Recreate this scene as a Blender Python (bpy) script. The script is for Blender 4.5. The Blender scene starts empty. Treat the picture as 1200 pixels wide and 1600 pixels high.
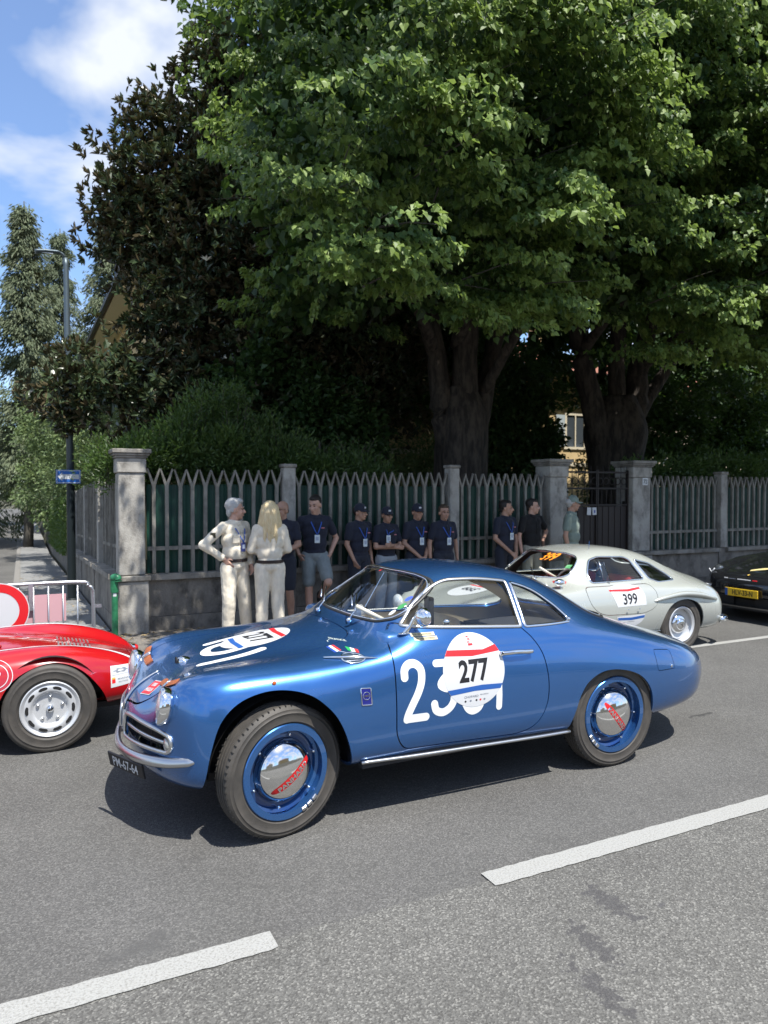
import bpy, bmesh, math, random
import numpy as np
from mathutils import Vector, Matrix
from mathutils.kdtree import KDTree
random.seed(7); RNG = np.random.default_rng(7)
R = math.radians; PI = math.pi; TAU = 2*math.pi
SC = bpy.context.scene; COL = SC.collection
# ------------------------------------------------------------------ camera
# street frame: X along the road (to the right, away), Y across it towards the fence, Z up
YAW, PITCH, CAM_H = R(26.3), R(1.5), 1.8
fw = Vector((math.sin(YAW)*math.cos(PITCH), math.cos(YAW)*math.cos(PITCH), -math.sin(PITCH)))
rt = Vector((math.cos(YAW), -math.sin(YAW), 0)); upv = rt.cross(fw)
cd = bpy.data.cameras.new('camera'); cam = bpy.data.objects.new('camera', cd); COL.objects.link(cam)
M = Matrix((rt, upv, -fw)).transposed().to_4x4(); M.translation = Vector((0, 0, CAM_H)); cam.matrix_world = M
cd.sensor_fit = 'VERTICAL'; cd.sensor_height = 36; cd.sensor_width = 27; cd.lens = 36*1150/1600
cd.clip_start = .05; cd.clip_end = 3000
cd.dof.use_dof = True; cd.dof.focus_distance = 4.2; cd.dof.aperture_fstop = 3.8
SC.camera = cam
# ------------------------------------------------------------------ sun, sky, exposure
SUN_EL = R(64); sdir = Vector((.22, -1, 0)).normalized()
SUN = Vector((sdir.x*math.cos(SUN_EL), sdir.y*math.cos(SUN_EL), math.sin(SUN_EL)))
sl = bpy.data.lights.new('sun', 'SUN'); sl.energy = 5.0; sl.angle = R(.53); sl.color = (1, .965, .90)
so = bpy.data.objects.new('sun', sl); COL.objects.link(so)
so.rotation_euler = (-SUN).to_track_quat('-Z', 'Y').to_euler()
W = bpy.data.worlds.new('World'); SC.world = W; W.use_nodes = True
nt = W.node_tree; N_ = nt.nodes; N_.clear(); L_ = nt.links.new
sky = N_.new('ShaderNodeTexSky'); sky.sky_type = 'NISHITA'; sky.sun_disc = False
sky.sun_elevation = SUN_EL; sky.sun_rotation = math.atan2(sdir.x, sdir.y); sky.altitude = 100; sky.air_density = 1.1; sky.dust_density = .35; sky.ozone_density = 3
tc = N_.new('ShaderNodeTexCoord'); sep = N_.new('ShaderNodeSeparateXYZ'); L_(tc.outputs['Generated'], sep.inputs[0])
zc = N_.new('ShaderNodeMath'); zc.operation = 'ADD'; zc.inputs[1].default_value = .30; L_(sep.outputs['Z'], zc.inputs[0])
zm = N_.new('ShaderNodeMath'); zm.operation = 'MAXIMUM'; zm.inputs[1].default_value = .12; L_(zc.outputs[0], zm.inputs[0])
dv = N_.new('ShaderNodeVectorMath'); dv.operation = 'DIVIDE'
cb = N_.new('ShaderNodeCombineXYZ'); [L_(zm.outputs[0], cb.inputs[i]) for i in range(3)]
zm.inputs[1].default_value = .62; L_(tc.outputs['Generated'], dv.inputs[0]); L_(cb.outputs[0], dv.inputs[1])
mp = N_.new('ShaderNodeMapping'); mp.inputs['Location'].default_value = (5.1, 2.7, 0); L_(dv.outputs[0], mp.inputs[0])
nz = N_.new('ShaderNodeTexNoise'); nz.inputs['Scale'].default_value = 3.6; nz.inputs['Detail'].default_value = 5; nz.inputs['Roughness'].default_value = .5; nz.inputs['Distortion'].default_value = .15
L_(mp.outputs[0], nz.inputs['Vector'])
cr = N_.new('ShaderNodeValToRGB'); cr.color_ramp.elements[0].position = .44; cr.color_ramp.elements[1].position = .62
L_(nz.outputs['Fac'], cr.inputs[0])
mx = N_.new('ShaderNodeMix'); mx.data_type = 'RGBA'; mx.inputs[7].default_value = (6.6, 6.9, 7.4, 1)
mf = N_.new('ShaderNodeMath'); mf.operation = 'MULTIPLY_ADD'; mf.inputs[1].default_value = .84; mf.inputs[2].default_value = .09
L_(cr.outputs[0], mf.inputs[0]); L_(mf.outputs[0], mx.inputs[0]); tn = N_.new('ShaderNodeMix'); tn.data_type = 'RGBA'; tn.blend_type = 'MULTIPLY'; tn.inputs[0].default_value = 1; tn.inputs[7].default_value = (1.05, 1.25, 1.5, 1); L_(sky.outputs[0], tn.inputs[6]); L_(tn.outputs[2], mx.inputs[6])
bg = N_.new('ShaderNodeBackground'); bg.inputs[1].default_value = .092; L_(mx.outputs[2], bg.inputs[0])
wo = N_.new('ShaderNodeOutputWorld'); L_(bg.outputs[0], wo.inputs[0])
SC.view_settings.view_transform = 'Standard'; SC.view_settings.look = 'None'; SC.view_settings.exposure = .72; SC.view_settings.gamma = 1
SC.view_settings.use_curve_mapping = False
# ------------------------------------------------------------------ materials
MATS = {}
def mk(name, col, rough=.5, metal=0, col2=None, scale=6, lo=.35, hi=.65, bump=0, bscale=60, coat=0, detail=5, spec=.5, trans=0, ior=1.45, alpha=1, sheen=0, stretch=None):
    if name in MATS: return MATS[name]
    m = bpy.data.materials.new(name); m.use_nodes = True; t = m.node_tree; b = t.nodes['Principled BSDF']
    b.inputs['Base Color'].default_value = (*col, 1); b.inputs['Roughness'].default_value = rough; b.inputs['Metallic'].default_value = metal
    b.inputs['Coat Weight'].default_value = coat; b.inputs['Coat Roughness'].default_value = .03; b.inputs['Specular IOR Level'].default_value = spec
    b.inputs['Transmission Weight'].default_value = trans; b.inputs['IOR'].default_value = ior; b.inputs['Alpha'].default_value = alpha
    if sheen: b.inputs['Sheen Weight'].default_value = sheen
    vec = None
    if col2 or bump:
        tc = t.nodes.new('ShaderNodeTexCoord'); oi = t.nodes.new('ShaderNodeObjectInfo'); va = t.nodes.new('ShaderNodeVectorMath'); va.operation = 'MULTIPLY_ADD'; va.inputs[1].default_value = (17, 31, 23); t.links.new(oi.outputs['Random'], va.inputs[0]); t.links.new(tc.outputs['Object'], va.inputs[2]); vec = va.outputs[0]
        if stretch:
            mp = t.nodes.new('ShaderNodeMapping'); mp.inputs['Scale'].default_value = stretch; t.links.new(vec, mp.inputs[0]); vec = mp.outputs[0]
    if col2:
        n = t.nodes.new('ShaderNodeTexNoise'); n.inputs['Scale'].default_value = scale; n.inputs['Detail'].default_value = detail; n.inputs['Roughness'].default_value = .62
        r = t.nodes.new('ShaderNodeValToRGB'); r.color_ramp.elements[0].position = lo; r.color_ramp.elements[1].position = hi
        r.color_ramp.elements[0].color = (*col, 1); r.color_ramp.elements[1].color = (*col2, 1)
        t.links.new(vec, n.inputs['Vector']); t.links.new(n.outputs['Fac'], r.inputs[0]); t.links.new(r.outputs[0], b.inputs['Base Color'])
    if bump:
        n = t.nodes.new('ShaderNodeTexNoise'); n.inputs['Scale'].default_value = bscale; n.inputs['Detail'].default_value = 4
        bp = t.nodes.new('ShaderNodeBump'); bp.inputs['Strength'].default_value = bump; bp.inputs['Distance'].default_value = .01
        t.links.new(vec, n.inputs['Vector']); t.links.new(n.outputs['Fac'], bp.inputs['Height']); t.links.new(bp.outputs[0], b.inputs['Normal'])
    MATS[name] = m; return m
def glass(name, tint=(.95, .975, .965), fac=.1):
    # thin pane: clear with a fresnel reflection
    if name in MATS: return MATS[name]
    m = bpy.data.materials.new(name); m.use_nodes = True; t = m.node_tree; t.nodes.clear()
    tr = t.nodes.new('ShaderNodeBsdfTransparent'); tr.inputs[0].default_value = (*tint, 1)
    gl = t.nodes.new('ShaderNodeBsdfGlossy'); gl.inputs['Roughness'].default_value = .01
    fr = t.nodes.new('ShaderNodeFresnel'); fr.inputs[0].default_value = 1.5
    ad = t.nodes.new('ShaderNodeMath'); ad.operation = 'MULTIPLY_ADD'; ad.inputs[1].default_value = 1.15; ad.inputs[2].default_value = fac*.1; ad.use_clamp = True
    mi = t.nodes.new('ShaderNodeMixShader'); o = t.nodes.new('ShaderNodeOutputMaterial')
    ge = t.nodes.new('ShaderNodeNewGeometry'); io = t.nodes.new('ShaderNodeMapRange'); io.inputs[3].default_value = 1.5; io.inputs[4].default_value = 1/1.5; t.links.new(ge.outputs['Backfacing'], io.inputs[0]); t.links.new(io.outputs[0], fr.inputs[0])
    t.links.new(fr.outputs[0], ad.inputs[0]); t.links.new(ad.outputs[0], mi.inputs[0]); t.links.new(tr.outputs[0], mi.inputs[1]); t.links.new(gl.outputs[0], mi.inputs[2]); t.links.new(mi.outputs[0], o.inputs[0])
    MATS[name] = m; return m
CHROME = mk('chrome', (.82, .83, .84), .07, 1); ALU = mk('aluminium', (.62, .62, .61), .32, 1, bump=.08, bscale=300)
BLACK = mk('black_matt', (.012, .012, .012), .7); DARKM = mk('dark_metal', (.03, .03, .03), .5, .6)
RUBBER = mk('rubber', (.042, .039, .035), .62, col2=(.080, .071, .061), scale=9, lo=.3, hi=.75, bump=.15, bscale=220)
WHITE = mk('white_vinyl', (.55, .56, .57), .35, coat=.3); INK = mk('black_ink', (.012, .012, .014), .5); RED_V = mk('red_vinyl', (.62, .02, .025), .4); BLUE_V = mk('blue_vinyl', (.02, .09, .32), .4)
GLASS = glass('clear_glass'); GREYINK = mk('grey_ink', (.18, .2, .24), .5)
# ------------------------------------------------------------------ objects
def link(o, parent=None):
    COL.objects.link(o)
    if parent: o.parent = parent
    return o
def set_tag(o, label=None, cat=None, group=None, kind=None):
    if label: o['label'] = label
    if cat: o['category'] = cat
    if group: o['group'] = group
    if kind: o['kind'] = kind
    return o
def thing(name, label, cat, loc=(0, 0, 0), rz=0, group=None):
    o = bpy.data.objects.new(name, None); o.location = loc; o.rotation_euler = (0, 0, rz); o.empty_display_size = .2
    return set_tag(link(o), label, cat, group)
def raw(name, V, F, mat, parent=None, smooth=False, sharp=None):
    me = bpy.data.meshes.new(name); me.from_pydata([tuple(map(float, v)) for v in V], [], [tuple(int(i) for i in f) for f in F]); 
    for mm in (mat if isinstance(mat, (list, tuple)) else [mat]): me.materials.append(mm)
    if smooth is True: me.shade_smooth()
    elif smooth: me.shade_smooth(); me.set_sharp_from_angle(angle=R(smooth))
    o = bpy.data.objects.new(name, me); return link(o, parent)
def rotm(rx=0, ry=0, rz=0): return Matrix.Rotation(rz, 4, 'Z') @ Matrix.Rotation(ry, 4, 'Y') @ Matrix.Rotation(rx, 4, 'X')
def copy_tree(o, parent=None):
    c = o.copy(); link(c)
    if parent is not None: c.parent = parent
    for ch in list(o.children): copy_tree(ch, c)
    return c
class MB:
    def __init__(s): s.V = []; s.F = []; s.MI = []; s.mi = 0; s.T = Matrix.Identity(4)
    def add(s, V, F, T=None):
        T = s.T @ T if T is not None else s.T; b = len(s.V)
        s.V += [T @ Vector(v) for v in V]; s.F += [[i+b for i in f] for f in F]; s.MI += [s.mi]*len(F); return s
    def box(s, x0, x1, y0, y1, z0, z1, T=None):
        return s.add([(x0,y0,z0),(x1,y0,z0),(x1,y1,z0),(x0,y1,z0),(x0,y0,z1),(x1,y0,z1),(x1,y1,z1),(x0,y1,z1)], [(0,3,2,1),(4,5,6,7),(0,1,5,4),(1,2,6,5),(2,3,7,6),(3,0,4,7)], T)
    def rbox(s, x0, x1, y0, y1, z0, z1, r=.01, seg=2, T=None):
        bm = bmesh.new(); bmesh.ops.create_cube(bm, size=1)
        for v in bm.verts: v.co = ((x0+x1)/2+v.co.x*(x1-x0), (y0+y1)/2+v.co.y*(y1-y0), (z0+z1)/2+v.co.z*(z1-z0))
        bmesh.ops.bevel(bm, geom=bm.edges[:], offset=min(r, .49*min(x1-x0, y1-y0, z1-z0)), segments=seg, affect='EDGES', profile=.5)
        bm.verts.index_update(); s.add([v.co.copy() for v in bm.verts], [[v.index for v in f.verts] for f in bm.faces], T); bm.free(); return s
    def lathe(s, prof, n=24, axis='Z', T=None, closed=False, a0=0, a1=TAU):
        # prof: list of (r, h); revolve about axis
        full = abs(a1-a0-TAU) < 1e-6; m = len(prof); V = []; F = []; k = n if full else n+1
        for i in range(k):
            a = a0+(a1-a0)*i/n; c, sn = math.cos(a), math.sin(a)
            for r, h in prof:
                V.append((r*c, r*sn, h) if axis == 'Z' else ((r*c, h, r*sn) if axis == 'Y' else (h, r*c, r*sn)))
        for i in range(n):
            j = (i+1) % k
            for q in range(m-1+(1 if closed else 0)):
                q2 = (q+1) % m; f = (i*m+q, j*m+q, j*m+q2, i*m+q2); F.append(f if axis != 'Y' else f[::-1])
        return s.add(V, F, T)
    def cyl(s, r, z0, z1, n=16, axis='Z', T=None, r2=None): return s.lathe([(0, z0), (r, z0), (r if r2 is None else r2, z1), (0, z1)], n, axis, T)
    def ball(s, c, r, n=12, sx=1, sy=1, sz=1, T=None):
        pr = [(r*math.sin(PI*i/(n//2+2)), -r*math.cos(PI*i/(n//2+2))) for i in range(n//2+3)]
        Tm = Matrix.Translation(c) @ Matrix.Diagonal((sx, sy, sz, 1)); return s.lathe(pr, n, 'Z', (T @ Tm) if T is not None else Tm)
    def tube(s, pts, r, n=8, closed=False, T=None, flat=1, up=(0, 0, 1), caps=True):
        P = [Vector(p) for p in pts]; m = len(P); V = []; F = []
        for i, p in enumerate(P):
            a = P[(i-1) % m] if (closed or i > 0) else p; b = P[(i+1) % m] if (closed or i < m-1) else p
            d = (b-a).normalized() if (b-a).length > 1e-9 else Vector((1, 0, 0))
            u = Vector(up[i]) if isinstance(up, list) else Vector(up)
            if abs(d.dot(u.normalized())) > .98: u = Vector((0, 1, .1)) if abs(d.y) < .9 else Vector((1, 0, .1))
            e = d.cross(u).normalized(); g = e.cross(d).normalized(); rr = r[i] if isinstance(r, (list, tuple)) else r
            for k in range(n):
                t = TAU*k/n; V.append(p+e*rr*math.cos(t)+g*rr*flat*math.sin(t))
        for i in range(m if closed else m-1):
            j = (i+1) % m
            for k in range(n): F.append((i*n+k, i*n+(k+1) % n, j*n+(k+1) % n, j*n+k))
        if not closed and caps: F.append(list(range(n))); F.append([(m-1)*n+k for k in range(n)][::-1])
        return s.add(V, F, T)
    def prism(s, poly, h0, h1, axis='Z', T=None):
        # poly (a,b) extruded along axis: Z -> (a,b,h); Y -> (a,h,b); X -> (h,a,b)
        n = len(poly); f = {'Z': lambda a, b, h: (a, b, h), 'Y': lambda a, b, h: (a, h, b), 'X': lambda a, b, h: (h, a, b)}[axis]
        V = [f(a, b, h0) for a, b in poly]+[f(a, b, h1) for a, b in poly]
        return s.add(V, [list(range(n))[::-1], list(range(n, 2*n))]+[(i, (i+1) % n, n+(i+1) % n, n+i) for i in range(n)], T)
    def build(s, name, mat, parent=None, smooth=False, fix=True):
        me = bpy.data.meshes.new(name); bm = bmesh.new(); vs = [bm.verts.new(v) for v in s.V]
        for f, mi in zip(s.F, s.MI):
            if len(set(f)) < 3: continue
            try: q = bm.faces.new([vs[i] for i in f]); q.material_index = mi
            except ValueError: pass
        if fix:
            bmesh.ops.remove_doubles(bm, verts=bm.verts, dist=1e-6); bmesh.ops.recalc_face_normals(bm, faces=bm.faces)
        bm.to_mesh(me); bm.free()
        for mm in (mat if isinstance(mat, (list, tuple)) else [mat]): me.materials.append(mm)
        if smooth is True: me.shade_smooth()
        elif smooth: me.shade_smooth(); me.set_sharp_from_angle(angle=R(smooth))
        o = bpy.data.objects.new(name, me); return link(o, parent)
def bez(pts, n=6, closed=True):
    # Catmull-Rom smoothing of a polyline
    P = [np.array(p, float) for p in pts]; m = len(P); out = []
    for i in range(m if closed else m-1):
        p0, p1, p2, p3 = (P[(i-1) % m] if closed or i > 0 else P[0]), P[i], P[(i+1) % m], (P[(i+2) % m] if closed or i < m-2 else P[-1])
        for k in range(n):
            t = k/n; out.append(.5*((2*p1)+(-p0+p2)*t+(2*p0-5*p1+4*p2-p3)*t*t+(-p0+3*p1-3*p2+p3)*t**3))
    if not closed: out.append(P[-1])
    return out
def rnd(poly, r, n=5):
    # polygon with rounded corners; r number or list
    out = []; m = len(poly)
    for i in range(m):
        p = np.array(poly[i], float); a = np.array(poly[i-1], float)-p; b = np.array(poly[(i+1) % m], float)-p
        rr = r[i] if isinstance(r, (list, tuple)) else r; la, lb = np.linalg.norm(a), np.linalg.norm(b); d = min(rr, la*.48, lb*.48)
        if d < 1e-5: out.append(p); continue
        pa, pb = p+a/la*d, p+b/lb*d
        for k in range(n+1):
            t = k/n; out.append((1-t)**2*pa+2*t*(1-t)*p+t*t*pb)
    return out
def dens(poly, step=.02):
    out = []; m = len(poly)
    for i in range(m):
        a = np.array(poly[i], float); b = np.array(poly[(i+1) % m], float); k = max(1, int(np.linalg.norm(b-a)/step))
        out += [a+(b-a)*j/k for j in range(k)]
    return out
_tc = {}
def text2d(s, size=1, bold=0, sx=1, shear=0, spacing=1):
    key = (s, bold, spacing, shear)
    if key not in _tc:
        cu = bpy.data.curves.new('lettering', 'FONT'); cu.body = s; cu.align_x = 'CENTER'; cu.align_y = 'CENTER'; cu.offset = bold; cu.space_character = spacing; cu.shear = shear; cu.resolution_u = 3
        o = bpy.data.objects.new('lettering', cu); COL.objects.link(o); dg = bpy.context.evaluated_depsgraph_get(); dg.update()
        me = bpy.data.meshes.new_from_object(o.evaluated_get(dg)); V = [(v.co.x, v.co.y) for v in me.vertices]; F = [list(p.vertices) for p in me.polygons]
        bpy.data.objects.remove(o); bpy.data.curves.remove(cu); bpy.data.meshes.remove(me); _tc[key] = (V, F)
    V, F = _tc[key]; h = max(v[1] for v in V)-min(v[1] for v in V); cy = (max(v[1] for v in V)+min(v[1] for v in V))/2; cx = (max(v[0] for v in V)+min(v[0] for v in V))/2
    return [((x-cx)/h*size*sx, (y-cy)/h*size) for x, y in V], F
def fill2d(outline, step=None):
    bm = bmesh.new(); vs = [bm.verts.new((p[0], p[1], 0)) for p in outline]
    f = bm.faces.new(vs); bmesh.ops.triangulate(bm, faces=[f]); bm.verts.index_update()
    V = [(v.co.x, v.co.y) for v in bm.verts]; F = [[v.index for v in f.verts] for f in bm.faces]; bm.free(); return V, F
def sub2d(V, F, mx=.03):
    bm = bmesh.new(); vs = [bm.verts.new((p[0], p[1], 0)) for p in V]
    for f in F:
        try: bm.faces.new([vs[i] for i in f])
        except ValueError: pass
    bmesh.ops.triangulate(bm, faces=bm.faces[:])
    for _ in range(7):
        es = [e for e in bm.edges if e.calc_length() > mx]
        if not es: break
        bmesh.ops.subdivide_edges(bm, edges=es, cuts=1, use_grid_fill=False); bmesh.ops.triangulate(bm, faces=bm.faces[:])
    bm.verts.index_update(); V = [(v.co.x, v.co.y) for v in bm.verts]; F = [[v.index for v in f.verts] for f in bm.faces]; bm.free(); return V, F
def flat_text(name, s, size, mat, parent, T, bold=0, sx=1, shear=0):
    V, F = text2d(s, size, bold, sx, shear); return raw(name, [T @ Vector((x, y, 0)) for x, y in V], F, mat, parent)
def stroke2d(pts, r, n=10):
    # rounded stroke of an open path as strips and end caps
    P = [np.array(p, float) for p in pts]; V = []; F = []
    for i, p in enumerate(P):
        d = P[min(i+1, len(P)-1)]-P[max(i-1, 0)]; d = d/np.linalg.norm(d); m = np.array((-d[1], d[0])); V += [tuple(p+m*r), tuple(p-m*r)]
        if i: F.append((2*i-2, 2*i-1, 2*i+1, 2*i))
    for c, e in ((P[0], P[0]-P[1]), (P[-1], P[-1]-P[-2])):
        a0 = math.atan2(e[1], e[0])-PI/2; b = len(V); V.append(tuple(c)); V += [tuple(c+r*np.array((math.cos(a0+PI*k/n), math.sin(a0+PI*k/n)))) for k in range(n+1)]; F += [(b, b+k+1, b+k+2) for k in range(n)]
    return V, F
def capsule_stroke(pts, r, n=8):
    # rounded stroke outline of an open polyline (smooth path)
    P = [np.array(p, float) for p in pts]; L = []; Rr = []
    for i, p in enumerate(P):
        d = P[min(i+1, len(P)-1)]-P[max(i-1, 0)]; d = d/np.linalg.norm(d); nrm = np.array((-d[1], d[0])); L.append(p+nrm*r); Rr.append(p-nrm*r)
    def cap(c, d0):
        return [c+r*np.array((math.cos(d0+PI*k/n), math.sin(d0+PI*k/n))) for k in range(1, n)]
    de = P[-1]-P[-2]; ds = P[0]-P[1]; ae = math.atan2(de[1], de[0]); as_ = math.atan2(ds[1], ds[0])
    return Rr + cap(P[-1], ae-PI/2) + L[::-1] + cap(P[0], as_-PI/2)
LENS = mk('lamp_lens', (.55, .57, .58), .12, .2, coat=1, bump=.25, bscale=90)
# ------------------------------------------------------------------ lofted car skins, cut into panels along curves
def inpoly(x, y, poly):
    c = np.zeros(x.shape, bool); n = len(poly)
    for i in range(n):
        x1, y1 = poly[i]; x2, y2 = poly[i-1]
        if y1 == y2: continue
        c ^= ((y1 > y) != (y2 > y)) & (x < (x2-x1)*(y-y1)/(y2-y1)+x1)
    return c
def sdist(x, y, poly):
    P = np.array(poly); Q = np.roll(P, -1, 0); d = np.full(x.shape, 1e9)
    for a, b in zip(P, Q):
        ab = b-a; l = max(ab @ ab, 1e-12); t = np.clip(((x-a[0])*ab[0]+(y-a[1])*ab[1])/l, 0, 1)
        d = np.minimum(d, (x-a[0]-t*ab[0])**2+(y-a[1]-t*ab[1])**2)
    return np.where(inpoly(x, y, poly), -1, 1)*np.sqrt(d)
DIM = {'xz': (0, 2), 'wz': (1, 2), 'xw': (0, 1)}
class Surf:
    """half body: columns run from the roof centre line round the side to the floor centre line"""
    def __init__(s, net):
        A = np.array([[(x, w, z) for x, w, z in zip(*r)] for r in net], float); s.N, s.M = A.shape[:2]
        B = np.zeros((s.N, s.M+2, 3)); B[:, 1:-1] = A; B[:, 0] = A[:, 1]*[1, -1, 1]; B[:, -1] = A[:, -2]*[1, -1, 1]
        C = np.zeros((s.N+2, s.M+2, 3)); C[1:-1] = B; C[0] = 2*B[0]-B[1]; C[-1] = 2*B[-1]-B[-2]; s.C = C
    def ev(s, u, v):
        u = np.clip(u, 0, s.N-1); v = np.clip(v, 0, s.M-1)
        i = np.minimum(u.astype(int), s.N-2); j = np.minimum(v.astype(int), s.M-2); a = u-i; b = v-j
        wt = lambda t: [(1-t)**3/6, (3*t**3-6*t*t+4)/6, (-3*t**3+3*t*t+3*t+1)/6, t**3/6]
        wa, wb = wt(a), wt(b); o = 0
        for p in range(4):
            for q in range(4): o = o + (wa[p]*wb[q])[..., None]*s.C[i+p, j+q]
        return o
    def nrm(s, u, v, e=1e-3):
        du = s.ev(u+e, v)-s.ev(u-e, v); dv = s.ev(u, v+e)-s.ev(u, v-e); n = np.cross(du, dv); return n/np.maximum(np.linalg.norm(n, axis=-1, keepdims=True), 1e-12)
    def newton(s, u, v, mode, poly, off):
        a, b = DIM[mode]; e = 2e-3
        for _ in range(5):
            f = lambda U, V: (lambda P: sdist(P[..., a], P[..., b], poly))(s.ev(U, V))
            g = f(u, v)-off; gu = (f(u+e, v)-f(u-e, v))/(2*e); gv = (f(u, v+e)-f(u, v-e))/(2*e)
            # metric aware step
            P0 = s.ev(u, v); lu = np.linalg.norm(s.ev(u+e, v)-P0, axis=-1)/e+1e-6; lv = np.linalg.norm(s.ev(u, v+e)-P0, axis=-1)/e+1e-6
            hu, hv = gu/lu, gv/lv; q = np.maximum(hu*hu+hv*hv, 1e-3); du = -g*hu/q/lu; dv_ = -g*hv/q/lv
            u = u+np.clip(du, -.12, .12); v = np.clip(v+np.clip(dv_, -.12, .12), 0, s.M-1)
        return u, v
    def cut(s, nu, nv, regions):
        s.nu, s.nv = nu, nv
        U = np.linspace(0, s.N-1, (s.N-1)*nu+1); V = np.concatenate([np.linspace(k, k+1, n+1)[:-1] for k, n in enumerate(nv)]+[[s.M-1]])
        s.U, s.V = np.meshgrid(U, V, indexing='ij'); s.G = s.ev(s.U, s.V); s.Gn = s.nrm(s.U, s.V)
        Uc = (U[:-1]+U[1:])/2; Vc = (V[:-1]+V[1:])/2; uc, vc = np.meshgrid(Uc, Vc, indexing='ij'); P = s.ev(uc, vc); Nn = s.nrm(uc, vc)
        lab = np.zeros(uc.shape, int); s.reg = regions
        for k, r in enumerate(regions, 1):
            a, b = DIM[r['m']]; m = inpoly(P[..., a], P[..., b], r['p'])
            if 'c' in r: m &= r['c'](P, Nn)
            lab[m] = k
        s.lab = lab; s.P = P
        pad = np.pad(lab, 1, mode='edge'); st = np.stack([pad[:-1, :-1], pad[1:, :-1], pad[:-1, 1:], pad[1:, 1:]])
        s.vmax = st.max(0); s.vmin = st.min(0)
        return s
    def piece(s, L, flange=.012, inset=0, gap=None, mask=None):
        """vertices, normals, quads of the faces labelled L on the half body (w >= 0)"""
        m = (s.lab == L)
        if mask is not None: m &= mask(s.P)
        ii, jj = np.nonzero(m); B = s.U.shape[1]
        q = np.stack([ii*B+jj, (ii+1)*B+jj, (ii+1)*B+jj+1, ii*B+jj+1], 1); vid, inv = np.unique(q, return_inverse=True); q = inv.reshape(q.shape)
        u = s.U.ravel()[vid].copy(); v = s.V.ravel()[vid].copy(); mx = s.vmax.ravel()[vid]; mn = s.vmin.ravel()[vid]
        for k, r in enumerate(s.reg, 1):
            sel = (mx == k) & (mn != mx)
            if sel.any():
                g = r.get('g', .004) if gap is None else gap
                uu, vv = s.newton(u[sel], v[sel], r['m'], r['p'], -g/2 if L == k else g/2); keep0 = v[sel] < 1e-9
                vv = np.where(keep0, 0, vv); u[sel] = uu; v[sel] = vv
        P = s.ev(u, v); N = s.nrm(u, v)
        c0 = v < 1e-9; P[c0, 1] = 0
        N[c0, 1] = 0
        if inset: P = P-N*inset
        V = list(map(tuple, P)); F = [tuple(f) for f in q]
        if flange:
            cnt = {}
            for f in q:
                for a, b in ((f[0], f[1]), (f[1], f[2]), (f[2], f[3]), (f[3], f[0])):
                    kk = (min(a, b), max(a, b)); cnt[kk] = None if kk in cnt else (a, b)
            mp = {}
            def idx(a, lev):
                if (a, lev) not in mp: mp[(a, lev)] = len(V); V.append(tuple(P[a]-N[a]*flange*lev))
                return mp[(a, lev)]
            for e in cnt.values():
                if e is None: continue
                a, b = e
                if (c0[a] and c0[b]) or (v[a] > s.M-1-1e-6 and v[b] > s.M-1-1e-6) or (mx[a] == mn[a] and mx[b] == mn[b]): continue
                F.append((idx(b, 0), idx(a, 0), idx(a, 1), idx(b, 1)))
        return V, F
    def inv(s, pts, mode, cond):
        """surface parameters for points given in a projection"""
        if not hasattr(s, '_kd'): s._kd = {}
        a, b = DIM[mode]; key = (mode, cond.__name__ if hasattr(cond, '__name__') else id(cond))
        if key not in s._kd:
            ok = cond(s.G, s.Gn).ravel(); id_ = np.nonzero(ok)[0]; kd = KDTree(len(id_)); G = s.G.reshape(-1, 3)
            for k in id_: kd.insert((G[k, a], G[k, b], 0), int(k))
            kd.balance(); s._kd[key] = kd
        kd = s._kd[key]; T = np.array([(p[0], p[1]) for p in pts], float); ids = np.array([kd.find((x, y, 0))[1] for x, y in T])
        u = s.U.ravel()[ids].copy(); v = s.V.ravel()[ids].copy(); e = 1e-3
        for _ in range(6):
            P = s.ev(u, v); du = (s.ev(u+e, v)-s.ev(u-e, v))/(2*e); dv_ = (s.ev(u, v+e)-s.ev(u, v-e))/(2*e)
            r0, r1 = T[:, 0]-P[:, a], T[:, 1]-P[:, b]; A, Bm, Cc, D = du[:, a], dv_[:, a], du[:, b], dv_[:, b]; det = A*D-Bm*Cc; det = np.where(abs(det) < 1e-7, 1e-7, det)
            u = u+np.clip((D*r0-Bm*r1)/det, -.2, .2); v = np.clip(v+np.clip((-Cc*r0+A*r1)/det, -.2, .2), 0, s.M-1)
        return s.ev(u, v), s.nrm(u, v)
side_c = lambda P, N: (N[..., 1] > .12) & (P[..., 1] > .1)
def side_cond(P, N): return (N[..., 1] > .12) & (P[..., 1] > .1)
def top_cond(P, N): return (N[..., 2] > .15) & (P[..., 2] > .5)
def front_cond(P, N): return (N[..., 0] < -.12)
def rear_cond(P, N): return (N[..., 0] > .12)
def flip(V): return [(x, -w, z) for x, w, z in V]
def rev(F): return [tuple(f[::-1]) for f in F]
def weld(V, F):
    """merge coincident vertices lying on the centre line"""
    mp = {}; new = []; ix = []
    for x, y, z in V:
        if abs(y) < 1e-6:
            k = (round(x, 5), round(z, 5))
            if k in mp: ix.append(mp[k]); continue
            mp[k] = len(new)
        ix.append(len(new)); new.append((x, y, z))
    out = []
    for f in F:
        g = [ix[i] for i in f]; h = [g[i] for i in range(len(g)) if g[i] != g[i-1]]
        if len(set(h)) == len(h) and len(h) > 2: out.append(h)
    return new, out
def both(V, F): n = len(V); return weld(V+flip(V), rev_ok(F, n))
def rev_ok(F, n): return [tuple(f) for f in F]+[tuple(i+n for i in f[::-1]) for f in F]
def on_surf(s, pts, mode, cond, off=.002, near=True):
    P, N = s.inv(pts, mode, cond); Q = P+N*off
    if near: Q = Q*[1, -1, 1]; N = N*[1, -1, 1]
    return [Vector(q) for q in Q], [Vector(n) for n in N]
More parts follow.
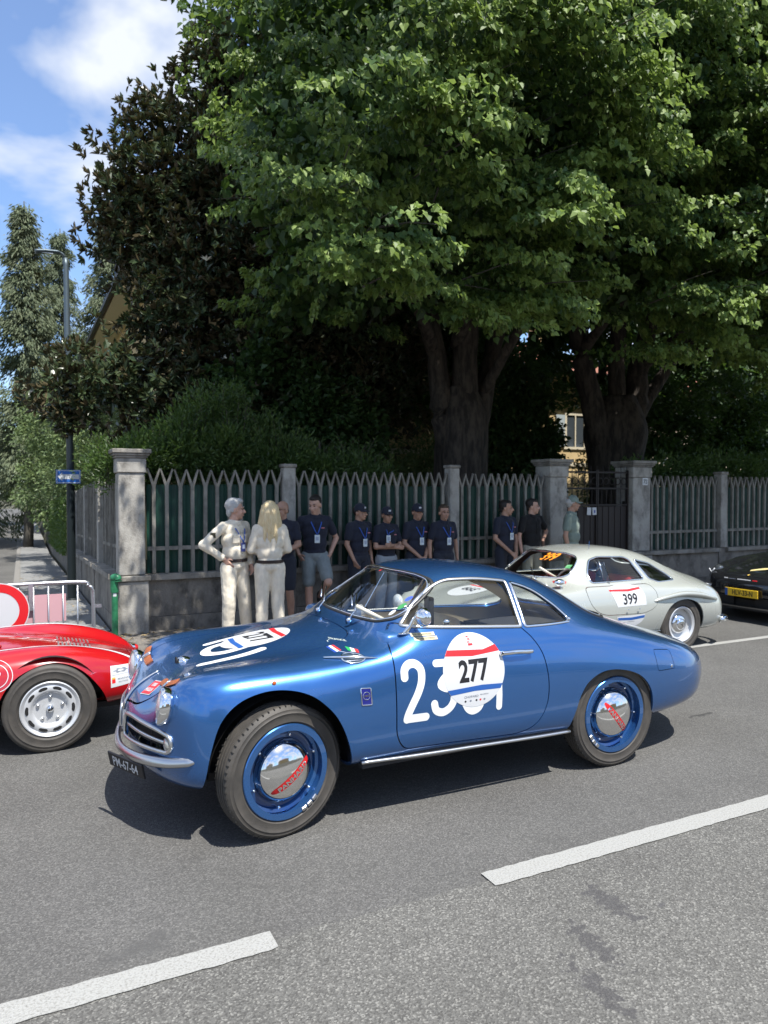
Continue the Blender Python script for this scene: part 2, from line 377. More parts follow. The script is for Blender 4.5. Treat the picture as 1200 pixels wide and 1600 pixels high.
def decal(s, name, V, F, mat, parent, mode='xz', cond=side_cond, off=.0015, near=True, mx=.025):
    """flat artwork laid onto the skin; for mode xw the second coordinate may change sign across the centre line"""
    V, F = sub2d(V, F, mx)
    if mode == 'xw':
        Q, _ = on_surf(s, [(x, abs(y)) for x, y in V], mode, cond, off, False); Q = [Vector((q.x, math.copysign(q.y, y) if abs(y) > 1e-6 else 0, q.z)) for q, (x, y) in zip(Q, V)]
    else: Q, _ = on_surf(s, V, mode, cond, off, near)
    o = raw(name, Q, F, mat, parent, smooth=True)
    bm = bmesh.new(); bm.from_mesh(o.data); up = Vector((0, 0, 1)) if mode == 'xw' else Vector((0, -1 if near else 1, 0))
    for f in bm.faces:
        if f.normal.dot(up) < 0: f.normal_flip()
    bm.to_mesh(o.data); bm.free(); return o
def trim(s, name, poly, mode, cond, r, mat, parent, near=True, flat=.6, off=.0, closed=True, step=.02):
    pts = dens(poly, step) if closed else poly; Q, N = on_surf(s, pts, mode, cond, off, near)
    return MB().tube(Q, r, 6, closed=closed, flat=flat, up=N).build(name, mat, parent, smooth=True)
# ------------------------------------------------------------------ ground, road, pavement
def zs(t): # the side street runs gently downhill, then levels out
    return -.03*max(0, min(t, 32)-10) + (.012*(t-32) if t > 32 else 0)
def asphalt(name, base, dark, stone, big=(.84, 1.14), patch=None):
    m = mk(name, base, .85); t = m.node_tree; b = t.nodes['Principled BSDF']; n = t.nodes; l = t.links.new
    tc = n.new('ShaderNodeTexCoord')
    vo = n.new('ShaderNodeTexVoronoi'); vo.inputs['Scale'].default_value = 150; vo.inputs['Randomness'].default_value = 1; l(tc.outputs['Object'], vo.inputs['Vector'])
    wn = n.new('ShaderNodeSeparateColor'); l(vo.outputs['Color'], wn.inputs[0])
    r1 = n.new('ShaderNodeValToRGB'); e = r1.color_ramp.elements; e[0].position = 0; e[0].color = (*dark, 1); e[1].position = 1; e[1].color = (*stone, 1)
    q = e.new(.45); q.color = (*base, 1); q = e.new(.86); q.color = (*[c*1.35 for c in base], 1); q = e.new(.93); q.color = (*stone, 1)
    l(wn.outputs[0], r1.inputs[0])
    n2 = n.new('ShaderNodeTexNoise'); n2.inputs['Scale'].default_value = .9; n2.inputs['Detail'].default_value = 8; n2.inputs['Roughness'].default_value = .65; l(tc.outputs['Object'], n2.inputs['Vector'])
    mr = n.new('ShaderNodeMapRange'); mr.inputs[1].default_value = .3; mr.inputs[2].default_value = .7; mr.inputs[3].default_value = big[0]; mr.inputs[4].default_value = big[1]; l(n2.outputs['Fac'], mr.inputs[0])
    mm = n.new('ShaderNodeMix'); mm.data_type = 'RGBA'; mm.blend_type = 'MULTIPLY'; mm.inputs[0].default_value = 1; l(r1.outputs[0], mm.inputs[6]); l(mr.outputs[0], mm.inputs[7]); out = mm.outputs[2]
    if patch:
        for (cx, cy, a, b_, sc, th, col) in patch:
            mp = n.new('ShaderNodeMapping'); mp.inputs['Location'].default_value = (-cx/a, -cy/b_, 0); mp.inputs['Scale'].default_value = (1/a, 1/b_, 0); l(tc.outputs['Object'], mp.inputs[0])
            ln = n.new('ShaderNodeVectorMath'); ln.operation = 'LENGTH'; l(mp.outputs[0], ln.inputs[0])
            n3 = n.new('ShaderNodeTexNoise'); n3.inputs['Scale'].default_value = sc; n3.inputs['Detail'].default_value = 6; l(tc.outputs['Object'], n3.inputs['Vector'])
            ad = n.new('ShaderNodeMath'); ad.operation = 'MULTIPLY_ADD'; ad.inputs[1].default_value = 4.2; l(n3.outputs['Fac'], ad.inputs[0]); l(ln.outputs['Value'], ad.inputs[2])
            m2 = n.new('ShaderNodeMapRange'); m2.inputs[1].default_value = th; m2.inputs[2].default_value = th+.35; m2.inputs[3].default_value = .72; m2.inputs[4].default_value = 0; l(ad.outputs[0], m2.inputs[0])
            mx = n.new('ShaderNodeMix'); mx.data_type = 'RGBA'; mx.inputs[7].default_value = (*col, 1); l(m2.outputs[0], mx.inputs[0]); l(out, mx.inputs[6]); out = mx.outputs[2]
    l(out, b.inputs['Base Color'])
    bp = n.new('ShaderNodeBump'); bp.inputs['Strength'].default_value = .55; bp.inputs['Distance'].default_value = .004; l(vo.outputs['Distance'], bp.inputs['Height']); l(bp.outputs[0], b.inputs['Normal'])
    return m
A_FAR = asphalt('asphalt_smooth', (.084, .082, .078), (.062, .061, .058), (.140, .137, .129), patch=[(.4, 3.0, .25, .12, 3.2, 2.2, (.07, .069, .067)), (4.93, 4.17, .20, .035, 9, 2.55, (.02, .02, .02)), (-.2, 3.4, .12, .35, 3.2, 2.3, (.065, .064, .06))])
A_NEAR = asphalt('asphalt_coarse', (.098, .096, .089), (.062, .060, .056), (.20, .196, .18), patch=[(2.30, 2.42, .05, .15, 24, 2.9, (.05, .048, .05)), (2.03, 2.22, .05, .16, 26, 2.75, (.05, .048, .05)), (1.86, 2.0, .05, .2, 26, 2.7, (.05, .048, .05)), (2.5, 2.3, .05, .03, 9, 2.6, (.07, .068, .07)), (1.15, 1.95, .3, .015, 6, 2.9, (.08, .078, .075))])
A_SIDE = asphalt('asphalt_side', (.085, .082, .076), (.055, .053, .05), (.2, .19, .17), (.75, 1.15)); PAVE = asphalt('pavement_asphalt', (.16, .145, .125), (.09, .08, .07), (.25, .22, .19), (.6, 1.2))
EARTH = mk('earth', (.045, .05, .025), .95, col2=(.08, .07, .045), scale=3, bump=.6, bscale=12)
def sheet(name, xs, ys, z, mat, wob=0):
    V = []; F = []; rg = random.Random(3)
    for j, y in enumerate(ys):
        for i, x in enumerate(xs): V.append((x, y+(rg.uniform(-wob, wob) if wob and j in (0,) else 0), z(x, y) if callable(z) else z))
    n = len(xs)
    for j in range(len(ys)-1):
        for i in range(n-1): F.append((j*n+i, j*n+i+1, (j+1)*n+i+1, (j+1)*n+i))
    return set_tag(raw(name, V, F, mat), kind='structure')
def zg(x, y): return -.05 if y < 9 else min(-.05, zs(y)-.05)
sheet('ground', [-900, -60, -6, -.2, 1.05, 1.35, 16, 60, 900], [-900, -30, 8.5, 9.99, 12, 20, 32, 90, 1500], lambda x, y: zg(x, y)-.1 if -8 < x < 1.1 else (-.05 if y < 500 else -.05), EARTH)
set_tag(raw('road', [(-80, 2.80, 0), (120, 2.80, 0), (120, 8.2, 0), (-80, 8.2, 0)], [(0, 1, 2, 3)], A_FAR), kind='structure')
# the near lane is an older, coarser course with a ragged joint along the centre line
xs = list(np.arange(-12, 24, .12)); rg = random.Random(5); up = [2.80+rg.uniform(-.012, .012)+.012*math.sin(x*1.7) for x in xs]
V = [(-80, -6, .0), (-80, 2.80, .0)]+[]; top = [(-80, 2.81, .003)]+[(x, y, .003) for x, y in zip(xs, up)]+[(120, 2.81, .003)]; bot = [(x, -6, .003) for x, _, _ in top]
n = len(top); set_tag(raw('near_lane', bot+top, [(i, i+1, n+i+1, n+i) for i in range(n-1)], A_NEAR), kind='structure')
tys = [8.2, 9, 10, 12, 14, 18, 22, 27, 32, 45, 70, 90]
sheet('side_street', [-7.2, -3, -.08], tys, lambda x, y: .002+zs(y), A_SIDE)
sheet('side_pavement', [-.06, .5, 1.02], tys[2:], lambda x, y: .03+zs(y), asphalt('pavement_grey', (.20, .20, .195), (.13, .13, .125), (.28, .28, .27), (.7, 1.1)))
sheet('pavement', [-.06, .5, 1.02, 5, 40, 120], [8.33, 9, 10], lambda x, y: .02, PAVE)
sheet('far_pavement', [-80, 120], [-9.5, -6.1], .1, PAVE); sheet('pavement_beyond', [-80, -7.3], [8.33, 10.5], .05, PAVE)
GRAN = mk('granite', (.16, .15, .135), .8, col2=(.22, .21, .195), scale=40, bump=.3, bscale=120)
kb = thing('kerb', 'row of grey granite kerb stones along the far edge of the road', 'kerb', (0, 0, 0)); kb['kind'] = 'structure'; del kb['category']
k0 = None
for i in range(42):
    x = -.05+i*1.0
    if k0 is None: k0 = MB().rbox(.004, .996, 8.2, 8.33, -.05, .028, .008, 1).build('kerb_stone', GRAN, kb); o = k0
    else: o = k0.copy(); link(o, kb)
    o.location = (x, random.uniform(-.004, .004), random.uniform(-.003, .002))
ks = thing('side_kerb', 'grey granite kerb stones along the side street', 'kerb'); ks['kind'] = 'structure'; del ks['category']
for i in range(30):
    o = MB().rbox(-.10, -.004+.04, 0, .99, -.1, .05, .008, 1).build('kerb_stone', GRAN, ks) if i == 0 else link(k1.copy(), ks)
    if i == 0: k1 = o
    y = 9.0+i; o.location = (-.06, y, zs(y)); o.rotation_euler = (math.atan2(zs(y+1)-zs(y), 1), 0, 0)
# lane marking: two dashes of worn thermoplastic
PAINT = mk('road_paint', (.325, .325, .31), .7, col2=(.17, .165, .15), scale=110, lo=.47, hi=.74, bump=.5, bscale=220, detail=8)
def dash(x0, x1, label):
    mb = MB(); n = 80; rg = random.Random(int(x0*100)); V = []; F = []
    for i in range(n+1):
        x = x0+(x1-x0)*i/n; sk = .0
        V += [(x+.0, 2.742+rg.uniform(-.004, .004), .0035+.0045), (x, 2.866+rg.uniform(-.004, .004), .008)]
    for i in range(n): F.append((2*i, 2*i+2, 2*i+3, 2*i+1))
    for i in (0, n): V[2*i] = (V[2*i][0]+.0, V[2*i][1]+.006, V[2*i][2])
    return set_tag(raw('lane_marking', V, F, PAINT), label, 'road marking', 'white centre line dashes')
dash(-2.1, .895, 'worn white dash of the centre line at lower left, ending below the front wheel'); dash(1.925, 4.95, 'worn white dash of the centre line running off the right edge')
dash(5.95, 8.95, 'white dash of the centre line beyond the right edge of the picture')
# leaf litter on the shaded pavement
LIT = mk('dry_leaf', (.20, .14, .07), .8, col2=(.34, .26, .13), scale=30)
V = []; F = []
for i in range(1500):
    x, y = (random.uniform(.9, 9), 9.72-abs(random.gauss(0, .45))) if i < 900 else (random.uniform(-.02, 1.0), random.uniform(9, 20))
    if i > 1300: x, y = random.uniform(-.9, -.12), random.uniform(8.6, 18)
    z = (.026 if y < 10 else .034)+(zs(y) if y > 10 else 0); a = random.uniform(0, TAU); s_ = random.uniform(.012, .034); b = len(V)
    for k, (u, v) in enumerate(((-1, 0), (0, -.5), (1, 0), (0, .5))): V.append((x+s_*(u*math.cos(a)-v*math.sin(a)), y+s_*(u*math.sin(a)+v*math.cos(a)), z+random.uniform(0, .012)))
    F.append((b, b+1, b+2, b+3))
set_tag(raw('leaf_litter', V, F, LIT), 'dry brown leaves scattered on the pavement at the foot of the wall', 'leaf litter', kind='stuff')
# ------------------------------------------------------------------ fence
def concrete(name, c1, c2, c3):
    m = mk(name, c1, .9, col2=c2, scale=3.2, lo=.38, hi=.66, bump=.5, bscale=70, detail=9); t = m.node_tree; n = t.nodes; l = t.links.new; b = n['Principled BSDF']
    src = b.inputs['Base Color'].links[0].from_socket; tc = n.new('ShaderNodeTexCoord')
    oi = n.new('ShaderNodeObjectInfo'); va = n.new('ShaderNodeVectorMath'); va.operation = 'MULTIPLY_ADD'; va.inputs[1].default_value = (13, 7, 19); l(oi.outputs['Random'], va.inputs[0]); l(tc.outputs['Object'], va.inputs[2]); mp = n.new('ShaderNodeMapping'); mp.inputs['Scale'].default_value = (3.2, 3.2, 1.9); l(va.outputs[0], mp.inputs[0])
    ns = n.new('ShaderNodeTexNoise'); ns.inputs['Scale'].default_value = 1.6; ns.inputs['Detail'].default_value = 8; ns.inputs['Roughness'].default_value = .7; l(mp.outputs[0], ns.inputs['Vector'])
    r = n.new('ShaderNodeMapRange'); r.inputs[1].default_value = .47; r.inputs[2].default_value = .68; r.inputs[3].default_value = 0; r.inputs[4].default_value = .85; l(ns.outputs['Fac'], r.inputs[0])
    mx = n.new('ShaderNodeMix'); mx.data_type = 'RGBA'; mx.inputs[7].default_value = (*c3, 1); l(r.outputs[0], mx.inputs[0]); l(src, mx.inputs[6]); l(mx.outputs[2], b.inputs['Base Color']); return m
CON = concrete('old_concrete', (.30, .28, .245), (.20, .185, .16), (.075, .07, .06)); CON2 = concrete('pillar_concrete', (.40, .38, .34), (.29, .275, .245), (.11, .10, .088))
CON3 = concrete('wall_concrete', (.24, .22, .19), (.15, .138, .12), (.055, .05, .044)); PICK = concrete('picket_concrete', (.27, .255, .22), (.18, .168, .145), (.08, .074, .063))
GREEN = mk('green_sheet', (.010, .060, .040), .5, col2=(.008, .044, .032), scale=4); IRON = mk('brown_iron', (.022, .017, .015), .55, .3)
TF = 9.83
def pillar(x0, x1, y0, y1, h, label, cap=True, base=.75, z0=0, mat=None):
    t = thing('fence_pillar', label, 'pillar', ((x0+x1)/2, (y0+y1)/2, z0), group='concrete pillars of the fence'); w, d = (x1-x0)/2, (y1-y0)/2
    MB().rbox(-w-.035, w+.035, -d-.035, d+.035, 0, base-.07, .012, 1).build('pillar_base', CON2, t)
    MB().rbox(-w, w, -d, d, base+.005, h-(.30 if cap else .0), .012, 1).build('pillar_shaft', CON2, t)
    MB().rbox(-w-.06, w+.06, -d-.06, d+.06, base-.068, base, .01, 1).build('pillar_ledge', CON, t)
    if cap:
        MB().rbox(-w-.018, w+.018, -d-.018, d+.018, h-.298, h-.115, .01, 1).build('pillar_neck', CON2, t)
        mb = MB(); 
        for i, (e, za, zb) in enumerate(((.035, -.112, -.085), (.055, -.083, -.055), (.075, -.053, 0))): mb.rbox(-w-e, w+e, -d-e, d+e, h+za, h+zb, .008, 1)
        mb.build('pillar_cap', CON, t)
    return t
pillar(1.10, 1.42, 9.72, 10.05, 2.35, 'weathered corner pillar with a moulded cap at the left end of the fence')
pillar(7.88, 8.24, 9.72, 10.08, 2.36, 'grey gate pillar on the left side of the iron gate')
PR = pillar(9.74, 10.16, 9.74, 10.16, 2.37, 'grey gate pillar on the right side of the gate, with the house number')
def post(x, label, h=2.2):
    t = thing('fence_post', label, 'fence post', (x, TF, 0), group='plain concrete posts between fence sections')
    MB().rbox(-.094, .094, -.058, .10, -.02, .745, .008, 1).build('post_base', CON3, t); MB().rbox(-.085, .085, -.09, .09, .75, h-.05, .01, 1).build('post_shaft', CON2, t); MB().rbox(-.10, .10, -.105, .105, h-.05, h, .01, 1).build('post_cap', CON, t)
post(3.36, 'plain concrete fence post behind the bald man, top lost in the shrub'); post(6.04, 'plain concrete fence post left of the first big tree trunk', 2.23); post(12.08, 'plain concrete fence post in the right-hand run of fence'); post(14.6, 'plain concrete fence post at the far right edge', 2.2)
def picket_mesh():
    mb = MB(); w, d = .021, .021
    mb.box(-w, w, -d, d, 0, 1.17)
    for sg in (-1, 1): mb.add([(sg*-.016, -d+.002, 1.13), (sg*.022, -d+.002, 1.13), (sg*.0785, -d+.002, 1.345), (sg*.066, -d+.002, 1.36), (sg*-.016, d-.002, 1.13), (sg*.022, d-.002, 1.13), (sg*.0785, d-.002, 1.345), (sg*.066, d-.002, 1.36)], [(0, 1, 2, 3), (7, 6, 5, 4), (0, 4, 5, 1), (1, 5, 6, 2), (2, 6, 7, 3), (3, 7, 4, 0)])
    return mb
PK = [None]
def section(x0, x1, label, group='concrete picket fence panels', sideways=False, n=None, z=lambda d: 0, green=True):
    """x0..x1 along the run; sideways runs go along +Y at x = 1.2"""
    t = thing('picket_fence', label, 'fence', (1.2, x0, z(0)) if sideways else (x0, TF, 0), R(90) if sideways else 0, group)
    Lg = x1-x0; n = n or max(2, round(Lg/.155)); st = Lg/n; sl = (z(Lg)-z(0))/Lg
    if PK[0] is None: PK[0] = picket_mesh().build('picket', PICK, t).data; bpy.data.objects.remove(bpy.data.objects['picket'])
    for i in range(n):
        o = bpy.data.objects.new('picket', PK[0]); link(o, t); x = (i+.5)*st; o.location = (x, random.uniform(-.008, .008), .752+sl*x+random.uniform(-.012, .006)); o.scale = (st/.155, 1, 1); o.rotation_euler = (random.uniform(-.008, .008), random.uniform(-.010, .010), random.uniform(-.05, .05))
    for zz in (1.055,):
        mb = MB(); mb.add([(0, -.018, zz), (Lg, -.018, zz+sl*Lg), (Lg, .018, zz+sl*Lg), (0, .018, zz), (0, -.018, zz+.05), (Lg, -.018, zz+.05+sl*Lg), (Lg, .018, zz+.05+sl*Lg), (0, .018, zz+.05)], [(0, 3, 2, 1), (4, 5, 6, 7), (0, 1, 5, 4), (1, 2, 6, 5), (2, 3, 7, 6), (3, 0, 4, 7)]); mb.build('rail', PICK, t)
    if green:
        k = max(1, round(Lg/.9)); w = Lg/k
        for i in range(k):
            mb = MB(); m_ = 9
            V = []; F = []
            for j in range(m_*4+1):
                xx = i*w+.006+(w-.012)*j/(m_*4); yy = .075+.008*(1 if (j % 4) in (1, 2) else 0)+.004*(i % 2); V += [(xx, yy, .755), (xx, yy, 1.905+.01*math.sin(i*2.1))]
            for j in range(m_*4): F.append((2*j, 2*j+2, 2*j+3, 2*j+1))
            raw('sheet_panel', V, F, GREEN, t)
    # plinth: wall stones and coping
    nb = max(1, round(Lg/1.3)); w = Lg/nb
    for i in range(nb):
        for (y0, y1, za, zb, nm, mt) in ((-.06, .14, -.02, .20, 'plinth_stone', CON3), (-.045, .14, .206, .672, 'plinth_stone', CON3), (-.115, .19, .68, .75, 'coping_stone', CON)):
            e = .004; a, b = i*w+e, (i+1)*w-e; dz0, dz1 = sl*a, sl*b; jy = random.uniform(-.004, .004)
            MB().add([(a, y0+jy, za+dz0), (b, y0+jy, za+dz1), (b, y1, za+dz1), (a, y1, za+dz0), (a, y0+jy, zb+dz0), (b, y0+jy, zb+dz1), (b, y1, zb+dz1), (a, y1, zb+dz0)], [(0, 3, 2, 1), (4, 5, 6, 7), (0, 1, 5, 4), (1, 2, 6, 5), (2, 3, 7, 6), (3, 0, 4, 7)]).build(nm, mt, t)
    return t
section(1.46, 3.27, 'grey concrete picket fence panel right of the corner pillar, under the shrub', n=11)
section(3.45, 5.94, 'grey concrete picket fence panel with green sheets behind the caps-wearing men', n=16)
section(6.14, 7.84, 'grey concrete picket fence panel left of the gate pillar', n=11)
section(10.20, 11.98, 'grey concrete picket fence panel right of the gate', n=12)
section(12.18, 14.50, 'grey concrete picket fence panel right of the fourth post', n=15); section(14.70, 19, 'grey concrete picket fence panel at the far right edge', n=28)
for i, (a, b, lb) in enumerate(((10.08, 12.6, 'near stretch of picket fence along the side street by the corner pillar'), (12.8, 15.4, 'second stretch of picket fence along the side street, behind the lamp post'), (15.6, 18.4, 'far stretch of picket fence along the side street, before the hedge'))):
    section(a, b, lb, 'fence panels along the side street', True, z=lambda d, a=a: zs(a+d)-zs(10), green=False)
for y in (12.7, 15.5, 18.5):
    t = thing('fence_post', 'slim concrete post in the side street fence, %s' % {12.7: 'nearest the corner', 15.5: 'behind the lamp post', 18.5: 'beside the clipped hedge'}[y], 'fence post', (1.2, y, zs(y))); MB().rbox(-.09, .09, -.085, .085, 0, 2.1, .01, 1).build('post_shaft', CON2, t)
# low wall going on below the hedge
mw = thing('garden_wall', 'low pale wall below the hedge along the side street', 'wall', (1.2, 18.6, 0))
for i in range(16):
    y = i*1.3; MB().box(-.08, .1, y+.004, y+1.296, zs(18.6+y)-.1, zs(18.6+y)+.72).build('wall_stone', CON3, mw)
# ------------------------------------------------------------------ gate
g = thing('iron_gate', 'dark brown wrought iron gate with ribbed sheet below and scrolls above', 'gate', (8.28, TF+.02, 0))
W_ = 1.43
for i in range(20):
    x = .02+i*(W_-.04)/20; MB().box(x+.003, x+(W_-.04)/20-.003, -.006+.008*(i % 2), .012, .12, 1.56).build('gate_slat', mk('gate_sheet', (.026, .019, .016), .6), g)
mb = MB()
for z in (.1, .42, 1.57, 1.86, 2.14): mb.box(.0, W_, -.02, .02, z, z+.03)
for x in (0, W_/2-.03, W_/2+.005, W_-.025): mb.box(x, x+.025, -.025, .022, .08, 2.2)
mb.build('gate_frame', IRON, g)
for i in range(13):
    x = .06+i*.11; MB().tube([(x, 0, 1.6), (x, 0, 1.86)], .007, 5).build('gate_bar', IRON, g)
for i in range(10):
    x = .10+i*.138; MB().tube([(x+.055*math.cos(TAU*k/14), 0, 2.0+.06*math.sin(TAU*k/14)) for k in range(14)], .007, 5, closed=True).build('scroll', IRON, g)
    MB().tube([(x+.069, 0, 1.86), (x+.069, 0, 2.26)], .006, 5).cyl(.0, 2.26, 2.32, 6, T=Matrix.Translation((x+.069, 0, 0))).build('gate_bar', IRON, g)
for i, (x, nm, lb) in enumerate(((.52, 'notice', 'white paper notice taped to the iron gate, left of the pair'), (.64, 'notice', 'white paper notice with a dark mark taped to the gate, right of the pair'))):
    o = MB().box(-.045, .045, -.003, 0, -.065, .065).build(nm, WHITE); o.location = (8.28+x, TF-.012, 1.48); o.rotation_euler = (0, R(3)*(-1)**i, 0); set_tag(o, lb, 'notice', 'paper notices on the gate')
    if i: MB().box(-.012, .02, -.0045, -.0035, -.03, .02).build('print', mk('blue_print', (.05, .08, .3), .5), o)
o = MB().rbox(-.065, .065, -.006, 0, -.065, .065, .003, 1).build('house_number', WHITE); o.location = (10.02, 9.738, 2.0); set_tag(o, 'small white house number plate on the right gate pillar', 'number plate')
flat_text('lettering', '72', .075, INK, o, Matrix(((1, 0, 0, 0), (0, 0, -1, -.0075), (0, 1, 0, 0), (0, 0, 0, 1))), .02, .9)
o = MB().rbox(-.02, 0, -.06, .06, -.15, .15, .006, 1).box(-.024, -.02, -.03, .03, -.1, .02).build('intercom', DARKM); o.location = (9.738, 9.93, 1.5); set_tag(o, 'dark intercom box on the side of the right gate pillar', 'intercom')
# gate threshold
set_tag(MB().box(8.29, 9.70, 9.75, 10.1, -.03, .055).build('gate_step', CON), kind='structure')
# ------------------------------------------------------------------ street furniture
LG = mk('lamp_grey', (.10, .13, .15), .45, .5)
t = thing('street_lamp', 'slim grey street lamp with a flat curved head over the side street', 'street lamp', (.80, 14.1, zs(14.1)))
MB().cyl(.075, 0, 2.15, 12, r2=.07).rbox(-.10, .10, -.10, .10, 0, .06, .01, 1).build('lower_post', mk('black_green', (.012, .018, .02), .45, .3), t, smooth=40)
MB().tube([(0, 0, 2.15), (-.02, 0, 4), (-.035, 0, 5.9), (-.045, 0, 6.02)], [.062, .055, .045, .04], 10).build('pole', LG, t, smooth=True)
MB().tube(bez([(-.045, 0, 5.9), (-.06, 0, 6.04), (-.13, 0, 6.10), (-.30, 0, 6.10), (-.52, 0, 6.07)], 5, False), [.045]*6+[.05]*5+[.07]*5+[.085]*5, 10, flat=.45).build('lamp_head', LG, t, smooth=True)
MB().box(-.48, -.24, -.05, .05, 6.055, 6.066).build('lamp_lens', LENS, t)
SB_ = mk('sign_blue', (.02, .12, .42), .4)
o = MB().rbox(-.20, .20, -.01, 0, -.12, .12, .02, 2).build('arrow_sign', SB_); o.location = (.76, 13.99, 2.08); set_tag(o, 'blue rectangular one-way sign with a white left arrow on the black post', 'road sign')
raw('white_border', [(a, -.0115, b) for a, b in [(-.19, -.11), (.19, -.11), (.19, .11), (-.19, .11), (-.18, -.10), (.18, -.10), (.18, .10), (-.18, .10)]], [(0, 1, 5, 4), (1, 2, 6, 5), (2, 3, 7, 6), (3, 0, 4, 7)], WHITE, o)
raw('arrow', [(a, -.0125, b) for a, b in [(-.175, 0), (-.10, -.075), (-.10, .075), (-.10, -.042), (.17, -.042), (.17, .042), (-.10, .042)]], [(0, 1, 2), (3, 4, 5, 6)], WHITE, o)
# crowd barrier
ZN = mk('galvanised', (.50, .51, .52), .38, .9, bump=.1, bscale=200)
BX, BY = .62, 7.60
t = thing('crowd_barrier', 'galvanised crowd barrier with a rounded corner behind the red car', 'barrier', (BX, BY, 0))
MB().tube(bez([(-2.3, 0, .12), (-2.3, 0, .80), (-2.26, 0, .90), (-2.16, 0, .945), (-1, 0, .945), (-.14, 0, .945), (-.04, 0, .90), (0, 0, .80), (0, 0, .12)], 5, False), .019, 10).build('frame', ZN, t, smooth=True)
MB().tube([(-2.3, 0, .16), (0, 0, .16)], .016, 8).build('lower_rail', ZN, t, smooth=True)
for i in range(17): MB().tube([(-2.17+i*.127, 0, .16), (-2.17+i*.127, 0, .93)], .0075, 6).build('bar', ZN, t, smooth=True)
for x in (-2.1, -.1): MB().tube([(x, -.28, .02), (x, -.2, .12), (x, .2, .12), (x, .28, .02)], .014, 6).tube([(x, 0, .12), (x, 0, .17)], .014, 6).build('foot', ZN, t, smooth=True)
MB().box(.01, .075, -.012, .012, .69, .72).build('hook', ZN, t); MB().box(-.56, -.52, -.022, .022, .70, .95).build('clip', ZN, t)
PKP = mk('pink_panel', (.52, .30, .32), .6)
MB().box(-1.35, -.24, .012, .018, .58, .84).build('faded_panel', PKP, t)
t = thing('no_entry_sign', 'round white road-closed sign with a thick red border at the left edge', 'road sign', (-.19, 7.50, .725))
MB().cyl(.255, 0, .012, 64, 'Y').build('sign_disc', WHITE, t, smooth=40); MB().lathe([(.172, -.002), (.247, -.002), (.247, .0)], 64, 'Y').lathe([(.172, -.0022), (.172, .0)], 64, 'Y').build('red_ring', mk('sign_red', (.60, .015, .02), .35), t); MB().box(-.02, .02, .012, .06, -.2, .25).build('bracket', ZN, t)
# green pipe bollard
GP = mk('green_enamel', (.03, .20, .09), .35, col2=(.02, .13, .06), scale=20)
t = thing('green_standpipe', 'green painted standpipe with an elbow head beside the corner pillar', 'standpipe', (1.035, 9.62, 0))
MB().tube([(0, 0, 0), (0, 0, .70)], .038, 16).build('pipe', GP, t, smooth=40); MB().tube(bez([(-.005, 0, .60), (-.005, 0, .70), (-.01, 0, .745), (.03, -.02, .75), (.04, -.03, .70)], 4, False), .047, 14).lathe([(.050, .57), (.050, .60)], 14).build('pipe_head', GP, t, smooth=40)
MB().lathe([(.0388, .52), (.0388, .56)], 16, a0=-2.2, a1=-1.1).build('sticker', WHITE, t)
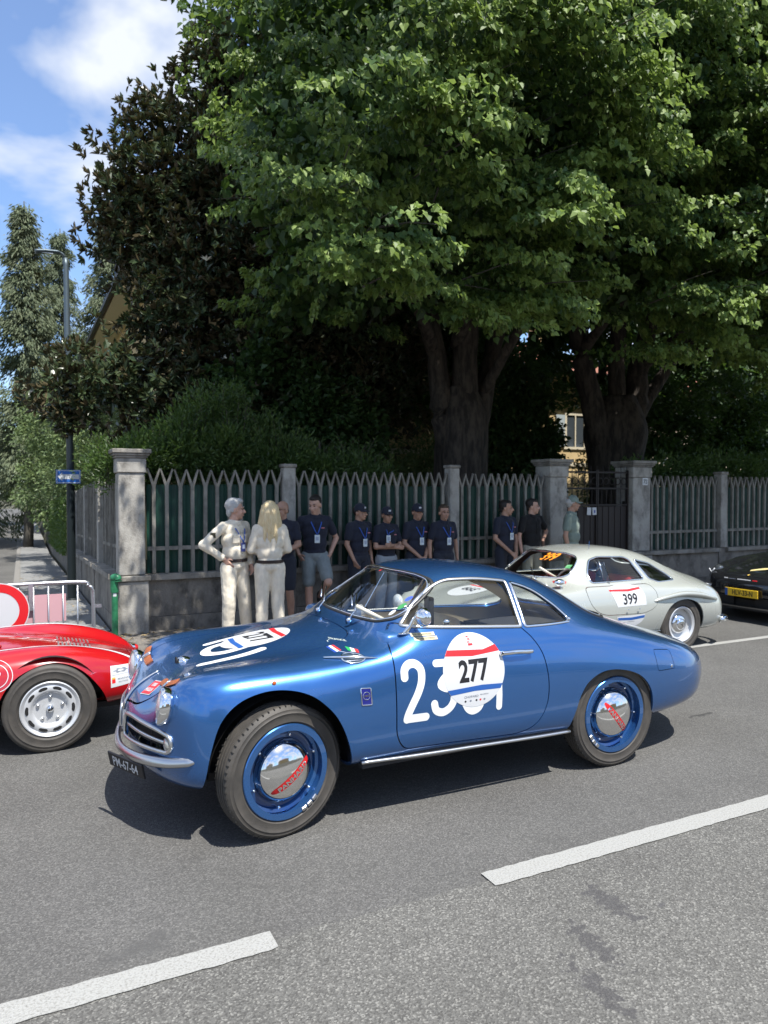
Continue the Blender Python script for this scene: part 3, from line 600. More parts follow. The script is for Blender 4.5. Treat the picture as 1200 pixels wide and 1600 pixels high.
# ------------------------------------------------------------------ houses behind the trees
YEL = mk('yellow_render', (.56, .42, .22), .9, col2=(.50, .37, .19), scale=2, bump=.1, bscale=60); CRM = mk('cream_render', (.56, .50, .38), .9); TILE = mk('roof_tile', (.32, .13, .08), .8, col2=(.22, .09, .06), scale=8)
SOF = mk('cream_soffit', (.55, .48, .34), .8); SHU = mk('grey_shutter', (.35, .40, .42), .6); PANE = mk('window_pane', (.05, .06, .07), .08, spec=.8)
def house(x0, x1, y0, y1, h, ov, pitch, wall, label, wins=(), name='yellow_house', sides=('y0', 'x0')):
    t = thing(name, label, 'house', (x0, y0, -.2)); W, D = x1-x0, y1-y0
    MB().box(0, W, 0, D, 0, h+.2).build('wall', wall, t)
    MB().box(-ov, W+ov, -ov, D+ov, h+.2, h+.26).build('soffit', SOF, t)
    rz = (W/2+ov)*math.tan(pitch); z = h+.27; k = W/2+ov
    MB().add([(-ov-.08, -ov-.08, z), (W+ov+.08, -ov-.08, z), (W+ov+.08, D+ov+.08, z), (-ov-.08, D+ov+.08, z), (W/2, k*.9, z+rz), (W/2, D-k*.9, z+rz)], [(3, 2, 1, 0), (0, 1, 4), (1, 2, 5, 4), (2, 3, 5), (3, 0, 4, 5)]).build('roof', TILE, t)
    MB().box(-ov-.17, -ov-.06, -ov-.1, D+ov+.1, h+.17, h+.30).box(-ov, W+ov, -ov-.17, -ov-.06, h+.17, h+.30).build('gutter', DARKM, t)
    MB().box(-.05, W+.05, -.05, 0, 3.1, 3.25).box(-.05, 0, -.05, D+.05, 3.1, 3.25).build('string_course', CRM, t)
    for (sd, c, z, w, hh, sh) in wins:
        fr = MB(); pn = MB(); s2 = []
        if sd == 'y0':
            for a, b, cc, d in ((c-w/2-.1, c+w/2+.1, z+hh, z+hh+.12), (c-w/2-.14, c+w/2+.14, z-.1, z), (c-w/2-.1, c-w/2, z, z+hh), (c+w/2, c+w/2+.1, z, z+hh), (c-.03, c+.03, z, z+hh)): fr.box(a, b, -.06, .0, cc, d)
            pn.box(c-w/2, c+w/2, -.02, -.004, z, z+hh)
            for q in (-1, 1):
                a = c+q*(w/2+.12+w/4); s2.append(MB().box(a-w/4, a+w/4, -.075, -.03, z, z+hh))
        else:
            for a, b, cc, d in ((c-w/2-.1, c+w/2+.1, z+hh, z+hh+.12), (c-w/2-.14, c+w/2+.14, z-.1, z), (c-w/2-.1, c-w/2, z, z+hh), (c+w/2, c+w/2+.1, z, z+hh)): fr.box(-.06, 0, a, b, cc, d)
            pn.box(-.02, -.004, c-w/2, c+w/2, z, z+hh)
            for q in (-1, 1):
                a = c+q*(w/2+.12+w/4); s2.append(MB().box(-.075, -.03, a-w/4, a+w/4, z, z+hh))
        f = fr.build('window', CRM, t); pn.build('pane', PANE, f)
        if sh: [q.build('shutter', SHU, f) for q in s2]
    MB().box(W*.6, W*.6+.6, D*.4, D*.4+.6, h+1, h+rz+.9).build('chimney', wall, t)
    return t
house(3.1, 13.5, 18.5, 31.5, 7.2, .72, R(24), YEL, 'yellow house with wide cream eaves half hidden by the dark magnolia', [('x0', 3, 4.2, 1.1, 1.6, 1), ('x0', 9.5, 4.3, 1.1, 1.6, 1), ('x0', 6, 1, 1, 1.5, 1), ('y0', 2.5, 4.2, 1.1, 1.6, 1), ('y0', 6.5, 4.2, 1.1, 1.6, 1), ('y0', 4.5, 1, 1.1, 1.6, 1), ('y0', 8.5, 1, 1.1, 1.6, 1)])
house(16.2, 25, 24, 33, 6.6, .6, R(24), YEL, 'ochre yellow house seen right of the first tree trunk', [('y0', 4.5, 3.9, .9, 1.3, 1), ('y0', 7, 3.9, .9, 1.3, 0), ('y0', 3, .8, 1, 1.4, 1)])
house(27, 44, 30, 42, 7.0, .6, R(22), mk('beige_render', (.48, .40, .30), .9), 'pale beige building behind the foliage at the right', [('y0', a, b, 1.1, 1.5, 0) for a in (2, 5.5, 9, 12.5) for b in (1.2, 3.6)], name='beige_house')
house(-22, -10, 40, 52, 7, .6, R(24), CRM, 'cream house far down the side street', [('y0', 3, 4, 1, 1.4, 1), ('y0', 8, 4, 1, 1.4, 1)], name='cream_house')
# across the road, behind the viewer: seen only in the reflections
house(-16, -4, -30, -20, 6.2, .6, R(22), CRM, 'cream house across the road behind the viewer, left', [('y0', 3, 4, 1.1, 1.5, 1)], name='cream_house'); house(7, 19, -32, -21, 7, .6, R(22), YEL, 'tall yellow house across the road behind the viewer', [('y0', 3, 4, 1.1, 1.5, 1)])
wl = thing('garden_wall', 'long rendered garden wall across the road behind the viewer', 'wall', (-40, -9.7, 0)); MB().box(0, 90, -.2, 0, 0, 1.9).build('wall_body', CRM, wl); MB().box(0, 90, -.25, .05, 1.9, 1.98).build('coping', CON, wl)
# ------------------------------------------------------------------ foliage
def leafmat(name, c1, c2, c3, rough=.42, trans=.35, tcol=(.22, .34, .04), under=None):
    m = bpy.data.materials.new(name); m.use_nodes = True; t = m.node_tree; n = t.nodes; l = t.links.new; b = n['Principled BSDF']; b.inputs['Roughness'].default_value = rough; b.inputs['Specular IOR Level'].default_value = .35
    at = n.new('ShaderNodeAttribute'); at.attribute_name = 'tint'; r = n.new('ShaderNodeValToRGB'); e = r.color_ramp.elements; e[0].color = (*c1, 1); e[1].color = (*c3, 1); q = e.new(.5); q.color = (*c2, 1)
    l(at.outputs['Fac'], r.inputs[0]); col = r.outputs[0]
    if under:
        g = n.new('ShaderNodeNewGeometry'); mx = n.new('ShaderNodeMix'); mx.data_type = 'RGBA'; mx.inputs[7].default_value = (*under, 1); l(g.outputs['Backfacing'], mx.inputs[0]); l(col, mx.inputs[6]); col = mx.outputs[2]
    l(col, b.inputs['Base Color'])
    tr = n.new('ShaderNodeBsdfTranslucent'); mt = n.new('ShaderNodeMix'); mt.data_type = 'RGBA'; mt.inputs[0].default_value = .6; mt.inputs[7].default_value = (*tcol, 1); l(col, mt.inputs[6]); l(mt.outputs[2], tr.inputs[0])
    ms = n.new('ShaderNodeMixShader'); ms.inputs[0].default_value = trans; l(b.outputs[0], ms.inputs[1]); l(tr.outputs[0], ms.inputs[2]); l(ms.outputs[0], n['Material Output'].inputs[0])
    MATS[name] = m; return m
def nrmz(a): return a/np.maximum(np.linalg.norm(a, axis=-1, keepdims=True), 1e-9)
def leaves(name, C, L, Nn, size, aspect, mat, parent, tint, shape='kite', fold=.25):
    """C centres of the leaf base, L axis, Nn normal; size array"""
    n = len(C); L = nrmz(L); Sd = nrmz(np.cross(L, Nn)); Nn = np.cross(Sd, L); s = size[:, None]; w = s*aspect
    if shape == 'kite': pts = [(0, 0, 0), (.45, .5, fold), (1, 0, -.12), (.45, -.5, fold)]; quads = [(0, 2, 3), (0, 1, 2)]
    elif shape == 'heart': pts = [(0, 0, 0), (-.02, .36, fold*.6), (.42, .52, fold), (1, 0, -.1), (.42, -.52, fold), (-.02, -.36, fold*.6)]; quads = [(0, 3, 4, 5), (0, 1, 2, 3)]
    else: pts = [(0, 0, 0), (.3, .42, fold), (.7, .36, fold*.8), (1, 0, -.15), (.7, -.36, fold*.8), (.3, -.42, fold)]; quads = [(0, 3, 4, 5), (0, 1, 2, 3)]
    k = len(pts); V = np.empty((n, k, 3))
    for i, (a, b, c) in enumerate(pts): V[:, i] = C+L*s*a+Sd*w*b+Nn*w*c
    q = np.array(quads); F = (q[None]+(np.arange(n)*k)[:, None, None]); m = q.shape[1]
    me = bpy.data.meshes.new(name); me.vertices.add(n*k); me.vertices.foreach_set('co', V.astype(np.float32).ravel()); nf = n*len(quads)
    me.loops.add(nf*m); me.loops.foreach_set('vertex_index', F.astype(np.int32).ravel()); me.polygons.add(nf); me.polygons.foreach_set('loop_start', np.arange(nf, dtype=np.int32)*m)
    me.update(calc_edges=True); a = me.attributes.new('tint', 'FLOAT', 'POINT'); a.data.foreach_set('value', np.repeat(tint, k).astype(np.float32)); me.materials.append(mat)
    me.polygons.foreach_set('use_smooth', np.zeros(nf, bool)); o = bpy.data.objects.new(name, me); o['kind'] = 'stuff'; return link(o, parent)
BARK = mk('lime_bark', (.070, .056, .044), .9, col2=(.022, .018, .015), scale=11, lo=.40, hi=.60, bump=1, bscale=30, stretch=(1, 1, .25)); BARK.node_tree.nodes
BARK2 = mk('grey_bark', (.09, .08, .065), .9, col2=(.05, .045, .035), scale=8, bump=.8, bscale=25)
def limb(mb, pts, r0, r1, n=10, seed=0, steps=6):
    P = bez(pts, steps, False); m = len(P); rg = random.Random(seed); rr = [r0+(r1-r0)*i/(m-1) for i in range(m)]; mb.tube([tuple(p+np.array((rg.uniform(-1, 1), rg.uniform(-1, 1), 0))*rr[i]*.12) for i, p in enumerate(P)], rr, n)
def trunk(name, parent, prof, mat, n=28, seed=1, flute=.10):
    """prof: (x, y, z, r) list; fluted, buttressed trunk"""
    rg = np.random.default_rng(seed); ph = rg.uniform(0, TAU, 5); P = bez(prof, 7, False); V = []; F = []
    for p in P:
        x, y, z, r = p
        for k in range(n):
            a = TAU*k/n; q = r*(1+flute*(.6*math.sin(3*a+ph[0]+z*.5)+.45*math.sin(5*a+ph[1]-z*.4)+.3*math.sin(9*a+ph[2]+z)+.2*math.sin(14*a+ph[3]))*1.0); V.append((x+q*math.cos(a), y+q*math.sin(a), z))
    m = len(P)
    for i in range(m-1):
        for k in range(n): F.append((i*n+k, i*n+(k+1) % n, (i+1)*n+(k+1) % n, (i+1)*n+k))
    F.append([(m-1)*n+k for k in range(n)]); return raw(name, V, F, mat, parent, smooth=True)
def sprays(c0, tips, rg, nl, width=.38, droop=.25, inner=.45, base=None, up=.0):
    """flat drooping leaf sprays from inner points to tips; returns leaf bases, axes, normals, t"""
    C = []; L = []; Nn = []; T = []; nt_ = len(tips)
    for tip in tips:
        b = base(tip) if base else c0+(tip-c0)*inner; d = tip-b; ln = np.linalg.norm(d); d = d/ln; side = np.cross(d, (0, 0, 1.)); side /= max(np.linalg.norm(side), 1e-6); n = int(nl*rg.uniform(.7, 1.3))
        t = rg.uniform(0, 1, n)**.75; lat = rg.uniform(-1, 1, n)*width*(1.05-t)**.6*min(1.6, ln); sag = -droop*ln*t*t
        p = b+d*(t*ln)[:, None]+side*lat[:, None]; p[:, 2] += sag+rg.normal(0, .035, n)-np.abs(lat)*.35
        C.append(p); ax = d*.55+side*np.sign(lat)[:, None]*rg.uniform(.1, .9, n)[:, None]; ax[:, 2] -= rg.uniform(.25, 1.3, n); L.append(ax+rg.normal(0, .28, (n, 3)))
        nn = np.tile(d*.55+np.array((0, 0, .75+up)), (n, 1))+rg.normal(0, .42, (n, 3)); Nn.append(nn); T.append(t)
    return np.concatenate(C), np.concatenate(L), np.concatenate(Nn), np.concatenate(T)
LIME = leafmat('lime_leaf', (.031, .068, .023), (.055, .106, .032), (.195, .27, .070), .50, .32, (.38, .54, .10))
LIME_B = leafmat('lime_bract', (.20, .25, .09), (.26, .31, .12), (.32, .36, .16), .6, .35, (.3, .36, .1))
MAG = leafmat('magnolia_leaf', (.038, .062, .030), (.055, .080, .038), (.10, .105, .050), .28, .10, (.1, .12, .02), under=(.085, .070, .040))
SHR = leafmat('shrub_leaf', (.036, .070, .022), (.058, .100, .030), (.10, .15, .045), .4, .28, (.22, .38, .05))
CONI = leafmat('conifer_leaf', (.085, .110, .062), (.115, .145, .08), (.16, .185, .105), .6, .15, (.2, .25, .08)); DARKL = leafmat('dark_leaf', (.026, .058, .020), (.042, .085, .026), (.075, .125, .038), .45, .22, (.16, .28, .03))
PALE = leafmat('pale_leaf', (.10, .15, .06), (.14, .20, .08), (.21, .27, .115), .5, .25, (.28, .36, .1))
def lime_tree(loc, label, prof, limbs, lobes, seed, nspray, nl, zmin, cull, front=None):
    t = thing('lime_tree', label, 'tree', loc, group='old lime trees behind the fence'); rg = np.random.default_rng(seed)
    trunk('trunk', t, prof, BARK, seed=seed)
    for i, (pts, r0, r1) in enumerate(limbs):
        mb = MB(); limb(mb, pts, r0, r1, 12, seed+i); mb.build('limb', BARK, t, smooth=True)
    tips = []; c0s = []
    lc = np.array([l[:3] for l in lobes]); lr = np.array([l[3:] for l in lobes]); vol = (lr[:, 0]*lr[:, 1]+lr[:, 2]*lr[:, 0])
    k = 0
    while len(tips) < nspray and k < nspray*40:
        k += 1; i = rg.choice(len(lobes), p=vol/vol.sum()); d = rg.normal(0, 1, 3); d /= np.linalg.norm(d)
        if d[1] > .45 and rg.random() > .12: continue
        p = lc[i]+d*lr[i]*rg.uniform(.80, 1.03)
        ins = (((p-lc)/lr)**2).sum(1); ins[i] = 9
        if ins.min() < .62 or p[2] < zmin(p): continue
        if cull and cull(p): continue
        b = lc[i]+(p-lc[i])*.62; b[2] -= .15; tips.append(p); c0s.append(b)
    if front:
        # boughs reaching out over the pavement, clustered in tiers; their tips stand in the sun
        x0, x1, z0, z1, nc = front
        for _ in range(nc):
            cx, cz = rg.uniform(x0, x1), rg.uniform(z0, z1)
            if loc[0]+cx < 2.2+max(0, 5-cz)*1.1: continue
            cy = 8.75-.49*cz+max(0, cz-6.8)*.75-loc[1]+abs(rg.normal(0, .70)); m = rg.integers(7, 15); sl = rg.normal(0, .25)
            for _ in range(m):
                a = rg.normal(0, .50); p = np.array((cx+a, cy+rg.normal(0, .25)+abs(a)*.5, cz+sl*a-.25*a*a+rg.normal(0, .13)))
                if p[2] < zmin(p): continue
                tips.append(p); c0s.append(p+np.array((rg.normal(0, .25)-a*.4, rg.uniform(.8, 1.5), rg.uniform(-.1, .35))))
    bs = {tuple(np.round(a, 6)): b for a, b in zip(tips, c0s)}
    C, L, Nn, T = sprays(None, tips, rg, nl*1.12, .40, .22, base=lambda tp: bs[tuple(np.round(tp, 6))])
    n = len(C); sz = rg.uniform(.055, .105, n); leaves('foliage', C, L, Nn, sz, .92, LIME, t, np.clip(rg.normal(.40, .2, n)+.55*(T > .72), 0, 1), 'heart')  # leaves at the spray tips tinted paler to look sunlit
    # pale bracts and flower clusters hanging under the leaves at the spray ends
    sel = rg.random(n) < .22*(T > .35); c = C[sel].copy(); c[:, 2] -= .02; m = len(c); ax = rg.normal(0, .35, (m, 3)); ax[:, 2] -= 1
    leaves('bracts', c, ax, rg.normal(0, 1, (m, 3)), rg.uniform(.05, .085, m), .22, LIME_B, t, rg.random(m))
    # inner dark mass: sparse larger leaves that close the crown
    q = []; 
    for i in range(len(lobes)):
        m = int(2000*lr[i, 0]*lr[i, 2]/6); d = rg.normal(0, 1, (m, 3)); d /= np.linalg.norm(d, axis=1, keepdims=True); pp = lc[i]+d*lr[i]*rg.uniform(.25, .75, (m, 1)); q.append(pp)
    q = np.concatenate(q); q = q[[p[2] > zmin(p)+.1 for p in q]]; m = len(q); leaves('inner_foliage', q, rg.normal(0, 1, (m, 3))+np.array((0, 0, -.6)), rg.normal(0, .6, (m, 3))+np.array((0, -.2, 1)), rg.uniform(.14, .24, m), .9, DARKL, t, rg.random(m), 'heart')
    # twigs visible in the gaps
    mb = MB()
    for b, p in list(zip(c0s, tips))[::5]: mb.tube([tuple(b), tuple((b+p)/2+np.array((0, 0, .04))), tuple(p)], [.014, .009, .003], 4, caps=False)
    o = mb.build('twigs', BARK2, t, fix=False); o['kind'] = 'stuff'
    return t
# tree frames are local to the trunk foot
L1 = (7.55, 12.0, 0); L2 = (11.75, 12.3, 0)
zm1 = lambda p: 4.0+.10*abs(p[0]) - .10*(p[1]+3 < 0) + (.55 if -3.2 < p[0] < 2.2 and p[1] > -2.5 else 0)
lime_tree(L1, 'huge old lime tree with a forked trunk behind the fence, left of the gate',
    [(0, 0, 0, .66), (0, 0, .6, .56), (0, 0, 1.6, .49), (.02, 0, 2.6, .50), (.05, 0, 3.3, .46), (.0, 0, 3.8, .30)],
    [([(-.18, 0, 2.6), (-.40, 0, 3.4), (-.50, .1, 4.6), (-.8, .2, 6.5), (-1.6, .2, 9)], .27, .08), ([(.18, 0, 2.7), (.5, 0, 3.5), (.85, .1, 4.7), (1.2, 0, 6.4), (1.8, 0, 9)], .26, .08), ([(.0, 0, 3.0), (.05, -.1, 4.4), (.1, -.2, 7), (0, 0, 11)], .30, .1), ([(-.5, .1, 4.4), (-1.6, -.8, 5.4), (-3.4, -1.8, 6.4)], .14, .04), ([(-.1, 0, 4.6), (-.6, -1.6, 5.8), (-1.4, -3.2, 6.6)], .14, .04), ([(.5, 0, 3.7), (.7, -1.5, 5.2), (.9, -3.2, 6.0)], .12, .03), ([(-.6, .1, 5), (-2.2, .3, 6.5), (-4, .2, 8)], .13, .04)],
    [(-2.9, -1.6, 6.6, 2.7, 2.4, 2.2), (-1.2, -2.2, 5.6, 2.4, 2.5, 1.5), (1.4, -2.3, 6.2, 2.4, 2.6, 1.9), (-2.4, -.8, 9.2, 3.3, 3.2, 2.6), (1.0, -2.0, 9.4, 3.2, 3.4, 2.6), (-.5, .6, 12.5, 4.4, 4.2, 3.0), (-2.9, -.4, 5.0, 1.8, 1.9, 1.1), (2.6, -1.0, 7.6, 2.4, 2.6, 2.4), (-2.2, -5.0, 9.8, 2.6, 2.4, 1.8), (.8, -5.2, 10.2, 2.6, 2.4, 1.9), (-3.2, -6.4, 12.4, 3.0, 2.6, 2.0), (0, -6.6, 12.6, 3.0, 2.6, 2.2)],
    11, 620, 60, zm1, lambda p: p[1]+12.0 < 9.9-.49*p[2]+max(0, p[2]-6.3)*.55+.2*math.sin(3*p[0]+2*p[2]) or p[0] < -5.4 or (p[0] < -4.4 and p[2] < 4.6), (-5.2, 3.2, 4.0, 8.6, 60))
zm2 = lambda p: 3.9+.09*abs(p[0]-1)+(.75 if -2.4 < p[0] < .9 and p[1] > -2.4 else 0)
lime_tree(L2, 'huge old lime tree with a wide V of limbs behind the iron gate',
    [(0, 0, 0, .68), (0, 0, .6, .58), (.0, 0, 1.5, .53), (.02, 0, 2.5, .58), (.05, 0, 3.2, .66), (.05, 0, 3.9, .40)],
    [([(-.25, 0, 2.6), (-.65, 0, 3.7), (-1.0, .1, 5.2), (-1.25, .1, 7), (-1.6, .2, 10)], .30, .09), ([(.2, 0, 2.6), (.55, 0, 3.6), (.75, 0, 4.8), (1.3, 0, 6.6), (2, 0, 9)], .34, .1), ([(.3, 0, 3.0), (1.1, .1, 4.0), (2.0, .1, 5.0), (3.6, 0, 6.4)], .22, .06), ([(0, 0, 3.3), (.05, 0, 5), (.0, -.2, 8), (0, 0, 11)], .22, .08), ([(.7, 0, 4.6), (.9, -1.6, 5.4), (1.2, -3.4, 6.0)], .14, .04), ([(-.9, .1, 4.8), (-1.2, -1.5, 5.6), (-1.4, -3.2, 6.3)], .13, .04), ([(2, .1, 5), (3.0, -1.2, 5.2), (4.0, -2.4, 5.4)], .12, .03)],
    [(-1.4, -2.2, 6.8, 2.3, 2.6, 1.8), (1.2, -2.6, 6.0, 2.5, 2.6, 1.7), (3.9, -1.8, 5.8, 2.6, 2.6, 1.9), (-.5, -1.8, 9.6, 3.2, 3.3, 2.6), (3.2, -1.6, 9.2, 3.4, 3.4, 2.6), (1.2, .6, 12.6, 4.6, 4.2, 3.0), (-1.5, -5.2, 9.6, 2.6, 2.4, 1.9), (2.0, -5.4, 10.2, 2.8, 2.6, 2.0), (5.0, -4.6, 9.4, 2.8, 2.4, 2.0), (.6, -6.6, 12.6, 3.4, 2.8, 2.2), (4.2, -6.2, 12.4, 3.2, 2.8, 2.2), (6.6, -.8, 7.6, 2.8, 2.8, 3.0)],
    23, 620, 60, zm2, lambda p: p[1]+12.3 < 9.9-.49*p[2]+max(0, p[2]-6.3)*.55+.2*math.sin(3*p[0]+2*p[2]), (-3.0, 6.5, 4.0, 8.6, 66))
# magnolia
def blob_tree(name, label, loc, cat, blobs, mat, n, size, aspect, shape, seed, trunkp, group=None, whorl=0, bark=BARK2, shell=.7, front=True, flowers=0, dens_=None, Lz=-.2, inner=0):
    t = thing(name, label, cat, loc, group=group); rg = np.random.default_rng(seed)
    for tp in trunkp:
        mb = MB(); limb(mb, tp[0], tp[1], tp[2], 10, seed); mb.build('trunk', bark, t, smooth=True)
    B = np.array(blobs, float); A = B[:, 3]*B[:, 5]; A = A/A.sum(); i = rg.choice(len(B), n, p=A); d = rg.normal(0, 1, (n, 3)); d /= np.linalg.norm(d, axis=1, keepdims=True)
    if front: m_ = (d[:, 1] > .35) & (rg.random(n) < .7); d[m_, 1] *= -1
    # lumpy clusters on the blobs
    nc = max(6, n//60); ci = rg.choice(len(B), nc, p=A); cd_ = rg.normal(0, 1, (nc, 3)); cd_ /= np.linalg.norm(cd_, axis=1, keepdims=True)
    if front: cd_[:, 1] = np.where((cd_[:, 1] > .35) & (rg.random(nc) < .7), -cd_[:, 1], cd_[:, 1])
    cc = B[ci, :3]+cd_*B[ci, 3:6]*rg.uniform(shell, 1.06, (nc, 1)); k = rg.choice(nc, n); cr_ = rg.uniform(.18, .42, nc)*(size[1]/.12)**.5
    off = rg.normal(0, 1, (n, 3)); off /= np.linalg.norm(off, axis=1, keepdims=True); off *= (rg.random(n)**.4*cr_[k])[:, None]; off[:, 2] *= .75
    C = cc[k]+off; out = nrmz(cd_[k])
    if whorl:
        w = max(1, n//whorl); wc = C[:w]; wd = nrmz(out[:w]+np.array((0, 0, .5))+rg.normal(0, .35, (w, 3))); C = np.repeat(wc, whorl, 0); ax = np.repeat(wd, whorl, 0)+rg.normal(0, .75, (w*whorl, 3)); Nn = ax*.2+np.repeat(wd, whorl, 0)+rg.normal(0, .2, (w*whorl, 3)); L = ax; n = len(C)
    else: L = out*.6+off*1.5+rg.normal(0, .45, (n, 3))+np.array((0, 0, Lz)); Nn = out*.5+np.array((0, 0, .8))+rg.normal(0, .5, (n, 3))
    o = leaves('foliage', C, L, Nn, rg.uniform(size[0], size[1], n), aspect, mat, t, np.clip(rg.normal(.45, .25, n), 0, 1), shape)
    if inner:
        m = inner; i = rg.choice(len(B), m, p=A); d = rg.normal(0, 1, (m, 3)); d /= np.linalg.norm(d, axis=1, keepdims=True); leaves('inner_foliage', B[i, :3]+d*B[i, 3:6]*rg.uniform(.2, .8, (m, 1)), rg.normal(0, 1, (m, 3)), rg.normal(0, .6, (m, 3))+np.array((0, 0, 1)), rg.uniform(.14, .22, m), .6, mat, t, rg.random(m)*.5)
    if flowers:
        WH = mk('white_petal', (.75, .73, .62), .6)
        for q in range(flowers):
            p = cc[rg.integers(nc)]+np.array((0, -.15, .1)); mb = MB()
            for a in range(7): an = TAU*a/7; mb.add([(0, 0, 0), (.05*math.cos(an-.4), .05*math.sin(an-.4), .05), (.11*math.cos(an), .11*math.sin(an), .07), (.05*math.cos(an+.4), .05*math.sin(an+.4), .05)], [(0, 1, 2, 3)])
            f = mb.build('blossom', WH, t); f.location = tuple(p)
    return t
blob_tree('magnolia_tree', 'tall dark glossy magnolia tree with a few white blossoms at the left', (3.25, 14.3, 0), 'tree',
    [(-.6, .3, 7.6, 1.3, 1.5, 1.5), (.3, .5, 8.9, 1.5, 1.5, 1.6), (1.2, 0, 7.4, 1.8, 1.6, 1.8), (-.75, 0, 5.7, 1.0, 1.4, 1.2), (-1.15, .3, 6.9, .9, 1, 1.0), (-1.55, .6, 6.9, .55, .8, .8), (.0, .2, 6.7, 1.5, 1.4, 1.2), (.6, -.2, 5.4, 1.9, 1.6, 1.4), (2.4, .2, 5.6, 1.6, 1.6, 1.8), (-1.5, 0, 3.8, 1.2, 1.4, .9), (-.3, 0, 3.5, 1.6, 1.5, 1.0), (1.8, 0, 3.6, 1.8, 1.5, 1.2), (1.8, .4, 10.2, 1.6, 1.4, 1.5), (-2.3, -.2, 3.5, .8, 1.0, .55), (3.6, .2, 4.2, 1.3, 1.2, 1.5)],
    MAG, 64000, (.12, .20), .42, 'ellipse', 31, [([(0, .3, 0), (.05, .3, 3), (0, .3, 6), (.3, .3, 9.6)], .24, .06), ([(0, .3, 2.4), (-.9, .2, 4), (-1.1, .2, 6)], .12, .04), ([(0, .3, 2.8), (1.2, .2, 4.4), (1.8, .2, 7)], .14, .04)], whorl=8, flowers=9, inner=14000)
# dark trees closing the background behind the limes
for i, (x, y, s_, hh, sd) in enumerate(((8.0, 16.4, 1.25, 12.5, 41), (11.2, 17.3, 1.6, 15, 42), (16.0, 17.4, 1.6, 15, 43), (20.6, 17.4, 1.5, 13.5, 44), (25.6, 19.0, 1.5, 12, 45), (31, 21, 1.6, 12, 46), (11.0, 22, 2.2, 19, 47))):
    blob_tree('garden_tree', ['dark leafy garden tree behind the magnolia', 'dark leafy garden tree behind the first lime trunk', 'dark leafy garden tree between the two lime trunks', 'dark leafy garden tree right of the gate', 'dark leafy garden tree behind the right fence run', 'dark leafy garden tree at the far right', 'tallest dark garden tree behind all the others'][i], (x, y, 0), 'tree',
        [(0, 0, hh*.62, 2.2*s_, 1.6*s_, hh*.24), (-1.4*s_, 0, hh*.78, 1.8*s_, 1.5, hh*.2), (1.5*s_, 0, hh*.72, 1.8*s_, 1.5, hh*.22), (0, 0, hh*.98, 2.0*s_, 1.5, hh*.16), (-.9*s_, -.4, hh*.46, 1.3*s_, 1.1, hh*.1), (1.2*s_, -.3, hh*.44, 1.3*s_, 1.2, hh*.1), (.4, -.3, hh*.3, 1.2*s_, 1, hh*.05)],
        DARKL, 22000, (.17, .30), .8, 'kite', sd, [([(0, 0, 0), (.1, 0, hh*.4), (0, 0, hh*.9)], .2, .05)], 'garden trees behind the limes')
for i, (x, y, r_) in enumerate(((8.25, 15.2, .95), (13.6, 14.6, .9))):
    blob_tree('pale_bush', ['sunlit pale green bush seen left of the first lime trunk', 'sunlit pale bush seen through the gate'][i], (x, y, 0), 'bush', [(0, 0, 1.9, r_, r_, .9), (.3, .2, 2.7, r_*.7, r_*.7, .6)], PALE, 5200, (.06, .11), .6, 'kite', 60+i, [([(0, 0, 0), (0, 0, 1.5)], .05, .03)])  # bright leaf colour stands in for sunlight; the limes shade these bushes
# side street greenery
blob_tree('pale_shrub', 'tall pale green shrub spilling over the side street fence', (2.1, 20.5, -.3), 'shrub', [(-.4, 0, 2.6, 1.0, 1.6, 1.2), (-.6, -1, 3.6, .9, 1.2, .9), (-.2, 1, 4.4, 1.2, 1.2, 1.2), (-.9, .6, 2.2, .7, 1.2, .8), (-.2, -3, 3.4, .8, 1.2, .8)], PALE, 15000, (.07, .13), .5, 'kite', 71, [([(.3, 0, 0), (0, 0, 3)], .09, .04)], front=False)
blob_tree('pale_shrub', 'second pale shrub further down the side street', (1.5, 27.5, -.6), 'shrub', [(-.2, 0, 2.6, 1.4, 2, 1.6), (-.4, 1, 4.6, 1.2, 1.6, 1.2), (.2, -1, 5.2, 1.2, 1.5, 1.2)], PALE, 12000, (.09, .16), .5, 'kite', 72, [([(.3, 0, 0), (0, 0, 3)], .09, .04)], front=False)
for i in range(1):
    h = thing('clipped_hedge', 'clipped green hedge on the low wall of the side street', 'hedge', (1.15, 18.7, zs(19))); rg = np.random.default_rng(5); n = 12000
    C = np.stack([rg.uniform(-.22, .5, n), rg.uniform(0, 9, n), rg.uniform(.6, 2.0, n)], 1); m_ = rg.random(n) < .75; C[m_, 0] = rg.normal(-.22, .04, m_.sum()); C[:, 2] -= C[:, 1]*.03
    leaves('foliage', C, rg.normal(0, 1, (n, 3))+np.array((-.6, 0, .2)), rg.normal(0, .5, (n, 3))+np.array((-.8, 0, .6)), rg.uniform(.04, .08, n), .55, SHR, h, rg.random(n))
# privet shrub over the fence
blob_tree('fence_shrub', 'bushy green shrub hanging over the left part of the fence', (2.6, 10.45, 0), 'shrub',
    [(-1.25, 0, 2.22, .5, .42, .30), (-.6, .05, 2.36, .55, .45, .36), (.05, 0, 2.45, .6, .45, .42), (.75, 0, 2.27, .6, .45, .32), (1.4, 0, 2.17, .5, .42, .22), (1.95, .05, 2.12, .4, .4, .18), (2.4, .1, 2.1, .25, .35, .12), (-.1, .2, 2.9, .30, .3, .42), (.15, .2, 3.15, .16, .2, .28), (-.5, .2, 2.72, .25, .3, .3), (.62, .2, 2.75, .25, .3, .26), (-1.5, .1, 2.2, .3, .4, .22), (0, .1, 2.1, 1.6, .3, .22)],
    SHR, 27000, (.045, .095), .34, 'kite', 81, [([(a, .15, 0), (a*.9, .15, 2.6)], .035, .015) for a in (-1.2, -.4, .3, 1, 1.7)], shell=.35, Lz=.55)
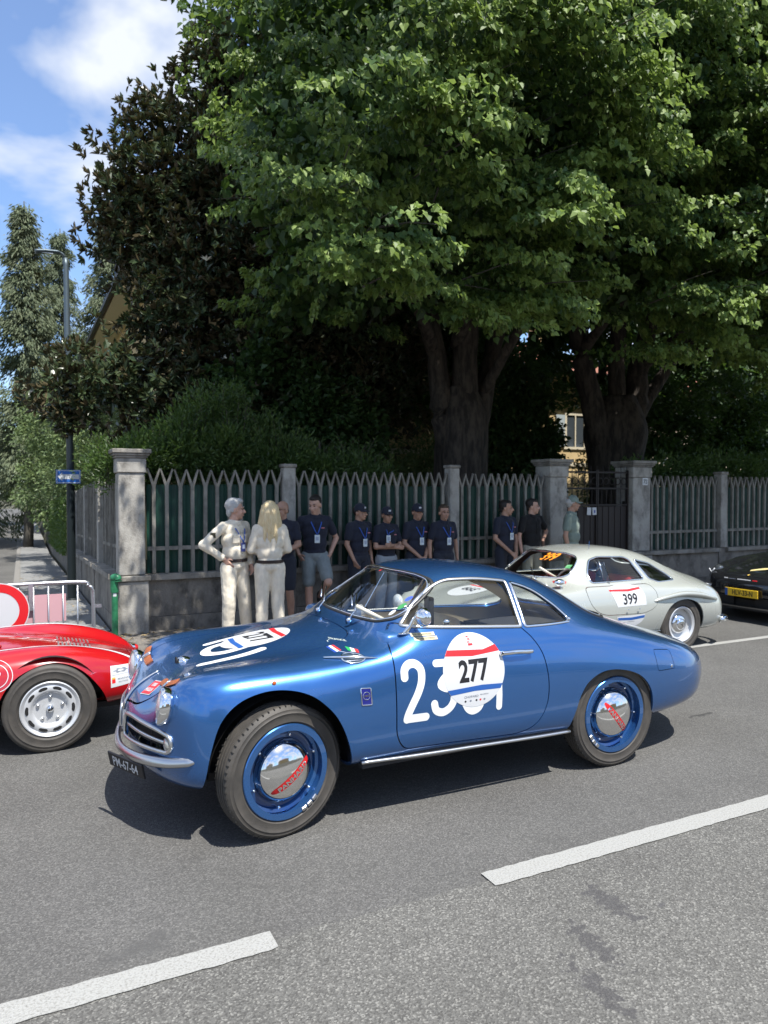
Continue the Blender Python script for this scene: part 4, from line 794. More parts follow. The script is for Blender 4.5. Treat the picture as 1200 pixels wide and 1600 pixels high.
sh_ = thing('fence_shrub', 'long upright shoots standing out of the shrub above the fence', 'shrub', (2.6, 10.5, 0), group='shoots'); del sh_['group']; rg = np.random.default_rng(9); C = []; L = []; mb = MB()
for i in range(120):
    x = rg.uniform(-1.7, 2.6); h0 = 2.25+.5*math.exp(-((x-.0)/.8)**2); h1 = h0+rg.uniform(.15, .55)*(1.1-.3*abs(x)/2); lx, ly = rg.normal(0, .12), rg.normal(-.05, .12); y = rg.uniform(-.25, .25)
    mb.tube([(x, y, h0-.4), (x+lx*.4, y+ly*.4, (h0+h1)/2), (x+lx, y+ly, h1)], [.006, .004, .002], 4, caps=False); k = 34; q = rg.uniform(0, 1, k)
    C.append(np.stack([x+lx*q, y+ly*q, h0-.3+(h1-h0+.3)*q], 1)); a = rg.uniform(0, TAU, k); L.append(np.stack([np.cos(a), np.sin(a), np.full(k, .9)], 1))
C = np.concatenate(C); L = np.concatenate(L); n = len(C); leaves('foliage', C, L, rg.normal(0, 1, (n, 3))+np.array((0, 0, .6)), rg.uniform(.045, .085, n), .32, SHR, sh_, rg.random(n)); o = mb.build('stems', BARK2, sh_, fix=False); o['kind'] = 'stuff'
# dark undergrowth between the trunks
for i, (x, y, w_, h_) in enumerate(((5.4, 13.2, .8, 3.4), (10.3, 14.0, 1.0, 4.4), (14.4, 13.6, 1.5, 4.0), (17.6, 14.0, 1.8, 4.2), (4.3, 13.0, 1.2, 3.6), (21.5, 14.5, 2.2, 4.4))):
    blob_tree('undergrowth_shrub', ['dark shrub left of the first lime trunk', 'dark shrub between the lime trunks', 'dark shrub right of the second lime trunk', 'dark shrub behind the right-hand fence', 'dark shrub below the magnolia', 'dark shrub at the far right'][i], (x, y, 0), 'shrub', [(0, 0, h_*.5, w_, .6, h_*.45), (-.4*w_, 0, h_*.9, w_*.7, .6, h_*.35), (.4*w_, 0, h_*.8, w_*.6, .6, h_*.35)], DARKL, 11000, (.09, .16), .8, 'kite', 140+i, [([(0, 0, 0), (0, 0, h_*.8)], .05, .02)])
blob_tree('fence_shrub', 'sprawling pale shrub around the corner pillar over the side fence', (1.42, 11.2, 0), 'shrub', [(.1, 0, 2.15, .3, .7, .28), (.2, -.6, 2.3, .3, .45, .25), (.15, 1.2, 2.1, .25, .8, .25)], SHR, 8000, (.05, .11), .34, 'kite', 82, [([(.4, 0, 0), (.2, 0, 2)], .04, .02)], shell=.5, front=False, Lz=.5)
blob_tree('fence_shrub', 'bright laurel top showing over the right-hand fence', (13.2, 10.6, 0), 'shrub', [(-2.2, 0, 2.15, .9, .5, .22), (-.9, 0, 2.25, .8, .5, .26), (.3, 0, 2.3, .9, .5, .28), (1.6, 0, 2.35, .9, .5, .3), (2.9, 0, 2.35, .9, .5, .3), (4.4, 0, 2.4, 1, .5, .3)], SHR, 12000, (.06, .11), .42, 'kite', 83, [([(a, .15, 0), (a, .15, 2.1)], .03, .015) for a in (-1.5, 0, 1.5, 3)], shell=.5, Lz=.4)
# conifers far down the street
def conifer(loc, h, r, label, seed, n=42000):
    t = thing('conifer', label, 'tree', loc, group='tall conifers beyond the side street'); rg = np.random.default_rng(seed); mb = MB(); limb(mb, [(0, 0, 0), (.1, 0, h*.5), (0, 0, h)], .22, .02, 8, seed); mb.build('trunk', BARK2, t, smooth=True)
    nb = 190; C = []; L = []
    for i in range(nb):
        z = h*(.12+.86*(i/nb)**.9); a = rg.uniform(0, TAU); rr = r*(1-(z/h))**.8*rg.uniform(.6, 1.15)+.15; m = int(n/nb*(.5+rr/r)); q = rg.random(m)**.6
        p = np.stack([np.cos(a)*rr*q, np.sin(a)*rr*q, z-.25*rr*q+.18*rr*q**3], 1)+rg.normal(0, .13, (m, 3)); p[:, 2] -= rg.random(m)*.9*rr*.5*q; C.append(p); L.append(np.stack([np.full(m, math.cos(a)), np.full(m, math.sin(a)), np.full(m, -1.1)], 1)+rg.normal(0, .3, (m, 3)))
    C = np.concatenate(C); L = np.concatenate(L); m = len(C); leaves('foliage', C, L, rg.normal(0, 1, (m, 3)), rg.uniform(.13, .30, m), .26, CONI, t, rg.random(m)); return t
conifer((.3, 36, -.7), 15.2, 2.6, 'tall drooping conifer left of the street lamp', 91); conifer((4.2, 40, -.7), 17.0, 3.0, 'conifer right of the street lamp behind the yellow house', 92); conifer((-3.0, 40, -.7), 14, 2.8, 'conifer at the left edge down the side street', 93); conifer((2.2, 46, -.7), 17.5, 3, 'dark conifer between the lamp and the house', 94)
for i, (x, y, hh) in enumerate(((-1.5, 56, 7), (5, 60, 8), (-9, 60, 8), (-6, 48, 7), (-14, 70, 8), (9, 52, 9))):
    blob_tree('street_tree', ['rounded tree closing the end of the side street', 'leafy tree right of the street end', 'leafy tree at the far left', 'leafy tree over the far pavement', 'hazy tree far left', 'leafy tree behind the conifers'][i], (x, y, -.5), 'tree', [(0, 0, hh*.6, 3, 2.5, hh*.3), (-1.5, 0, hh*.8, 2, 2, hh*.2), (1.6, 0, hh*.75, 2, 2, hh*.22)], CONI if i % 2 else PALE, 7000, (.2, .36), .7, 'kite', 100+i, [([(0, 0, 0), (0, 0, hh*.6)], .2, .1)], 'trees at the end of the side street')
# ------------------------------------------------------------------ shared car pieces
TAN = mk('tan_trim', (.64, .53, .37), .7, bump=.1, bscale=80); TYRE_W = mk('tyre_mark', (.7, .7, .68), .6)
INT_D = mk('dark_interior', (.03, .03, .032), .7)
def adj(poly, tc=3.57, t0=3.62, sx=1.23): k = tc/t0; return [((x+sx)*k-sx, CAM_H+(z-CAM_H)*k) for x, z in poly]
def tyre_mesh(r, w, rim, mb, n=72):
    h = w/2; f_ = lambda q: rim+(r-rim)*q; prof = [(rim, -h*.72), (rim+.010, -h*.86), (f_(.16), -h*.93), (f_(.18), -h*.965), (f_(.21), -h*.965), (f_(.23), -h*.955), (f_(.42), -h), (f_(.58), -h*.995), (f_(.60), -h*1.02), (f_(.63), -h*1.02), (f_(.65), -h*.985), (f_(.78), -h*.94), (f_(.80), -h*.95), (r-.012, -h*.86), (r-.004, -h*.77)]
    t = []
    for k in range(5):
        y = -h*.70+k*h*.35; t += [(r, y-.0), (r, y+h*.22), (r-.008, y+h*.245), (r-.008, y+h*.325)] if k < 4 else [(r, y)]
    pr = prof + t + [(a, -b) for a, b in prof[::-1]]
    return mb.lathe(pr, n, 'Y')
def wheel_blue(parent, x, y, steer=0, rot=0):
    """wheel, outer face towards -Y at local y=0; returns the wheel part"""
    T = rotm(rz=steer); PB = MATS['blue_paint']
    mb = MB(); mb.lathe([(.215, .0), (.246, .0), (.251, .006), (.243, .014), (.229, .018), (.224, .055), (.208, .062), (.206, .078), (.19, .088), (.16, .078), (.14, .066), (.0, .064)], 64, 'Y')
    mb.lathe([(.0, .10), (.15, .10), (.2, .09), (.206, .15), (.232, .16)], 40, 'Y')
    w = mb.build('wheel', PB, parent, smooth=45); w.location = (x, y, .345); w.rotation_euler = (0, rot, steer)
    ty = tyre_mesh(.345, .150, .243, MB()); t = ty.build('tyre', RUBBER, w, smooth=50); t.location = (0, .075-.002, 0)
    # sipes: shallow cross grooves between tread blocks
    sp = MB()
    for i in range(64):
        a = TAU*i/64
        for k in (-1, 1):
            c = Matrix.Rotation(a+(.02 if k > 0 else 0), 4, 'Y'); sp.box(.3385, .3462, -.004, .012, -.003, .003, T=c @ Matrix.Translation((0, .075+k*.056-.004, 0)) @ rotm(rx=0))
    sp.build('tread_groove', BLACK, w).location = (0, 0, 0)
    dk = MB().lathe([(.214, .066), (.168, .058), (.166, .0605), (.15, .068)], 48, 'Y').build('disc_face', mk('blue_dark_enamel', (.01, .05, .16), .22, .3, coat=1), w, smooth=True)
    hp = [(.0, -.040), (.045, -.037), (.09, -.027), (.125, -.010), (.150, .010), (.159, .03), (.156, .046), (.163, .053), (.164, .060), (.14, .066)]
    MB().lathe(hp, 64, 'Y').build('hubcap', mk('polished_alloy', (.80, .80, .79), .09, 1), w, smooth=True)
    for k in range(6):
        a = TAU*k/6+.35; nb = MB().cyl(.009, .030, .070, 8, 'Y', T=Matrix.Translation((math.cos(a)*.190, 0, math.sin(a)*.190)))
        nb.ball((math.cos(a)*.190, .030, math.sin(a)*.190), .0088, 8).build('wheel_nut', CHROME, w, smooth=50)
    for k in range(3): MB().rbox(-.016, .016, -.006, .004, -.011, .011, .004, 1, T=Matrix.Rotation(-.45-.16*k, 4, 'Y') @ Matrix.Translation((0, 0, -.238)) ).build('balance_weight', ALU, w)
    # red flash with the maker's lettering, lying on the domed cap
    hy = lambda rr: np.interp(rr, [0, .045, .09, .125, .145, .153], [-.040, -.037, -.027, -.010, .010, .03])-.0014
    def lay(V, F, mat, name, off=0):
        V, F = sub2d(V, F, .02); c, s_ = math.cos(.62), math.sin(.62); Q = []
        for a, b in V:
            b2 = b-.022+.3*a*a; X, Z = a*c-b2*s_+.005, a*s_+b2*c-.0; Q.append((X, hy(math.hypot(X, Z))-off, Z))
        o = raw(name, Q, F, mat, w, smooth=True); return o
    fl = [(-.138, .002), (-.11, .018), (0, .021), (.10, .018), (.138, .004), (.10, -.016), (0, -.018), (-.10, -.015)]
    lay(*fill2d(bez(fl, 3)), mk('red_enamel', (.5, .012, .015), .35), 'badge_flash')
    V, F = text2d('PANHARD', .027, .035, 1.2); lay(V, F, CHROME, 'badge_lettering', .0012)
    return w
def seat(parent, x, y, m, z=.34, name='seat', s=1):
    mb = MB(); mb.rbox(-.24, .26, -.23, .23, -.09, .06, .05, 3); mb.rbox(-.06, .07, -.23, .23, 0, .48, .05, 3, T=Matrix.Translation((.27, 0, .02)) @ rotm(ry=.25))
    o = mb.build(name, m, parent, smooth=True); o.location = (x, y, z); o.scale = (s, s, s); return o
def steering(parent, x, y, z, m, r=.19):
    mb = MB(); mb.tube([(0, r*math.cos(TAU*k/28), r*math.sin(TAU*k/28)) for k in range(28)], .011, 8, closed=True)
    for k in range(3):
        a = PI/2+TAU*k/3; mb.tube([(0, 0, 0), (0, r*math.cos(a), r*math.sin(a))], .007, 6)
    mb.cyl(.03, -.02, .03, 12, 'X'); mb.tube([(0, 0, 0), (-.4, 0, 0)], .014, 6)
    o = mb.build('steering_wheel', m, parent, smooth=True); o.location = (x, y, z); o.rotation_euler = (0, R(28), 0); return o
def liner(parent, x, y0, y1, r, z=.345):
    MB().lathe([(.0, y1), (r, y1), (r, y0)], 24, 'Y', a0=.02, a1=PI-.02).build('wheel_arch_liner', BLACK, parent, smooth=40).location = (x, 0, z)
# ------------------------------------------------------------------ the blue coupe
def metallic(name, c1, c2, coat=1, rough=.28, metal=.75):
    m = mk(name, c1, rough, metal, coat=coat); t = m.node_tree; b = t.nodes['Principled BSDF']
    lw = t.nodes.new('ShaderNodeLayerWeight'); lw.inputs[0].default_value = .35; r = t.nodes.new('ShaderNodeValToRGB')
    r.color_ramp.elements[0].color = (*c1, 1); r.color_ramp.elements[1].color = (*c2, 1); t.links.new(lw.outputs['Facing'], r.inputs[0])
    tc = t.nodes.new('ShaderNodeTexCoord'); n = t.nodes.new('ShaderNodeTexNoise'); n.inputs['Scale'].default_value = 900; n.inputs['Detail'].default_value = 2
    bp = t.nodes.new('ShaderNodeBump'); bp.inputs['Strength'].default_value = .06; bp.inputs['Distance'].default_value = .001
    t.links.new(tc.outputs['Object'], n.inputs['Vector']); t.links.new(n.outputs['Fac'], bp.inputs['Height']); t.links.new(bp.outputs[0], b.inputs['Normal'])
    n2 = t.nodes.new('ShaderNodeTexNoise'); n2.inputs['Scale'].default_value = 2.2; n2.inputs['Detail'].default_value = 6; t.links.new(tc.outputs['Object'], n2.inputs['Vector'])
    mr = t.nodes.new('ShaderNodeMapRange'); mr.inputs[1].default_value = .3; mr.inputs[2].default_value = .75; mr.inputs[3].default_value = rough*.8; mr.inputs[4].default_value = rough*1.35
    t.links.new(n2.outputs['Fac'], mr.inputs[0]); t.links.new(mr.outputs[0], b.inputs['Roughness'])
    t.links.new(r.outputs[0], b.inputs['Base Color']); return m
BLUE = metallic('blue_paint', (.036, .140, .385), (.035, .10, .26), rough=.22, metal=.68)
def row(x, w, z): return (x if isinstance(x, list) else [x]*len(w), w, z)
def build_blue():
    net = [
     row([-.727,-.712,-.665,-.61,-.565,-.535,-.53,-.535,-.565,-.665,-.70],[0,.2,.36,.48,.57,.61,.615,.60,.52,.28,0],[.452,.452,.452,.452,.452,.452,.450,.448,.448,.448,.448]),
     row([-.732,-.712,-.655,-.60,-.54,-.50,-.49,-.50,-.545,-.66,-.70],[0,.2,.37,.50,.61,.67,.685,.67,.60,.30,0],[.575,.575,.58,.59,.59,.54,.46,.385,.325,.30,.30]),
     row([-.675,-.66,-.61,-.58,-.515,-.45,-.43,-.44,-.47,-.55,-.6],[0,.2,.37,.51,.64,.72,.735,.72,.66,.35,0],[.685,.685,.695,.735,.75,.66,.50,.38,.285,.265,.265]),
     row([-.555,-.55,-.53,-.52,-.46,-.38,-.35,-.36,-.38,-.4,-.4],[0,.2,.36,.49,.62,.74,.77,.76,.72,.45,0],[.755,.757,.79,.835,.855,.78,.58,.40,.28,.26,.26]),
     row([-.38,-.38,-.37,-.35,-.29,-.22,-.20,-.20,-.2,-.2,-.2],[0,.2,.36,.49,.62,.745,.79,.785,.75,.5,0],[.83,.83,.845,.87,.885,.83,.62,.42,.285,.27,.27]),
     row(0,[0,.2,.37,.50,.62,.745,.80,.795,.765,.5,0],[.90,.89,.87,.88,.89,.84,.64,.43,.295,.28,.28]),
     row(.3,[0,.2,.39,.51,.63,.75,.805,.80,.77,.5,0],[.95,.94,.92,.91,.90,.855,.66,.44,.30,.28,.28]),
     row([.50,.505,.53,.56,.58,.58,.58,.58,.58,.58,.58],[0,.22,.42,.545,.66,.765,.81,.80,.77,.5,0],[.99,.985,.97,.955,.93,.875,.67,.44,.30,.28,.28]),
     row([.575,.58,.61,.655,.70,.70,.70,.70,.7,.7,.7],[0,.22,.43,.565,.675,.77,.81,.80,.77,.5,0],[1.005,1.003,1.0,1.0,.97,.895,.67,.44,.30,.28,.28]),
     row([.64,.645,.68,.74,.80,.80,.8,.8,.8,.8,.8],[0,.22,.43,.56,.69,.77,.81,.80,.77,.5,0],[1.055,1.053,1.05,1.075,.99,.90,.67,.44,.30,.28,.28]),
     row([.80,.805,.835,.875,.92,.92,.92,.92,.9,.9,.9],[0,.22,.42,.525,.69,.77,.81,.80,.77,.5,0],[1.185,1.183,1.17,1.165,.993,.90,.67,.44,.30,.28,.28]),
     row([.93,.935,.965,1.01,1.05,1.05,1.05,1.05,1.05,1.05,1.05],[0,.21,.39,.49,.69,.77,.81,.80,.77,.5,0],[1.305,1.302,1.287,1.25,.988,.90,.67,.44,.30,.28,.28]),
     row(1.25,[0,.21,.39,.49,.69,.77,.81,.80,.77,.5,0],[1.352,1.348,1.33,1.275,.98,.895,.66,.43,.29,.27,.27]),
     row(1.6,[0,.21,.38,.48,.685,.765,.81,.80,.765,.5,0],[1.325,1.321,1.30,1.245,.968,.88,.65,.42,.28,.26,.26]),
     row(1.92,[0,.2,.36,.465,.67,.755,.805,.79,.76,.5,0],[1.245,1.238,1.21,1.15,.958,.87,.64,.41,.27,.25,.25]),
     row(2.2,[0,.2,.34,.45,.63,.74,.80,.785,.755,.5,0],[1.095,1.088,1.055,.995,.93,.855,.63,.41,.27,.25,.25]),
     row(2.45,[0,.2,.35,.47,.61,.725,.79,.78,.75,.5,0],[.95,.945,.93,.905,.875,.82,.61,.40,.27,.25,.25]),
     row(2.75,[0,.2,.35,.47,.60,.705,.765,.755,.72,.5,0],[.855,.85,.84,.82,.80,.755,.575,.39,.27,.26,.26]),
     row(3.05,[0,.2,.35,.46,.575,.665,.715,.70,.65,.4,0],[.77,.765,.755,.735,.71,.66,.53,.385,.285,.27,.27]),
     row([3.36,3.35,3.33,3.30,3.26,3.2,3.17,3.18,3.2,3.2,3.2],[0,.2,.34,.45,.54,.605,.64,.625,.57,.3,0],[.685,.68,.67,.65,.615,.57,.49,.39,.31,.29,.29]),
     row([3.52,3.50,3.46,3.41,3.35,3.29,3.27,3.28,3.31,3.36,3.38],[0,.19,.33,.43,.50,.55,.57,.55,.50,.27,0],[.58,.575,.565,.55,.535,.52,.475,.43,.39,.37,.37]),
     row([3.53,3.51,3.47,3.42,3.36,3.31,3.30,3.31,3.36,3.42,3.45],[0,.18,.32,.41,.47,.51,.53,.51,.47,.25,0],[.48,.48,.48,.48,.48,.48,.475,.472,.47,.47,.47])]
    s = Surf(net)
    farch = bez(adj([(-.43,.2),(-.405,.36),(-.385,.486),(-.338,.632),(-.247,.723),(-.113,.765),(.025,.762),(.152,.719),(.254,.631),(.313,.540),(.358,.421),(.385,.3),(.40,.2)]), 5, False)+[np.array((.4,.0)), np.array((-.43,.0))]
    rarch = bez(adj([(1.87,.12),(1.895,.297),(1.935,.42),(1.965,.505),(2.03,.585),(2.157,.637),(2.317,.633),(2.482,.582),(2.583,.491),(2.625,.378),(2.64,.22),(2.65,.12)]), 5, False)+[np.array((2.66,.0)), np.array((1.86,.0))]
    side_lo = lambda P, N: (P[..., 1] > .42)
    dwin = rnd([(.735,1.030),(.80,1.085),(.865,1.143),(.955,1.20),(1.04,1.241),(1.12,1.262),(1.334,1.262),(1.565,1.232),(1.535,.975)], [.02,.05,.05,.05,.05,.05,.1,.02,.015], 3)
    qwin = rnd([(1.600,1.222),(1.567,.972),(1.75,.968),(1.945,.968),(1.955,.99),(1.90,1.062),(1.79,1.150),(1.70,1.193)], [.015,.012,.05,.03,.03,.1,.1,.05], 4)
    door = rnd([(.70,1.04),(.618,.95),(.61,.70),(.613,.46),(.665,.372),(1.0,.362),(1.46,.345),(1.585,.385),(1.655,.50),(1.668,.65),(1.640,.82),(1.575,.925),(1.53,.968),(1.54,1.0)], [.02,.08,.1,.08,.07,.1,.1,.08,.1,.1,.1,.05,.02,.02], 4)
    wsh = [(-.22,1.034),(.22,1.032),(.44,1.034),(.535,1.058),(.552,1.09),(.525,1.165),(.485,1.23),(.435,1.267),(.34,1.285),(.2,1.293),(-.2,1.293)]; wsh = [(-w, z) for w, z in wsh[::-1] if w > .25]+wsh; wsh = rnd(wsh, .03, 3)
    rwin = [(-.3,1.18),(0,1.21),(.24,1.195),(.325,1.145),(.375,1.06),(.455,.965),(.455,.93),(.3,.915),(-.3,.915)]; rwin = rnd(rwin, .03, 3)
    hood = [(-.70,-.3),(-.70,0),(-.672,.20),(-.60,.325),(-.52,.405),(-.40,.44),(-.2,.455),(.20,.465),(.40,.46),(.475,.43),(.51,.36),(.515,.2),(.515,0),(.515,-.3)]; hood = rnd(hood, .06, 4)
    fuel = rnd(adj([(2.666,.722),(2.845,.70),(2.858,.575),(2.675,.58)]), .015, 3)
    gr_p = rnd([(.085,.455),(.085,.575),(.20,.588),(.48,.578),(.57,.56),(.585,.515),(.56,.475)], [.02,.03,.03,.05,.03,.03,.03], 3)
    regs = [dict(m='xz', p=farch, c=side_lo, g=0), dict(m='xz', p=rarch, c=side_lo, g=0),
            dict(m='xz', p=door, c=side_c, g=.007), dict(m='xz', p=dwin, c=side_c, g=.002), dict(m='xz', p=qwin, c=side_c, g=.002),
            dict(m='wz', p=wsh, c=lambda P, N: (P[..., 0] < 1.08) & (P[..., 0] > .5), g=.002),
            dict(m='wz', p=rwin, c=lambda P, N: (P[..., 0] > 1.9) & (P[..., 0] < 2.7) & (N[..., 2] > .1), g=.002),
            dict(m='xw', p=hood, c=lambda P, N: (P[..., 2] > .60) & (N[..., 2] > .15), g=.006),
            dict(m='xz', p=fuel, c=side_c, g=.004),
            dict(m='wz', p=gr_p, c=lambda P, N: (N[..., 0] < -.1) & (P[..., 0] < -.3), g=.002)]
    s.cut(14, [8, 8, 8, 10, 10, 10, 9, 7, 4, 4], regs)
    import copy as _c
    dwin2 = rnd([(.735,1.030),(.80,1.085),(.865,1.143),(.955,1.20),(1.04,1.241),(1.12,1.262),(1.334,1.262),(1.565,1.232),(1.52,.90),(1.4,.885),(.86,.90),(.75,.95)], [.02,.05,.05,.05,.05,.05,.1,.02,.03,.03,.05,.04], 3)
    s2 = Surf(net); regs2 = [dict(r) for r in regs]; qwin2 = rnd([(1.600,1.215),(1.575,.905),(1.75,.89),(2.22,.875),(2.30,.90),(2.26,.95),(2.08,1.05),(1.90,1.13),(1.72,1.185)], [.02,.03,.03,.03,.03,.05,.1,.1,.05], 3); regs2[3] = dict(m='xz', p=dwin2, c=side_c, g=.002); regs2[4] = dict(m='xz', p=qwin2, c=side_c, g=.002); s2.cut(14, [8, 8, 8, 10, 10, 10, 9, 7, 4, 4], regs2)
    def both2(L, fl=0, ins=0, mask=None):
        V1, F1 = s.piece(L, fl, ins, mask=mask); V2, F2 = s2.piece(L, fl, ins, mask=mask); n = len(V2); return weld(V2+flip(V1), [tuple(f) for f in F2]+[tuple(i+n for i in f[::-1]) for f in F1])
    t = thing('vintage_coupe', 'metallic blue vintage coupe with race number 277 on its white door roundel', 'car', (1.23, 4.37, 0))
    raw('body', *both2(0, .016), BLUE, t, smooth=45)
    for near in (1, 0):
        for L, nm, mt, fl, ins in ((3, 'door', BLUE, .014, 0), (9, 'fuel_flap', BLUE, .006, 0), (4, 'door_window', GLASS, 0, .012), (5, 'quarter_window', GLASS, 0, .010)):
            if nm == 'fuel_flap' and not near: continue
            V, F = (s if near else s2).piece(L, fl, ins)
            o = raw(nm, flip(V) if near else V, rev(F) if near else F, mt, t, smooth=45)
            if nm == 'door' and near: door_o = o
        for poly, nm in ((dwin, 'window_frame'), (qwin, 'quarter_window_frame')):
            trim(s, nm, poly if near else (dwin2 if poly is dwin else qwin2), 'xz', side_cond, .0135 if nm[0] == 'w' else .011, ALU if nm[0] == 'w' else CHROME, t, near, .55, .002)
    raw('windscreen', *both(*s.piece(6, 0, .008)), GLASS, t, smooth=True); raw('rear_window', *both(*s.piece(7, 0, .008)), GLASS, t, smooth=True)
    hd = raw('bonnet', *both(*s.piece(8, .012)), BLUE, t, smooth=45)
    def ring(poly, cond, r, off, mat, nm):
        half = [p for p in dens(poly, .02) if p[0] >= 0]; half.sort(key=lambda p: 0)
        # order along the open right half
        P = dens(poly, .02); k0 = next(i for i in range(len(P)) if P[i-1][0] < 0 <= P[i][0]); P = P[k0:]+P[:k0]; P = [p for p in P if p[0] >= 0]
        Q, N = on_surf(s, P, 'wz', cond, off, False); Q2 = [Vector((q.x, -q.y, q.z)) for q in Q][::-1]; N2 = [Vector((q.x, -q.y, q.z)) for q in N][::-1]
        Qa = Q+Q2; MB().tube(Qa, r, 6, closed=True, flat=.55, up=N+N2).build(nm, mat, t, smooth=True)
    wc = lambda P, N: (P[..., 0] < 1.1) & (P[..., 0] > .5) & (N[..., 0] < -.05); rc = lambda P, N: (P[..., 0] > 1.9) & (P[..., 0] < 2.75) & (N[..., 2] > .1)
    wc.__name__ = 'wc'; rc.__name__ = 'rc'
    ring(wsh, wc, .013, .001, mk('window_rubber', (.02, .02, .02), .45), 'windscreen_seal'); ring([(w*.985, 1.16+(z-1.16)*.97) for w, z in wsh], wc, .006, .008, CHROME, 'windscreen_trim')
    ring(rwin, rc, .013, .001, MATS['window_rubber'], 'rear_window_seal'); ring([(w*.97, 1.08+(z-1.08)*.95) for w, z in rwin], rc, .006, .007, CHROME, 'rear_window_trim')
    # lining, interior
    for near in (1, 0):
        V, F = (s if near else s2).piece(3, 0, .03, mask=None); raw('door_lining', flip(V) if near else V, rev(F) if near else F, TAN, t, smooth=True)
    raw('cabin_lining', *both2(0, 0, .02, mask=lambda P: (P[..., 0] > .72) & (P[..., 0] < 2.55) & (P[..., 2] > .36)), TAN, t, smooth=True)
    MB().box(-.45, 3.1, -.46, .46, .255, .30).box(.43, 1.86, -.745, .745, .29, .35).box(.40, .46, -.62, .62, .28, .80).box(1.87, 1.9, -.66, .66, .28, .78).box(1.87, 2.6, -.5, .5, .76, .80).build('floor_pan', INT_D, t)
    seat(t, 1.22, -.34, TAN, .45, s=.92); seat(t, 1.22, .34, TAN, .45, s=.92)
    MB().rbox(.60, .80, -.66, .66, .86, 1.0, .05, 3).build('dashboard', mk('dash_paint', (.03, .11, .3), .3, .3, coat=1), t, smooth=True)
    steering(t, .93, -.34, .93, mk('cream_rim', (.6, .56, .46), .35))
    for y in (.12, -.42): MB().cyl(.05, -.006, .02, 20, 'X').build('gauge', mk('gauge_face', (.5, .5, .5), .2, .6), t, smooth=40).location = (.80, y, 1.0)
    # rally computer and loud button seen in the open front window
    MB().rbox(.0, .035, -.04, .04, -.085, .085, .012, 2).build('rally_computer', mk('black_plastic', (.014, .014, .015), .35), t, smooth=40).location = (.97, -.50, 1.085)
    MB().ball((0, 0, 0), .022, 12).tube([(0, 0, 0), (0, .01, -.1)], .006, 6).build('window_crank', CHROME, t, smooth=True).location = (1.05, -.60, 1.025)
    MB().cyl(.055, -.02, .02, 24, 'X', T=rotm(rz=.6)).build('interior_mirror', DARKM, t, smooth=40).location = (1.02, -.15, 1.21)
    MB().tube([(.79, .0, 1.05), (.93, 0, 1.27)], .0035, 5).build('mirror_rod', CHROME, t)
    # wheels
    wheel_blue(t, 0, -.745, R(11), 0); wheel_blue(t, 2.257, -.745, 0, 1.48)
    for x, st in ((0, R(11)), (2.257, 0)):
        w = wheel_blue(t, x, .745, st, 1.0); w.rotation_euler = (0, 0, PI+st)
    for x in (0, 2.257):
        for sg in (-1, 1): liner(t, x, sg*.70, sg*.45, .40 if x < 1 else .365)
    # arch rims darker inside: lip already in the body; sill strips
    for sg in (-1, 1):
        pts = [(.415, sg*.765, .334), (.75, sg*.772, .324), (1.2, sg*.774, .314), (1.6, sg*.770, .303), (1.86, sg*.760, .296)]
        MB().tube([tuple(p) for p in bez(pts, 5, False)], .014, 6, flat=.7).build('sill_strip', ALU, t, smooth=True)
    # bumper with plate
    bp_ = bez([(a+.030, b, c) for a, b, c in [(-.475,-.69,.465),(-.53,-.66,.452),(-.62,-.56,.43),(-.705,-.39,.41),(-.758,-.19,.39),(-.775,0,.380),(-.758,.19,.39),(-.705,.39,.41),(-.62,.56,.43),(-.53,.66,.452),(-.475,.69,.465)]], 6, False)
    MB().tube(bp_, [.014+.012*min(1, min(i, len(bp_)-1-i)/5) for i in range(len(bp_))], 10, flat=.62, up=[(-.9, 0, .3)]*len(bp_)).build('front_bumper', mk('brushed_bumper', (.55, .56, .57), .28, 1), t, smooth=True)
    pl = MB().rbox(-.006, .006, -.17, .17, -.042, .042, .004, 1).build('number_plate', INK, t); pl.location = (-.735, -.24, .338); pl.rotation_euler = (0, R(-12), R(24))
    Tt = Matrix(((0, 0, -1, -.0075), (-1, 0, 0, 0), (0, 1, 0, 0), (0, 0, 0, 1)))
    flat_text('plate_lettering', 'PM-67-64', .056, WHITE, pl, Tt, .012, .82)
    # grille: frame, slats, dark box, indicator
    fc = front_cond
    for near in (1, 0):
        sg = -1 if near else 1
        trim(s, 'grille_frame', gr_p, 'wz', fc, .012, ALU, t, near, .8, .004)
        V, F = s.piece(10, 0, .06); raw('grille_well', flip(V) if near else V, rev(F) if near else F, BLACK, t)
        for a, b in ((.095, .525), (.30, .50)):
            pass
        for pts in ([(.09,.520),(.2,.523),(.35,.520),(.52,.517)],):
            Q, N = on_surf(s, bez(pts, 4, False), 'wz', fc, -.012, near); MB().tube(Q, .0115, 6, flat=.7, up=N).build('grille_bar', ALU, t, smooth=True)
        for w in (.40,):
            Q, N = on_surf(s, [(w, .465+.01*i) for i in range(10)], 'wz', fc, -.018, near); MB().tube(Q, .004, 5, up=N).build('grille_bar', DARKM, t)
        Q, N = on_surf(s, [(.535, .512)], 'wz', fc, -.012, near); o = MB().ball((0, 0, 0), .040, 16, .5, 1.15, .95).build('indicator_lamp', mk('grey_lens', (.3, .3, .28), .15, .3, coat=1, bump=.4, bscale=60), t, smooth=True); o.location = Q[0]
        # head lamp: chrome bowl and fluted lens
        hy_ = sg*.515; o = MB().lathe([(.05, .06), (.085, .045), (.095, .02), (.0975, -.004), (.095, -.020), (.088, -.027), (.084, -.016)], 40, 'X').build('headlamp_bezel', CHROME, t, smooth=50); o.location = (-.585, hy_*.985, .705); o.scale = (.9, .86, 1); o.rotation_euler = (0, R(8), R(6)*sg)
